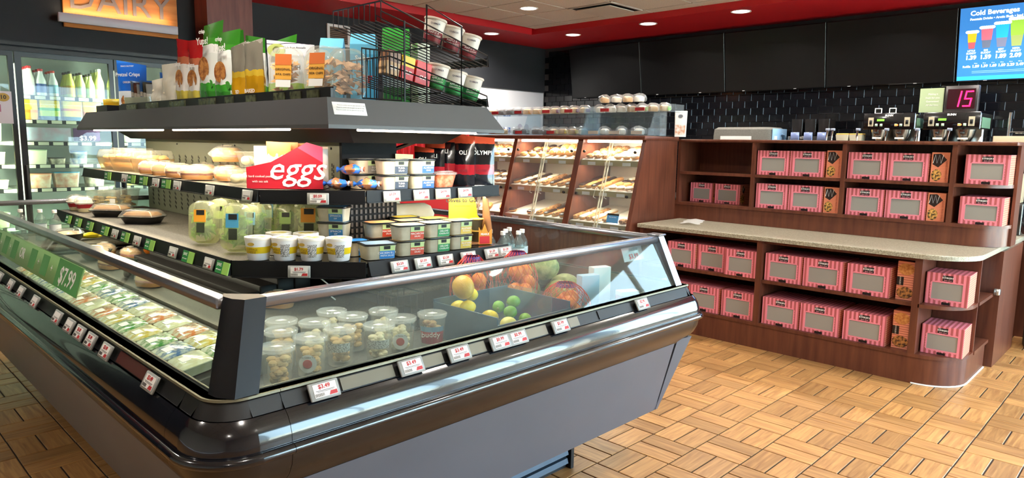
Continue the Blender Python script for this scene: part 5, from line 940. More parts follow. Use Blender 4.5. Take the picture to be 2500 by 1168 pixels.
for k in range(4): bag(1.78, 4.66+.075*k, TZ0, .14, .30-.015*k, .04, -12, bands('bluepk', [(0, '#1d4f9a'), (.3, '#e0e6ec'), (.42, '#2f86cc'), (.8, '#1f62b0')], 2, .25, wob=.08), f'blue and white snack bag behind the acrylic bin, {ORD[k]} from the white popcorn bags', 'blue snack bags', k, 0)
pop = clear('popcorn_film', '#f3efe2', .6, .18)
for k, (x, y, h) in enumerate(((1.60, 4.56, .20), (1.74, 4.47, .28), (1.60, 4.385, .27))):
    t = bag(x, y, TZ0, .16, h, .09, -70, pop, f'clear bag of white popcorn, {ORD[k]} from the acrylic bin', 'popcorn bags', 20+k, .6)
    ob('popcorn', cm(('pop', h), lambda: (lambda b, r: [b.ell((r.uniform(-.055, .055), r.uniform(-.02, .02), r.uniform(.03, h*.7)), (.016, .014, .014), 6, 4) for _ in range(26)] and b)(MB(), random.Random(4)).mesh('popcorn', mat('popcorn_white', '#e9dfc4', .8))), t)['kind'] = 'stuff'
for k, (y, h, rz) in enumerate(((4.195, .40, -86), (4.015, .37, -80))): bag(1.60, y, TZ0, .17, h, .07, rz, red_bag, f'tall red topped chip bag with narrow neck, {["nearest the popcorn", "nearest the green bags"][k]}', 'red topped chip bags', 5+k, pinch=.35, texts=(('crisps', .035, white, 0, h*.62),), prints=(('chip_picture', 0, h*.42, .045, .05, chip_print),))
for k, (x, y, h, rz) in enumerate(((1.59, 3.81, .45, -82), (1.71, 3.74, .40, -86), (1.59, 3.61, .385, -80), (1.71, 3.53, .37, -86), (1.75, 3.33, .35, -80))):
    bag(x, y, TZ0, .19, h, .075, rz, green_bag, f'green and white apple chips bag, {["tallest, nearest the red bags", "second of five", "third of five", "fourth of five", "last of five, behind the foil bag"][k]}', 'green apple chip bags', k, flop=(.03, -.015, .025, 0, .02)[k], texts=(('crisp', .03, white, .0, h*.86), ('Yups!', .05, white, 0, h*.75)), prints=(('chip_picture', -.01, h*.44, .05, h*.14, chip_print), ('apple_picture', .05, h*.26, .022, .022, mat('apple_green', '#4a9a3a', .5))))
foil = bands('foil_yellow', [(0, '#d8a018'), (.42, '#e6c23c'), (.52, '#8f8a7c'), (.95, '#b5b0a4')], 2, .2, wob=.12, metal=.35)
for k, y in enumerate((3.43, 3.272)): bag(1.575, y, TZ0, .145, .305, .055, -84+4*k, foil, f'silver foil chip bag with yellow base, {["nearest the green bags", "nearest the avocado bag"][k]}', 'silver foil bags', 8+k, texts=(('BAKED', .025, white, 0, .06),))
bag(1.665, 3.085, TZ0, .235, .295, .045, -52, bands('avocado_bag', [(0, '#9fc43a'), (.32, '#e2e4ea'), (.93, '#3a2a50'), (.945, '#e8e6ee')], 2, .25, wob=.05), 'white avocado crunch bag with green base and avocado picture', None, 11, texts=(('CRUNCH', .027, ink, 0, .165), ('Made from Avocado', .013, ink, .03, .255)), prints=(('avocado_flesh', -.06, .245, .045, .03, mat('avo_flesh', '#c8d67a', .4)), ('avocado_stone', -.06, .2455, .018, .017, mat('avo_stone', '#4a2412', .3))))
def clamshell(x, y, z, w, h, d, rz, tilt, fill, label, group, lab=None, seed=0):
    t = thing('clamshell', label, 'clamshell', (x, y, z+EPS+d/2*math.sin(math.radians(abs(tilt)))), rz, group, rx=tilt)
    ob('shell', cm(('clam', w, h, d), lambda: MB().loft([rrect(w*.5, h*.5, .045, 0, 0, h/2), rrect(w*.5, h*.5, .045, .006, 0, h/2), rrect(w*.47, h*.47, .05, .008, 0, h/2), rrect(w*.44, h*.44, .05, d*.9, 0, h/2), rrect(w*.41, h*.41, .05, d, 0, h/2)]).mesh('shell', pet)), t, (0, d/2, 0), (math.pi/2, 0, 0))
    fm = mat(*fill[:2], .7, noise=(25, fill[2], .2), bump=(30, .6))
    def fl():
        r = random.Random(seed); b = MB()
        for _ in range(46):
            cx, cz, cy = r.uniform(-w*.33, w*.33), r.uniform(h*.1, h*.74), r.uniform(-d*.3, d*.3); a = r.uniform(0, 6.28); e = r.uniform(-.9, .9); L_ = w*.2; p = []
            for q in range(3): p.append((cx+L_*.7*math.cos(a+q*2.1), cy+.018*math.sin(a+q*2+e), cz+L_*.6*math.sin(a+q*2.1)))
            b.add(p+[(px, py+.004, pz) for px, py, pz in p], [(0, 1, 2), (5, 4, 3), (0, 3, 4, 1), (1, 4, 5, 2), (2, 5, 3, 0)])
        return b.mesh('chips', fm, False)
    ob('chips', cm(('clamf', w, h, fill[0], seed), fl), t)['kind'] = 'stuff'
    if lab:
        ob('label', cm(('claml', w, h), lambda: MB().box(-w*.24, w*.24, -d/2-.003, -d/2-.0022, h*.34, h*.80).mesh('label', mat('pita_label', '#e8a83a', .5))), t); ob('barcode_label', cm(('claml2', w, h), lambda: MB().box(-w*.22, w*.22, -d/2-.003, -d/2-.0022, h*.2, h*.33).mesh('barcode_label', white, False)), t)
        ob('label_top', cm(('claml3', w, h), lambda: MB().box(-w*.24, w*.24, -d/2-.0036, -d/2-.003, h*.6, h*.8).mesh('label_top', mat('pita_orange', '#d8702a', .5))), t)
        txt('ORIGINAL', w*.1, ink, t, (0, -d/2-.0042, h*.52), ext=.0003); txt('PITA CHIPS', w*.088, ink, t, (0, -d/2-.0042, h*.43), ext=.0003)
    return t
PF = ('pita_fill', '#b07a3c', '#e0b070')
clamshell(1.575, 2.985, TZ0+.005, .15, .25, .065, -42, -10, PF, 'clear clamshell of original pita chips leaning by the avocado bag', 'pita chip clamshells', True, 1)
clamshell(1.665, 2.86, TZ0, .12, .24, .055, -50, -4, PF, 'clear clamshell of golden pita chips, second from the avocado bag', 'pita chip clamshells', False, 2)
clamshell(1.59, 2.70, TZ0, .16, .235, .08, -66, -8, PF, 'clear clamshell of pita chips with orange label turned edge on', 'pita chip clamshells', True, 3)
clamshell(1.64, 2.545, TZ0, .15, .215, .08, -18, -6, ('pita_dark', '#8a6242', '#d0a884'), 'clear clamshell of brown pita chips at the canopy corner', 'pita chip clamshells', False, 4)
t = thing('snack_tub', 'red and white round tub seen behind the apple chip bags', 'tub', (1.95, 3.53, TZ0+EPS), 0)
ob('tub', MB().lathe([(.07, 0), (.085, .25), (.088, .255)], 20).mesh('tub', mat('tub_redprint', '#c0303a', .4, noise=(25, '#e8e0e0', .12)))  , t); ob('lid', MB().lathe([(.09, .252), (.09, .268), (.08, .272)], 20).mesh('lid', white), t)
t = thing('hook_ring', 'black clip with a round ring standing among the chip bags', 'clip', (1.83, 3.64, TZ0+EPS), -60)
ob('stand', MB().box(-.02, .02, -.008, .008, 0, .24).mesh('stand', black, False), t); ob('ring', MB().tube([(.018*math.cos(a*math.pi/8), 0, .265+.03*math.sin(a*math.pi/8)) for a in range(16)], .005, 6, True).mesh('ring', black), t)
# ---- wire racks, cartons and oat cups on the canopy end
wr = thing('wire_rack', 'black two tier sloping wire rack on the canopy end', 'rack', (0, 0, 0)); wm = mat('wire_black', '#0d0d10', .35)
def wires(z0, x0, z1, x1, y0, y1, n, lip_):
    for k in range(n):
        y = y0+(y1-y0)*k/(n-1)
        ob('wire', MB().tube([(x0, y, z0+.075), (x0, y, z0), (x1, y, z1), (x1+.004, y, z1+lip_)], .0028, 5).mesh('wire', wm), wr)
    ob('cross_wire', MB().tube([(x0, y0, z0+.075), (x0, y1, z0+.075)], .0035, 5).mesh('cross_wire', wm), wr); ob('cross_wire', MB().tube([(x1, y0, z1+lip_), (x1, y1, z1+lip_)], .0035, 5).mesh('cross_wire', wm), wr); ob('cross_wire', MB().tube([((x0+x1)/2, y0, (z0+z1)/2-.005), ((x0+x1)/2, y1, (z0+z1)/2-.005)], .0035, 5).mesh('cross_wire', wm), wr)
    ob('side_wire', MB().tube([(x0, y0, z0+.075), (x1, y0, z1+.05), (x1+.01, y0, z1)], .0035, 5).mesh('side_wire', wm), wr); ob('side_wire', MB().tube([(x0, y0, z0+.035), (x1, y0, z1+.025)], .0028, 5).mesh('side_wire', wm), wr)
wires(2.09, 1.72, 1.955, 2.32, 2.44, 2.80, 10, .03); wires(1.875, 1.76, 1.768, 2.32, 2.44, 2.80, 10, .03)
for x0, x1, zt0, zt1 in ((1.945, 2.145, 2.18, 2.115),): ob('side_frame', MB().tube([(x0, 2.425, 1.768), (x0, 2.425, zt0), (x1, 2.425, zt1), (x1, 2.425, 1.768)], .0045, 6, True).mesh('side_frame', wm), wr)
ob('side_frame', MB().tube([(1.83, 2.43, 1.768), (1.83, 2.43, 2.10)], .0045, 6).mesh('side_frame', wm), wr); ob('side_frame', MB().tube([(1.945, 2.80, 1.768), (1.945, 2.80, 2.18), (2.145, 2.80, 2.115), (2.145, 2.80, 1.768)], .0045, 6, True).mesh('side_frame', wm), wr)
ob('label_channel', MB().box(2.328, 2.336, 2.45, 2.79, 1.96, 1.995).box(2.328, 2.336, 2.45, 2.79, 1.772, 1.807).mesh('label_channel', black, False), wr); ob('blue_card', MB().box(1.97, 2.17, 2.79, 2.794, 1.90, 1.96).mesh('blue_card', mat('card_paleblue', '#a8c4e0', .5), False), wr, (0, 0, .0), (0, 0, 0))
wf = thing('wire_fence', 'low black wire basket front beside the pita clamshells', 'basket', (1.70, 2.432, TZ0+EPS))
for z in (.004, .20): ob('rail', MB().tube([(-.08, 0, z), (.115, 0, z)], .0035, 6).mesh('rail', wm), wf)
for k in range(11): ob('bar', cm('fbar', lambda: MB().tube([(0, 0, 0), (0, 0, .2)], .0024, 5).mesh('bar', wm)), wf, (-.08+.0195*k, 0, .003))
def carton(x, y, z, w, d, h, rz, m, label, group, texts=(), gable=0., rx=0, ry=0, name='carton'):
    t = thing(name, label, 'box', (x, y, z+EPS), rz, group, rx, ry)
    mb = MB().box(-w/2, w/2, -d/2, d/2, 0, h, .002)
    if gable: mb.loft([[(-w/2, -d/2, h), (w/2, -d/2, h), (w/2, d/2, h), (-w/2, d/2, h)], [(-w/2, -.004, h+gable), (w/2, -.004, h+gable), (w/2, .004, h+gable), (-w/2, .004, h+gable)]])
    ob('carton', mb.mesh('carton', m, False), t)
    for s, size, mm, dx, zz in texts: txt(s, size, mm, t, (dx, -d/2-.001, zz), ext=.0004, bold=size*.02)
    return t
sky = bands('sky_carton', [(0, '#4aa6d0'), (.7, '#6cc0e4')], 2, .35)
carton(1.86, 3.04, TZ0, .11, .10, .27, -40, sky, 'light blue gabled snack carton, the farther of two', 'blue cartons', (('Simply', .03, white, 0, .2),), .05); carton(1.955, 2.915, TZ0, .12, .11, .285, -40, sky, 'light blue gabled snack carton, the nearer of two', 'blue cartons', (('Sweet', .03, white, 0, .22), ('SF', .05, red, .02, .12)), .055)
carton(2.125, 2.89, TZ0, .13, .06, .34, -25, bands('green_carton', [(0, '#2f8f36'), (.25, '#e4ece0'), (.55, '#3aa83e')], 2, .4, wob=.1), 'green and white snack carton behind the wire rack', None, (('natural', .03, white, 0, .24),), .045)
carton(2.255, 2.865, TZ0, .07, .08, .32, -10, mat('crumpled_white', '#cfd4b8', .7, bump=(14, .8), noise=(20, '#eceee0', .3)), 'pale crumpled paper carton between the green carton and oat cups', None)
for k, (x, w, c1, c2) in enumerate(((1.81, .07, '#c8a070', '#7a5030'), (1.885, .07, '#c02424', '#e8c42c'), (1.97, .085, '#b81c20', '#c8302c'))):
    carton(x, 2.52, 1.875-.107/.56*(x-1.76)+.012, w, .06, .10, 0, bands('mini_%d' % k, [(0, c1), (.55, c2)], 2, .4), ['small brown snack box on the lower wire shelf', 'small red and yellow snack box on the lower wire shelf', 'small red snack box on the lower wire shelf'][k], 'small snack boxes', (('CUP', .022, white, 0, .03),), ry=10.8)
def oat(x, y, z, c1, c2, label, tilt, words=('MAPLE &', 'BROWN SUGAR')):
    t = thing('oatmeal_cup', label, 'cup', (x, y, z+EPS), 35, 'oatmeal cups'); t.rotation_euler = (0, math.radians(tilt), math.radians(-35))
    ob('cup', cm(('oat', c1), lambda: MB().lathe([(.036, 0), (.038, .004), (.048, .104)], 18).mesh('cup', bands('oat_'+c1[1:], [(0, c2), (.1, c1), (.5, '#e6ddd2')], 2, .4, wob=.1))), t); ob('lid', cm('oatlid', lambda: MB().lathe([(.052, .102), (.053, .108), (.05, .112), (.02, .113)], 18).mesh('lid', mat('oat_lid', '#d8cbbc', .5))), t)
    txt('QUAKER', .011, mat('oat_navy', '#2a2c58', .5), t, (0, -.0475, .084), 'maker_name', ext=.0004, rot=(math.radians(84), 0, 0)); txt(words[0], .0125, white, t, (0, -.0455, .045), 'flavour', ext=.0004, rot=(math.radians(84), 0, 0)); txt(words[1], .0095, white, t, (0, -.0445, .033), 'flavour', ext=.0004, rot=(math.radians(84), 0, 0))
for k, (x, z) in enumerate(((2.045, 2.034), (2.152, 2.010), (2.26, 1.987))): oat(x, 2.52, z, '#7a2a34', '#4a1a20', f'maple brown sugar oatmeal cup on the upper wire tier, {ORD[k]} from the green carton', 12)
for k, (x, z) in enumerate(((2.068, 1.835), (2.173, 1.815), (2.278, 1.797))): oat(x, 2.52, z, '#2f8a4a', '#1c5a30', f'green apple oatmeal cup on the lower wire tier, {ORD[k]} from the red snack boxes', 11, ('APPLES &', 'CINNAMON'))

# ================================================================ UPPER SHELF
UZ = 1.376
def pack(x, y, z, w, d, h, rz, fill, label, group, name='pastry_box', cat='package', ribs=True, rx=0):
    t = thing(name, label, cat, (x, y, z+EPS), rz, group, rx)
    ob('tray', cm(('ptray', w, d, h), lambda: MB().loft([rrect(w*.42, d*.42, .02, 0), rrect(w*.5, d*.5, .025, h*.55), rrect(w*.5, d*.5, .025, h*.6)]).mesh('tray', clear('pack_base', '#f0e2c4', .3, .12))), t)
    ob('lid', cm(('plid', w, d, h), lambda: MB().loft([rrect(w*.51, d*.51, .025, h*.6), rrect(w*.51, d*.51, .025, h*.66), rrect(w*.46, d*.46, .03, h*.97), rrect(w*.42, d*.42, .03, h)]).mesh('lid', pet)), t)
    def fl():
        r = random.Random(int(w*1000)); b = MB()
        for i in range(3):
            for j in range(2):
                for l in range(2): b.ell((w*(-.26+.26*i), d*(-.2+.4*j), h*(.22+.36*l)), (w*.15, d*.2, h*.2), 8, 5)
        return b.mesh('pastries', mat(*fill[:2], .6, noise=(14, fill[2], .3)))
    ob('pastries', cm(('pfill', w, d, h, fill[0]), fl), t)['kind'] = 'stuff'
    return t
GF = ('pastry_golden', '#d89a4e', '#f0c888')
pack(1.58, 5.36, UZ, .27, .18, .135, -75, GF, 'wide clear box of golden pastries, farthest on the upper shelf', 'clear pastry boxes'); pack(1.57, 5.06, UZ, .27, .18, .15, -75, GF, 'wide clear box of golden pastries, middle of the three', 'clear pastry boxes'); pack(1.60, 4.78, UZ, .22, .18, .14, -75, GF, 'wide clear box of golden pastries, nearest the wrapped sandwiches', 'clear pastry boxes')
def sandwich(x, y, z, L_, W_, H_, rz, kind, label, group='wrapped sandwiches', rx=0):
    t = thing('wrapped_sandwich', label, 'sandwich', (x, y, z+EPS), rz, group, rx)
    ob('bun', cm(('bun', L_, W_, H_, kind), lambda: MB().loft([rrect(L_*.42, W_*.40, W_*.35, .004), rrect(L_*.46, W_*.44, W_*.4, H_*.3), rrect(L_*.44, W_*.42, W_*.38, H_*.62), rrect(L_*.3, W_*.26, W_*.24, H_*.88)]).mesh('bun', bands('bun_%d' % kind, [(0, '#c8905a'), (.34, ['#d8988a', '#7a3a2a', '#d8c070'][kind]), (.5, '#e0b478')], 2, .55, wob=.12))), t)
    def wr_():
        r = random.Random(kind+int(L_*1000)); rs = []
        for i in range(8):
            u = -1+2*i/7; q = (1-abs(u)**3)*.9+.12; rs.append([(u*L_*.56, W_*.5*q*math.cos(a*math.pi/6)*(1+r.uniform(-.06, .06)), max(.0008, H_*.5+H_*.52*q*math.sin(a*math.pi/6)*(1+r.uniform(-.06, .06)))) for a in range(12)])
        return MB().loft(rs).mesh('wrap', film, False)
    ob('wrap', cm(('bunw', L_, W_, H_, kind), wr_), t)
    ob('sticker', cm(('stk', L_, W_, H_), lambda: MB().loft([rrect(L_*.12, W_*.14, .004, H_*1.03), rrect(L_*.12, W_*.14, .004, H_*1.04)]).mesh('sticker', mat('sticker_cream', '#ece4d0', .5))), t)
SW = [(1.50, 4.50, 0, .17, .11, .085, -60, 0), (1.50, 4.27, 0, .17, .12, .085, -50, 2), (1.49, 4.03, 0, .18, .12, .08, -60, 1), (1.49, 3.80, 0, .18, .12, .08, -40, 1), (1.66, 4.12, 0, .17, .11, .08, -70, 0), (1.66, 3.80, 0, .17, .12, .085, -50, 0), (1.66, 3.80, .092, .18, .13, .09, -30, 0), (1.58, 3.60, 0, .15, .12, .08, -60, 2)]
for k, (x, y, dz, L_, W_, H_, rz, kd) in enumerate(SW): sandwich(x, y, UZ+dz, L_, W_, H_, rz, kd, ['wrapped sandwich farthest along the upper shelf', 'wrapped yellow cheese sandwich second along the upper shelf', 'wrapped dark meat sandwich at the shelf edge', 'wrapped dark meat sandwich nearest the egg cups', 'wrapped sandwich behind, under the farther pair', 'wrapped sandwich at the bottom of the pile of two', 'wrapped roll on top of the sandwich pile', 'short wrapped cheese sandwich beside the pile'][k])
eggm = mat('egg_white', '#e8dfb8', .45)
def eggcup(x, y, z, label, w=.17):
    t = thing('egg_cup', label, 'container', (x, y, z+EPS), -50, 'cups of boiled eggs')
    ob('cup', cm(('egc', w), lambda: MB().loft([rrect(w*.36, w*.26, .025, 0), rrect(w*.46, w*.34, .03, .07), rrect(w*.5, w*.38, .03, .072), rrect(w*.5, w*.38, .03, .078)]).mesh('cup', pet)), t)
    for q in (-1, 1):
        for s_ in (-1, 1): ob('egg', cm('egg', lambda: MB().ell((0, 0, 0), (.029, .023, .023), 10, 7).mesh('egg', eggm)), t, (q*w*.2, s_*w*.13, .032), (0, 0, .5*q))
eggcup(1.62, 3.40, UZ, 'clear cup of boiled eggs below the stacked one'); eggcup(1.62, 3.40, UZ+.082, 'clear cup of boiled eggs stacked on top'); eggcup(1.50, 3.26, UZ, 'clear cup of boiled eggs at the shelf edge'); eggcup(1.68, 3.24, UZ, 'clear cup of boiled eggs half behind the red egg carton', .15)
# red snack carton reading eggs
t = thing('egg_snack_carton', 'red display carton lettered eggs with peeled egg snack packs', 'carton', (1.583, 2.985, UZ+EPS), -42)
rdc = mat('carton_red', '#c01f33', .4); pkc = mat('carton_pink', '#e0527a', .4)
ob('tray_front', MB().yprism([(-.17, 0), (.17, 0), (.17, .19), (.10, .21), (-.06, .12), (-.17, .095)], -.065, -.062).mesh('tray_front', rdc, False), t)
ob('tray_body', MB().box(-.17, .17, -.062, .062, 0, .004).box(-.17, -.167, -.062, .062, .004, .09).box(.167, .17, -.062, .062, .004, .18).box(-.17, .17, .059, .062, .004, .19).mesh('tray_body', mat('carton_inside', '#f0dccc', .6), False), t)
ob('pink_corner', MB().yprism([(.06, .185), (.17, .12), (.17, .19), (.10, .21)], -.0662, -.0652).mesh('pink_corner', pkc, False), t)
txt('eggs', .15, white, t, (.05, -.0668, .088), 'big_word', ext=.0006, bold=.0008, shear=.3); txt('2 hard cooked peeled', .014, white, t, (-.11, -.0668, .055), ext=.0003); txt('with sea salt', .014, white, t, (-.11, -.0668, .032), ext=.0003)
epk = bands('egg_pack_print', [(0, '#c8643a'), (.3, '#e8b880'), (.5, '#e8d8b8'), (.7, '#d88a50')], 2, .4, wob=.25)
for k in range(4): bag(1.583+.669*(-.04+.028*k)+.743*(-.03+.025*k), 2.985+.743*(-.04+.028*k)-.669*(-.03+.025*k), UZ+.012, .11, .20-.003*k, .012, -42, epk, f'orange printed egg snack pack in the red carton, {ORD[k]} from its low end', 'egg snack packs', 40+k, 0, texts=())
cdy = bands('candy_bag', [(0, '#2a64c0'), (.28, '#c87a50'), (.62, '#3a78d0'), (.85, '#d0805a')], 0, .2, wob=.5, coat=.3)
for k, (x, y, z, rz, rx) in enumerate(((1.705, 2.765, 0, -42, 0), (1.795, 2.662, 0, -38, 0), (1.748, 2.722, .064, -40, 0))):
    t = thing('candy_bag', f'twisted blue and orange candy bag in the heap by the eggs carton, {["left", "front", "top"][k]} one', 'bag', (x, y, UZ+z+EPS), rz, 'blue candy bags', rx)
    def cb_():
        r = random.Random(k); rs = []
        for i in range(10):
            u = -1+2*i/9; q = .005+.028*max(0, 1-abs(u*1.25)**2.2) if abs(u) < .8 else .006+.01*(abs(u)-.8)*5
            rs.append([(u*.062, q*1.25*math.cos(a*math.pi/5)*(1+r.uniform(-.2, .2)), max(.001, .028+q*.8*math.sin(a*math.pi/5)*(1+r.uniform(-.2, .2)))) for a in range(10)])
        return MB().loft(rs).mesh('twist_wrap', cdy)
    ob('twist_wrap', cb_(), t); ob('tie', MB().lathe([(.012, -.004), (.012, .004)], 8).mesh('tie', white), t, (.05, 0, .028), (0, math.pi/2, 0))
# ---- deli tubs
lidk = mat('lid_black', '#121214', .3); tubclear = mat('tub_salad', '#a89f88', .45, noise=(24, '#c4bca6', .25))
def deli(x, y, z, rz, col, word, label, group, w=.135, d=.105, h=.066, lidcol=None, body=None, topcol=None, brand='Reser'):
    t = thing('deli_tub', label, 'tub', (x, y, z+EPS), rz, group)
    bm_ = body or tubclear
    ob('tub', cm(('dt', w, d, h, bm_.name), lambda: MB().loft([rrect(w*.43, d*.42, .018, 0), rrect(w*.47, d*.46, .02, h*.8), rrect(w*.49, d*.48, .02, h*.94)]).mesh('tub', bm_)), t)
    ob('lid', cm(('dl', w, d, h), lambda: MB().loft([rrect(w*.505, d*.505, .022, h*.92), rrect(w*.515, d*.515, .022, h*.97), rrect(w*.51, d*.51, .022, h*1.03), rrect(w*.46, d*.46, .02, h*1.04), rrect(w*.455, d*.455, .02, h*1.0)]).mesh('lid', lidk)), t)
    tc_ = topcol or col
    ob('lid_label', cm(('dll', w, d, h, tc_), lambda: MB().loft([rrect(w*.44, d*.44, .018, h*1.005), rrect(w*.44, d*.44, .018, h*1.03)]).mesh('lid_label', mat('lidlab_'+tc_[1:], tc_, .35))), t)
    yb = -d*.45-.0012
    def lb(z0, z1, x0, x1, m): return MB().loft([[(x0, -d*(.42+.04*z0/.8)-.0016, h*z0), (x1, -d*(.42+.04*z0/.8)-.0016, h*z0), (x1, -d*(.42+.04*z1/.8)-.0016, h*z1), (x0, -d*(.42+.04*z1/.8)-.0016, h*z1)]]).mesh('label', m, False)
    ob('label', cm(('dlab', w, d, h, col), lambda: lb(.04, .9, -w*.06, w*.40, mat('dlab_'+col[1:], col, .4))), t)
    ob('label_top', cm(('dlab2', w, d, h), lambda: lb(.56, .9, -w*.06, w*.40, mat('dlab_pale', '#b8cf90', .4))), t, (0, -.0006, 0))
    ob('logo', cm(('dlog', w, d, h), lambda: lb(.66, .88, w*.06, w*.26, ink)), t, (0, -.0012, 0))
    txt(word[0], .0125, white, t, (w*.17, -d*.445-.003, h*.42), ext=.0003, rot=(math.radians(93), 0, 0)); txt(word[1], .010, white, t, (w*.17, -d*.44-.003, h*.24), ext=.0003, rot=(math.radians(93), 0, 0))
    return t
RED, GRN, YEL, BLU = '#c8442c', '#2a8f52', '#d8b848', '#2f7fc8'
tun = mat('tub_tuna', '#bfae92', .5, noise=(22, '#d9ccb2', .25)); DH = .0705
for l in (0, 1):
    w_ = ['lower', 'upper'][l]
    deli(1.93, 2.665, UZ+l*DH, -8, '#2b3446', ('TUNA', 'SALAD'), f'{w_} tuna salad tub with dark label at the upper shelf front', 'stacked tubs on the upper shelf', body=tun, w=.145, topcol='#d8d2c0')
    deli(1.868, 2.79, UZ+l*DH, -8, '#8a8478', ('EGG', 'SALAD'), f'{w_} tan salad tub behind the tuna tubs', 'stacked tubs on the upper shelf', body=tun, w=.14, topcol='#c8bfa8')
    deli(2.085, 2.66, UZ+l*DH, -8, '#2456b8', ('ALASKAN', 'CRAB'), f'{w_} crab salad tub with blue label at the upper shelf front', 'stacked tubs on the upper shelf', w=.14, topcol='#d8d2c0')
t = thing('salsa_tub', 'clear tub of chopped red salsa on the upper shelf', 'tub', (2.235, 2.675, UZ+EPS), -6)
ob('tub', MB().loft([rrect(.05, .04, .02, 0), rrect(.064, .052, .024, .06), rrect(.067, .055, .024, .062)]).mesh('tub', mat('salsa', '#c8623c', .4, noise=(45, '#e29a78', .12)))  , t); ob('lid', MB().loft([rrect(.07, .058, .026, .062), rrect(.07, .058, .026, .072), rrect(.06, .05, .024, .076)]).mesh('lid', pet), t); ob('lid_sticker', MB().box(-.01, .06, -.02, .02, .0765, .0775).mesh('lid_sticker', white, False), t)
pk2 = bands('cheese_wedge', [(0, '#c8b070'), (.5, '#e0d0a0')], 2, .4)
bag(2.13, 2.835, UZ, .10, .16, .035, -10, pk2, 'pale cheese pouch behind the crab salad tubs', None, 31, 0)
salm = bands('salami_bag', [(0, '#20242c'), (.22, '#a81e2c'), (.42, '#15161a'), (.84, '#d8583a')], 2, .18, wob=.04, coat=.4)
for k, (x, y, h, rz) in enumerate(((2.23, 2.80, .20, -68), (2.30, 2.80, .225, -66), (2.37, 2.80, .262, -60), (2.44, 2.80, .265, -62), (2.41, 2.695, .255, -66), (2.50, 2.665, .255, -35))):
    bag(x, y, UZ, .115 if k < 5 else .14, h, .035, rz, salm, f'black olive snack bag with orange top, {ORD[k]} from the cheese pouch', 'black olive snack bags', 50+k, texts=((('OLYMPI' if k == 5 else 'OLI'), .03, white, 0, h*.66), ('OLIVES', .016, mat('dull_red', '#8a2030', .5), 0, h*.3)))
# ================================================================ LOWER SHELF
LZ = 1.09
for k, (x, y) in enumerate(((1.33, 5.50), (1.345, 5.36))):
    t = thing('parfait_cup', f'clear dome parfait cup with red fruit and white cream, {["farther", "nearer"][k]} one', 'cup', (x, y, LZ+EPS), 0, 'parfait cups')
    ob('cup', cm('parf', lambda: MB().lathe([(.038, 0), (.056, .06), (.06, .062)], 18).mesh('cup', bands('parfait_layers', [(0, '#e8dcb0'), (.42, '#a8242c'), (.85, '#efe8e0')], 2, .3, wob=.15))), t); ob('cream', cm('parfc', lambda: MB().lathe([(.052, .06), (.045, .085), (.02, .10)], 16).mesh('cream', mat('cream', '#f2ece2', .5))), t); ob('dome', cm('parfd', lambda: MB().lathe([(.062, .061), (.062, .067), (.055, .09), (.035, .108), (.02, .112)], 18).mesh('dome', pet)), t)
nutf = mat('snack_bites', '#c9a86a', .6, noise=(20, '#e0cc98', .3))
for k, (x, y, s) in enumerate(((1.47, 5.48, 1), (1.62, 5.40, 1.1), (1.50, 5.30, 1.1))):
    t = thing('snack_cup', f'square clear cup of round cookies on the lower shelf, {["farthest", "behind the front one", "front one with white label"][k]}', 'cup', (x, y, LZ+EPS), -40, 'square snack cups')
    ob('cup', cm(('sqc', s), lambda: MB().loft([rrect(.045*s, .045*s, .012, 0), rrect(.062*s, .062*s, .014, .12*s)], cap=(1, 0)).mesh('cup', pet)), t); ob('lid', cm(('sql', s), lambda: MB().loft([rrect(.066*s, .066*s, .016, .12*s), rrect(.066*s, .066*s, .016, .132*s), rrect(.055*s, .055*s, .014, .136*s)]).mesh('lid', pet)), t)
    ob('cookies', cm(('sqf', s), lambda: (lambda b, r: [b.ell((r.uniform(-.028, .028)*s, r.uniform(-.028, .028)*s, .02+r.uniform(0, .075)*s), (.02, .02, .009), 9, 4) for _ in range(26)] and b)(MB(), random.Random(9)).mesh('cookies', nutf)), t)['kind'] = 'stuff'
    if k == 2: ob('label', MB().box(.01, .045, -.062, -.060, .05, .09).mesh('label', white, False), t)
for k, (x, y, rz) in enumerate(((1.40, 4.97, -48), (1.42, 4.46, -52))):
    t = thing('sandwich_tray', f'black tray with clear dome over a toasted sandwich, {["farther", "nearer"][k]} one', 'tray', (x, y, LZ+EPS), rz, 'black sandwich trays')
    ob('tray', cm('btray', lambda: MB().loft([rrect(.09, .06, .03, 0), rrect(.11, .075, .035, .036), rrect(.118, .082, .035, .038), rrect(.118, .082, .035, .042)]).mesh('tray', gloss)), t); ob('sandwich', cm('btoast', lambda: MB().loft([rrect(.095, .055, .03, .036), rrect(.10, .06, .03, .05), rrect(.085, .045, .028, .066)]).mesh('sandwich', mat('toast', '#c8944e', .6, noise=(14, '#8a5528', .25)))), t); ob('dome', cm('bdome', lambda: MB().loft([rrect(.117, .081, .035, .043), rrect(.115, .079, .035, .048), rrect(.098, .062, .035, .075), rrect(.08, .05, .03, .081)]).mesh('dome', pet)), t)
leaf = mat('salad_leaf', '#4f8a2c', .6, noise=(30, '#a8c860', .2)); leafd = mat('salad_dark_leaf', '#2f5f24', .6, noise=(30, '#6f9a3c', .2))
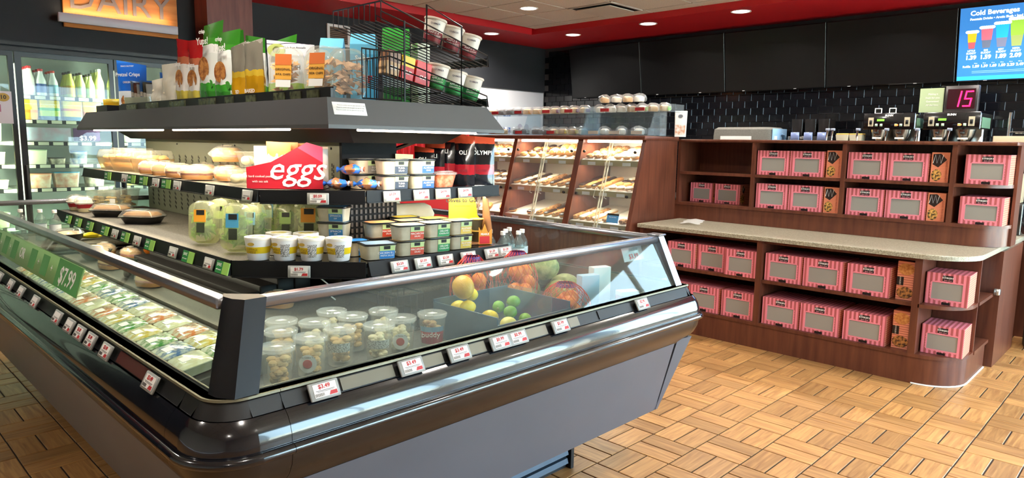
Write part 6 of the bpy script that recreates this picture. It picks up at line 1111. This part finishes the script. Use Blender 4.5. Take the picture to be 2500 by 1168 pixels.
def salad(x, y, rz, label, h=.235, w=.125, d=.085, m=leaf, lb='#e09a2a', tilt=-6):
    t = thing('salad_clamshell', label, 'clamshell', (x, y, LZ+EPS+d/2*math.sin(math.radians(abs(tilt)))), rz, 'standing salad clamshells', rx=tilt)
    ob('shell', cm(('sal', w, h, d), lambda: MB().loft([rrect(w*.5, h*.5, .03, 0, 0, h/2), rrect(w*.5, h*.5, .03, .005, 0, h/2), rrect(w*.46, h*.47, .035, .008, 0, h/2), rrect(w*.42, h*.44, .035, d*.45, 0, h/2), rrect(w*.46, h*.47, .035, d*.5, 0, h/2), rrect(w*.42, h*.44, .035, d*.95, 0, h/2), rrect(w*.36, h*.4, .03, d, 0, h/2)]).mesh('shell', clear('salad_shell', '#f2f4d8', .22, .1))), t, (0, d/2, 0), (math.pi/2, 0, 0))
    def lv():
        r = random.Random(int(h*1000)+len(m.name)); b = MB()
        for _ in range(60):
            c = Vector((r.uniform(-w*.32, w*.32), r.uniform(-d*.3, d*.3), r.uniform(h*.20, h*.72))); a = r.uniform(0, 6.28); L_ = r.uniform(.018, .035); u_ = Vector((math.cos(a), r.uniform(-.4, .4), math.sin(a)))*L_; v_ = Vector((-math.sin(a), r.uniform(-.6, .6), math.cos(a)))*L_*.45
            b.add([tuple(c-u_), tuple(c+v_+Vector((0, .004, 0))), tuple(c+u_), tuple(c-v_+Vector((0, .004, 0)))], [(0, 1, 2, 3)])
        return b.mesh('greens', m, False)
    ob('greens', cm(('green', h, w, m.name), lv), t)['kind'] = 'stuff'
    ob('label', cm(('sll', w, h, lb), lambda: MB().box(-w*.2, w*.25, -d/2-.003, -d/2-.002, h*.5, h*.78).mesh('label', mat('sal_'+lb[1:], lb, .4))), t); ob('label_logo', cm(('sll2', w, h), lambda: MB().box(-w*.1, w*.2, -d/2-.004, -d/2-.003, h*.66, h*.77).mesh('label_logo', ink, False)), t); ob('ingredient_label', cm(('sll3', w, h), lambda: MB().box(-w*.1, w*.2, -d/2-.003, -d/2-.002, h*.26, h*.48).mesh('ingredient_label', mat('ing_dark', '#2c3424', .5), False)), t)
salad(1.335, 3.37, -45, 'standing salad clamshell with orange label at the shelf edge, nearest the empty mat', .21); salad(1.47, 3.46, -60, 'standing salad clamshell of pale cabbage behind the orange labelled one', .215, m=mat('cabbage', '#c2cf94', .6, noise=(20, '#e6ead0', .3)), lb='#a8c060')
salad(1.335, 3.02, -45, 'standing salad clamshell with blue label at the shelf edge by the cottage cheese', .222, lb='#4a9ac0'); salad(1.47, 3.12, -60, 'standing clamshell of dark leaves behind the blue labelled one', .21, m=leafd, lb='#7fb0c8')
salad(1.62, 3.26, -50, 'standing salad clamshell with small blue label against the back panel', .235, lb='#6aa0b8'); salad(1.63, 3.10, -50, 'standing clamshell of dark spinach by the back panel', .20, m=leafd, lb='#9ab870')
salad(1.665, 2.955, -45, 'standing salad clamshell with wide orange label left of the spinach dip tubs', .235, w=.15, lb='#e0962a', m=mat('cabbage', '#c2cf94', .6, noise=(20, '#e6ead0', .3)))
# cottage cheese
cotm = bands('cottage_print', [(0, '#e9e9ea'), (.34, '#e2c418'), (.66, '#eeeeef')], 2, .4, wob=.03)
def cottage(x, y, rz, label, nut=False):
    t = thing('cottage_cheese_tub', label, 'tub', (x, y, LZ+EPS), rz, 'cottage cheese tubs')
    ob('tub', cm('cot', lambda: MB().lathe([(.042, 0), (.044, .004), (.055, .088)], 24).mesh('tub', cotm)), t); ob('lid', cm('cotl', lambda: MB().lathe([(.0555, .086), (.0562, .092), (.0555, .098), (.05, .099), (.048, .096)], 24).mesh('lid', mat('cot_lid', '#efece2', .4))), t)
    ob('lid_print', cm('cotp', lambda: MB().lathe([(.034, .0965), (.034, .098)], 20).mesh('lid_print', mat('cot_lidprint', '#d8c22c', .5, noise=(40, '#efe8c8', .1)))), t)
    def np_(): return MB().loft([[((.045+.011*z/.084)*1.012*math.sin(a), -(.045+.011*z/.084)*1.012*math.cos(a), z) for a in [.25+.12*i for i in range(7)]] for z in (.018, .072)], closed=False, cap=(0, 0)).mesh('nutrition_panel', mat('nutri', '#d4d2d0', .5, noise=(260, '#6a6866', .08)))
    if nut: ob('nutrition_panel', cm('cotn', np_), t)
    txt('COTTAGE', .0125, mat('cot_brown', '#8a6a10', .5), t, (-.012, -.0515, .048), ext=.0004, rot=(math.radians(83), 0, -.2)); txt('CHEESE', .0125, mat('cot_brown', '#8a6a10', .5), t, (-.012, -.050, .036), ext=.0004, rot=(math.radians(83), 0, -.2))
    ob('crest', cm('cotc', lambda: MB().loft([[(.014*math.cos(a*math.pi/8)-.012, yy, .071+.007*math.sin(a*math.pi/8)) for a in range(16)] for yy in (-.0548, -.0535)]).mesh('crest', mat('cot_gold', '#b8963a', .4), False)), t)
for k, (x, y) in enumerate(((1.345, 2.815), (1.425, 2.735), (1.505, 2.655), (1.588, 2.575))): cottage(x, y, -45+(0 if k == 0 else -18), f'yellow and white cottage cheese tub in the front row, {ORD[k]} from the salads', k > 0)
for k, (x, y) in enumerate(((1.475, 2.885), (1.56, 2.80))): cottage(x, y, -45, f'yellow and white cottage cheese tub in the back row, {ORD[k]} from the salads')
for k in range(3): deli(1.705, 2.80, LZ+k*.0705, -52, '#2f78b0', ('SPINACH', 'DIP'), f'spinach dip tub with blue side label, {["bottom", "middle", "top"][k]} of the stack', 'spinach dip stack', w=.14)
deli(1.722, 2.652, LZ, -8, BLU, ('CHICKEN', 'PASTA'), 'pasta salad tub half hidden behind the cottage cheese', 'salad tubs on the lower end shelf', w=.10, d=.095)
D2 = .0705
deli(1.745, 2.52, LZ, -14, BLU, ('CHICKEN B.L.T.', 'PASTA SALAD'), 'pasta salad tub with blue label at the front shelf corner', 'salad tubs on the lower end shelf', w=.15, d=.115, topcol='#6a8498')
for l in (0, 1):
    w_ = ['lower', 'upper'][l]
    deli(1.905, 2.515, LZ+l*D2, -10, RED, ('MACARONI', 'SALAD'), f'{w_} macaroni salad tub with red label at the shelf front', 'salad tubs on the lower end shelf', topcol='#d8b45a', w=.145)
    deli(2.06, 2.515, LZ+l*D2, -8, GRN, ('DELUXE', 'COLESLAW'), f'{w_} coleslaw tub with green label at the shelf front', 'salad tubs on the lower end shelf', topcol='#b8c07a', w=.14)
    deli(2.205, 2.52, LZ+l*D2, -8, YEL, ('MUSTARD', 'POTATO'), f'{w_} potato salad tub with yellow label at the shelf front', 'salad tubs on the lower end shelf', topcol='#d8b83a', w=.135)
    deli(1.86, 2.665, LZ+l*D2, -10, RED, ('MACARONI', 'SALAD'), f'{w_} macaroni salad tub with red label, behind the front row nearest the corner', 'salad tubs on the lower end shelf', topcol='#c87a4a', w=.14)
    deli(2.015, 2.65, LZ+l*D2, -10, RED, ('MACARONI', 'SALAD'), f'{w_} macaroni salad tub with red label, second in the row behind', 'salad tubs on the lower end shelf', topcol='#c8905a', w=.14)
    deli(2.165, 2.65, LZ+l*D2, -8, YEL, ('MUSTARD', 'POTATO'), f'{w_} potato salad tub with yellow label, third in the row behind', 'salad tubs on the lower end shelf', topcol='#d8b83a', w=.13)
    deli(2.09, 2.785, LZ+l*D2, -8, YEL, ('MUSTARD', 'POTATO'), f'{w_} potato salad tub with yellow label against the column', 'salad tubs on the lower end shelf', topcol='#d8b83a', w=.13)
bread = mat('bread_white', '#e0cfa0', .6, noise=(14, '#f0e6cc', .3))
for k, (x, y) in enumerate(((2.30, 3.02), (2.30, 3.30))):
    t = thing('bread_tray', f'pale loaf in a red tray behind the salad tubs, {["nearer", "farther"][k]} one', 'tray', (x, y, LZ+EPS), -15, 'loaves in red trays')
    ob('tray', MB().box(-.14, .14, -.06, .06, 0, .09, .006).mesh('tray', mat('tray_red', '#a01c20', .5)), t); ob('loaf', MB().loft([rrect(.13, .05, .03, .09), rrect(.135, .055, .03, .12), rrect(.12, .04, .03, .16), rrect(.09, .02, .02, .175)]).mesh('loaf', bread), t)
t = thing('olive_carton', 'yellow display carton lettered Olives to Go! on the shelf end', 'carton', (2.368, 2.60, LZ+EPS), -24); t.scale = (1.03, 1.03, 1.03)
oy = mat('olive_yellow', '#d8b422', .45); kr = mat('kraft_inside', '#7a5230', .7)
ob('back_card', MB().yprism([(-.09, .0), (.085, 0), (.085, .10), (.06, .13), (.05, .20), (.02, .255), (-.09, .245)], .075, .078).mesh('back_card', oy, False), t)
ob('side_panel', MB().xprism([(-.065, 0), (.075, 0), (.075, .23), (.0, .215), (-.065, .07)], .087, .09).mesh('side_panel', kr, False), t)
ob('front_card', MB().yprism([(.02, 0), (.087, 0), (.087, .075), (.068, .055), (.05, .10), (.035, .06), (.02, .085)], -.068, -.065).mesh('front_card', mat('olive_orange', '#d88a28', .45), False), t); ob('red_panel', MB().box(.024, .075, -.0695, -.068, .004, .04).mesh('red_panel', red, False), t)
txt('Olives to Go!', .030, ink, t, (-.022, .073, .205), 'title', ext=.0004, bold=.0006); txt('a Premium Tasty Snack', .0095, ink, t, (-.02, .073, .178), ext=.0003); txt('PEARLS', .013, white, t, (.05, -.0705, .05), ext=.0003, bold=.0004)
ob('base', MB().box(-.09, .087, -.065, .075, 0, .003).mesh('base', kr, False), t)
olc = clear('olive_cup', '#6a6a58', .55, .1)
for k, (dx, dy, l) in enumerate(((-.045, -.02, 0), (-.045, -.02, 1), (.038, .03, 0), (.038, .03, 1))):
    a = math.radians(-22); t2 = thing('olive_cup', f'small clear olive snack cup by the Olives to Go carton, {["front lower", "front upper", "back lower", "back upper"][k]} one', 'cup', (2.37+dx*math.cos(a)-dy*math.sin(a), 2.595+dx*math.sin(a)+dy*math.cos(a), LZ+.005+l*.061), 0, 'olive snack cups')
    ob('cup', cm('olc', lambda: MB().lathe([(.026, 0), (.034, .052), (.036, .054)], 16).mesh('cup', olc)), t2); ob('lid', cm('oll', lambda: MB().lathe([(.037, .053), (.037, .057), (.03, .058)], 16).mesh('lid', mat('olive_lid', '#c8a850', .4))), t2); ob('olives', cm('olo', lambda: (lambda b: [b.ell((.014*math.cos(q*2.1), .014*math.sin(q*2.1), .014+.009*(q//3)*1.4), (.01, .01, .011), 7, 5) for q in range(9)] and b)(MB()).mesh('olives', mat('olive_dark', '#2c2a1c', .4))), t2)['kind'] = 'stuff'
# ================================================================ DECK BEHIND THE LONG GLASS SIDE
DZ = .93; DL = .87
for k, (x, y, kd, lb) in enumerate(((1.36, 4.52, 0, 'wrapped sandwich on the lower deck, second from the bottles'), (1.17, 4.25, 1, 'wrapped sandwich on the lower deck, in front of the black risers'), (1.30, 4.80, 2, 'wrapped sandwich on the lower deck, nearest the bottles'), (1.165, 3.62, 0, 'wrapped sandwich on the lower deck, half below the glass rail'), (1.42, 2.80, 0, 'wrapped sandwich on the lower deck, nearest the corner post'))):
    sandwich(x, y, DL, .15, .10, .075, -80+6*k, kd, lb, 'wrapped sandwiches on the lower deck')
for k, (x, y) in enumerate(((1.17, 5.06), (1.20, 4.62))):
    t = thing('salad_bowl', f'black salad bowl with clear lid on the lower deck, {["farther", "nearer"][k]} one', 'bowl', (x, y, (DZ if y > 4.95 else DL)+EPS), 0, 'black salad bowls')
    ob('bowl', cm('sbowl', lambda: MB().lathe([(.05, 0), (.07, .02), (.085, .055), (.088, .057)], 18).mesh('bowl', gloss)), t); ob('lid', cm('sblid', lambda: MB().lathe([(.089, .056), (.089, .062), (.06, .085), (.03, .09)], 18).mesh('lid', pet)), t); ob('salad', cm('sbsal', lambda: MB().lathe([(.078, .05), (.06, .066), (.02, .072)], 14).mesh('salad', mat('pink_salad', '#d89a78', .5, noise=(25, '#f0d8a8', .2)))), t)
for k, (x, y) in enumerate(((1.50, 4.62), (1.52, 4.50))):
    t = thing('orange', f'loose orange under the long shelf, {["farther", "nearer"][k]} one', 'orange', (x, y, DL+.0365), 0, 'loose oranges'); ob('peel', cm('orng', lambda: MB().ell((0, 0, 0), (.036, .036, .035), 14, 9).mesh('peel', mat('orange_peel', '#e07a18', .45, bump=(150, .25)))), t); ob('stem_end', cm('ornst', lambda: MB().ell((0, 0, .0345), (.004, .004, .002), 6, 4).mesh('stem_end', leafd)), t)
water = clear('water_bottle', '#e2ecec', .1, .05)
def wbottle(x, y, z, label, grp):
    t = thing('water_bottle', label, 'bottle', (x, y, z+EPS), 0, grp)
    ob('body', cm('wb', lambda: MB().lathe([(.028, 0), (.033, .006), (.033, .05), (.030, .056), (.033, .062), (.033, .118), (.03, .135), (.02, .155), (.0125, .168), (.0125, .18)], 16).mesh('body', water)), t); ob('cap', cm('wbc', lambda: MB().lathe([(.0145, .178), (.0145, .196), (.013, .198)], 12).mesh('cap', white)), t); ob('label', cm('wbl', lambda: MB().lathe([(.0336, .066), (.0336, .105)], 16, cap=(0, 0)).mesh('label', mat('water_label', '#c8d4dc', .4))), t)
for k, (x, y) in enumerate(((1.07, 5.28), (1.13, 5.19), (.98, 5.36))): wbottle(x, y, DZ, f'clear water bottle at the far corner of the case, {ORD[k]} from the corner', 'water bottles at the far corner')
for k, (x, y) in enumerate(((2.62, 2.62), (2.70, 2.58), (2.62, 2.72), (2.70, 2.68), (2.77, 2.62), (2.77, 2.72), (2.54, 2.70))): wbottle(x, y, DZ, f'clear water bottle in the cluster beyond the olives carton, {ORD[k]} of seven', 'water bottles by the olives carton')
for k, (x, y) in enumerate(((2.06, 2.58), (2.18, 2.57), (2.30, 2.57), (2.42, 2.56))):
    t = thing('juice_cup', f'clear sealed cup under the end shelf, {ORD[k]} from the corner', 'cup', (x, y, DZ+EPS), 0, 'clear cups under the end shelf'); ob('cup', cm('jc', lambda: MB().lathe([(.034, 0), (.044, .085), (.046, .087)], 16).mesh('cup', pet)), t); ob('lid', cm('jcl', lambda: MB().lathe([(.047, .086), (.047, .092), (.03, .093)], 16).mesh('lid', film)), t)
carton(1.90, 2.62, DZ, .13, .02, .10, -6, mat('leaflet', '#a8a484', .6, noise=(30, '#6f6c54', .1)), 'beige leaflet card hanging under the end shelf', None, name='leaflet_card')
t = thing('banana_bunch', 'small bunch of yellow bananas near the far water bottles', 'bananas', (1.36, 5.12, DZ+EPS), 20)
for k in range(4): ob('banana', cm('banana', lambda: MB().loft([[((.10+r_*math.cos(b*math.pi/3))*math.cos(.35+a*.24)-.09, (.10+r_*math.cos(b*math.pi/3))*math.sin(.35+a*.24)-.06, .02+r_*math.sin(b*math.pi/3)) for b in range(6)] for a, r_ in enumerate((.005, .014, .017, .018, .017, .013, .005))]).mesh('banana', mat('banana_yellow', '#d8c22c', .5))), t, (.0, 0, .004*k), (0, 0, -.35+.25*k))
# packs in the low well along the long glass side
PKC = [('green topped', '#3f8a3c', '#d8d8b0'), ('clear', '#cfd0a8', '#e0e0c8'), ('yellow', '#c8b44a', '#e6dca0'), ('blue', '#3f6a98', '#c8d0d0'), ('orange', '#c8743a', '#e0c8a0')]
rw = random.Random(12); n = 0
for c_ in range(2):
    for r_ in range(16):
        y = 2.35+r_*.155+.012*c_; nm, a_, b_ = PKC[(r_*2+c_+(r_//4)) % 5]
        t = thing('lunch_pack', f'{nm} snack pack in the long well, {ORD[r_]} from the corner, {["inner", "glass"][c_]} row', 'package', (.99-.108*c_, y, .804+.1943*(.175-.108*c_)+.003), -90+rw.uniform(-2, 2), 'snack packs in the long well', rx=11)
        ob('pack', cm(('lp', nm), lambda: MB().loft([rrect(.06, .045, .012, 0), rrect(.07, .052, .014, .03), rrect(.072, .054, .014, .033)]).mesh('pack', mat('lp_'+a_[1:], b_, .35, noise=(30, a_, .15)))), t); ob('film_lid', cm(('lpl', nm), lambda: MB().loft([rrect(.073, .055, .014, .033), rrect(.072, .054, .014, .036), rrect(.06, .04, .012, .042)]).mesh('film_lid', mat('lpl_'+a_[1:], a_, .15, coat=.6, noise=(35, '#e8ecd0', .12)))), t)
        ob('price_sticker', cm('lps', lambda: MB().box(-.03, .02, -.03, .0, .0425, .0435).mesh('price_sticker', white, False)), t)
bag(1.165, 3.88, DL, .14, .11, .05, -80, mat('dark_glossy_bag', '#2a3428', .15, coat=.5, bump=(20, .6)), 'dark crinkled bag standing between the snack packs', None, 70, 0)
# ================================================================ FRONT WELL
WZ = .78
cookf = mat('cookie_bites', '#c0904e', .6, noise=(22, '#e2c48c', .3), bump=(40, .4)); cookf2 = mat('cream_bites', '#d8c8a0', .6, noise=(22, '#f0e8cc', .3))
def cookie_cup(x, y, rz, label, kind=0, lab=0, z=WZ):
    t = thing('cookie_cup', label, 'cup', (x, y, z+EPS), rz, 'clear cookie cups')
    ob('cup', cm('ckc', lambda: MB().lathe([(.043, 0), (.045, .004), (.054, .125), (.057, .127)], 20, cap=(1, 0)).mesh('cup', pet)), t); ob('lid', cm('ckl', lambda: MB().lathe([(.0585, .124), (.0605, .131), (.0605, .137), (.056, .14), (.054, .136), (.02, .136)], 22).mesh('lid', clear('cup_lid', '#ffffff', .18, .08))), t)
    ob('lid_label', cm('ckll', lambda: MB().add([(-.022, -.008, .1375), (.0, -.016, .1375), (.022, -.004, .1375), (0, .01, .1375)], [(0, 1, 2, 3)]).mesh('lid_label', white, False)), t)
    ob('cookies', cm(('ckf', kind), lambda: (lambda b, r: [b.ell((r.uniform(-.026, .026), r.uniform(-.026, .026), .016+.0028*i), (.017+r.uniform(-.003, .003), .015, .012), 8, 5) for i in range(28)] and b)(MB(), random.Random(kind)).mesh('cookies', [cookf, cookf2, mat('choc_bites', '#8a5a34', .6, noise=(30, '#e0c090', .12))][kind])), t)['kind'] = 'stuff'
    if lab == 1:
        ob('round_label', cm('ckr', lambda: MB().loft([[(.03*math.cos(a*math.pi/10), -.0535+.0*a-(.0 if 1 else 0)-.0045*(1-abs(math.cos(a*math.pi/10)))*1.2+.0, .055+.032*math.sin(a*math.pi/10)) for a in range(20)], [(.001*math.cos(a*math.pi/10), -.0595, .055+.001*math.sin(a*math.pi/10)) for a in range(20)]], cap=(0, 1)).mesh('round_label', mat('label_offwhite', '#d6d8d6', .5))), t); ob('label_mark', cm('ckm', lambda: MB().lathe([(.016, 0), (.015, .001)], 14).mesh('label_mark', mat('label_red', '#b8483c', .5))), t, (0, -.0598, .055), (math.pi/2, 0, 0)); txt('Little Cookie Tray', .0075, ink, t, (0, -.0604, .078), ext=.0002)
    if lab == 2: ob('wrap_label', cm('ckw', lambda: MB().loft([[((.045+.009*z_/.12)*1.015*math.sin(a), -(.045+.009*z_/.12)*1.015*math.cos(a), z_) for a in [-.9+.2*i for i in range(10)]] for z_ in (.055, .088)], closed=False, cap=(0, 0)).mesh('wrap_label', mat('label_grey', '#cfd0cc', .5, noise=(200, '#8a8a86', .08)))), t)
    if lab == 3:
        ob('wrap_label', cm('ckw3', lambda: MB().loft([[((.044+.009*z_/.12)*1.015*math.sin(a), -(.044+.009*z_/.12)*1.015*math.cos(a), z_) for a in [-1.1+.2*i for i in range(12)]] for z_ in (.02, .055, .09)], closed=False, cap=(0, 0)).mesh('wrap_label', bands('buddy_label', [(0, '#a83040'), (.55, '#b8404a'), (.7, '#6f96b8')], 2, .4))), t); txt('buddy', .03, white, t, (-.005, -.0555, .06), ext=.0004)
for k, (x, y, kd, lb, nm) in enumerate(((1.065, 2.12, 0, 0, 'behind the corner post'), (1.205, 2.15, 0, 1, 'with round white label nearest the corner post'), (1.345, 2.185, 0, 2, 'with a wide grey ingredient label'), (1.475, 2.125, 1, 2, 'of pale bites with grey label'), (1.60, 2.155, 1, 1, 'of pale bites with round label'), (1.735, 2.13, 2, 3, 'with red and blue buddy label'))): cookie_cup(x, y, -40, f'clear cookie cup {nm} in the front well', kd, lb)
for k, (x, y) in enumerate(((1.17, 2.295), (1.32, 2.32), (1.48, 2.31), (1.62, 2.30), (1.24, 2.425), (1.46, 2.43))): cookie_cup(x, y, -40, f'clear cookie cup in the row behind, {ORD[k]} from the corner post', k % 2, 0)
binm = clear('bin_blue', '#5f7f98', .55, .12)
t = thing('produce_bin', 'smoky blue plastic bin of lemons and limes behind the front glass', 'bin', (2.05, 2.02, WZ+EPS), 0)
ob('walls', MB().box(-.22, .22, -.17, .22, 0, .006).box(-.22, .22, -.17, -.164, .006, .12).box(-.22, -.214, -.164, .22, .006, .15).box(.214, .22, -.164, .22, .006, .15).box(-.22, .22, .214, .22, .006, .16).mesh('walls', mat('bin_blue_solid', '#2f5068', .3), False), t)
ob('divider', MB().box(.10, .106, -.16, .21, .006, .20).mesh('divider', acrylic, False), t)
def fruit(kind, x, y, z, label, s=1., rz=0):
    D = {'lemon': ('lemon', '#e8c822', (.038, .03, .029), 1.15), 'lime': ('lime', '#6aa024', (.031, .027, .026), 1.0), 'apple': ('apple', '#dcc86a', (.036, .036, .032), .9), 'melon': ('melon', '#b8b878', (.085, .07, .068), 1.), 'orange': ('orange', '#e2761c', (.037, .037, .036), 1.), 'squash': ('squash', '#d8a42c', (.06, .045, .05), 1.)}[kind]
    t = thing(D[0], label, D[0], (x, y, z), rz, D[0]+'s in the front well'); r = D[2]
    nz = ('#d6cfa0', 9) if kind == 'melon' else ((D[1], 9))
    ob('flesh', cm((kind,), lambda: MB().ell((0, 0, 0), r, 14, 10, D[3]).mesh('flesh', mat('fruit_'+kind, D[1], .42, noise=(26, '#7c8a4a', .12) if kind == 'melon' else None, bump=(140, .15), vary=.08))), t)
    ob('stem', cm((kind, 'stem'), lambda: MB().ell((r[0]*.98, 0, 0), (.006, .005, .005), 7, 4).mesh('stem', mat('stem_green', '#7f8a3a', .6))), t)
for k, (x, y, z) in enumerate(((1.90, 2.10, .92), (1.89, 1.99, .86), (1.97, 2.16, .955), (1.98, 2.05, .875), (1.93, 2.19, .90))): fruit('lemon', x, y, z, f'yellow lemon in the blue bin, {ORD[k]} of five', rz=40*k)
fruit('squash', 1.90, 2.13, 1.0, 'large golden squash on top of the lemons', rz=70)
for k, (x, y, z) in enumerate(((2.03, 1.98, .90), (2.09, 1.95, .865), (2.03, 1.91, .855), (2.10, 2.03, .925), (2.06, 2.08, .90), (2.10, 1.90, .855))): fruit('lime', x, y, z, f'green lime in the blue bin, {ORD[k]} of six', rz=55*k)
fruit('apple', 1.96, 1.92, .87, 'pale yellow apple at the front of the blue bin')
mesh_m = mat('net_red', '#c83c22', .5)
def netbag(cx, cy, cz, rx, ry, rz_, label, seed):
    t = thing('orange_bag', label, 'bag', (cx, cy, cz), 0, 'net bags of oranges'); r = random.Random(seed)
    for k in range(11):
        a = r.uniform(0, 6.28); e = r.uniform(.1, .85); ob('orange', cm('orng', lambda: None), t, (rx*e*math.cos(a), ry*e*math.sin(a), .04+(rz_-.06)*((k*.37) % 1)*(1.1-e*.5)))
    mb = MB(); N, K = 18, 9
    for s in (1, -1):
        for i in range(N):
            pts = []
            for j in range(K+1):
                u = j/K; an = 2*math.pi*(i/N)+s*u*1.6; q = math.sin(math.pi*min(u*.86+.1, 1))**.55; pts.append((rx*1.22*q*math.cos(an), ry*1.22*q*math.sin(an), .002+u*rz_*1.18))
            mb.tube(pts, .0013, 3)
    ob('net', mb.mesh('net', mesh_m, False), t)['kind'] = 'stuff'
    ob('band', MB().lathe([(max(rx, ry)*.5, rz_*1.08), (max(rx, ry)*.42, rz_*1.18)], 14, cap=(0, 0)).mesh('band', mat('net_band', '#4a2a78', .4)), t)
netbag(2.14, 2.34, .785, .09, .075, .25, 'red net bag of oranges heaped behind the limes', 1); netbag(2.40, 2.30, .785, .09, .08, .25, 'red net bag of oranges in the middle of the front well', 2); netbag(2.40, 1.99, .785, .085, .10, .16, 'red net bag of oranges lying against the front glass', 3)
for k, (x, y, z) in enumerate(((2.58, 2.40, .85), (2.64, 2.235, .85), (2.62, 2.325, .974), (2.80, 2.33, .85))): fruit('melon', x, y, z, f'striped pale melon in the front well, {["farther bottom", "nearer bottom", "top", "rightmost"][k]} one', rz=30+40*k)
carton(2.60, 2.02, WZ, .10, .05, .20, -20, mat('pale_blue_carton', '#a9c8e4', .35), 'pale blue slim block added as a window reflection in the front well', 'added reflection blocks in the well'); carton(2.73, 2.05, WZ, .10, .05, .22, -20, mat('white_carton', '#dfe8f0', .35), 'white slim block added as a window reflection in the front well', 'added reflection blocks in the well')  # both slim boxes are added: window reflections in the glass built as solid shapes
carton(2.80, 1.93, WZ, .10, .06, .11, -25, bands('white_red_carton', [(0, '#d8d4d0'), (.55, '#c8603c'), (.8, '#dcd8d4')], 2, .4), 'small white carton with orange band at the end of the front well', None)
wb_ = thing('wire_basket', 'black wire basket standing behind the cookie cups', 'basket', (1.78, 2.40, WZ+EPS), 0)
for z in (.01, .09, .17): ob('ring_wire', MB().tube([(-.07, -.07, z), (.07, -.07, z), (.07, .07, z), (-.07, .07, z)], .003, 5, True).mesh('ring_wire', wm), wb_)
for k in range(5):
    for s in (-1, 1): ob('bar', cm('bskbar', lambda: MB().tube([(0, 0, .01), (0, 0, .17)], .0022, 5).mesh('bar', wm)), wb_, (-.07+.035*k, .07*s, 0))
t = thing('melon_sign', 'small handwritten $3.99 melon sign at the end of the glass', 'sign', (2.70, 1.845, 1.09), 0, rx=-20)
ob('card', MB().box(-.07, .09, 0, .002, -.03, .04).mesh('card', clear('sign_film', '#d8c8d0', .4, .1), False), t); txt('melon', .028, mat('ink_grey', '#6a5a60', .5), t, (.02, -.002, .025), ext=.0003); txt('$3.99', .034, red, t, (.01, -.002, -.01), ext=.0003)
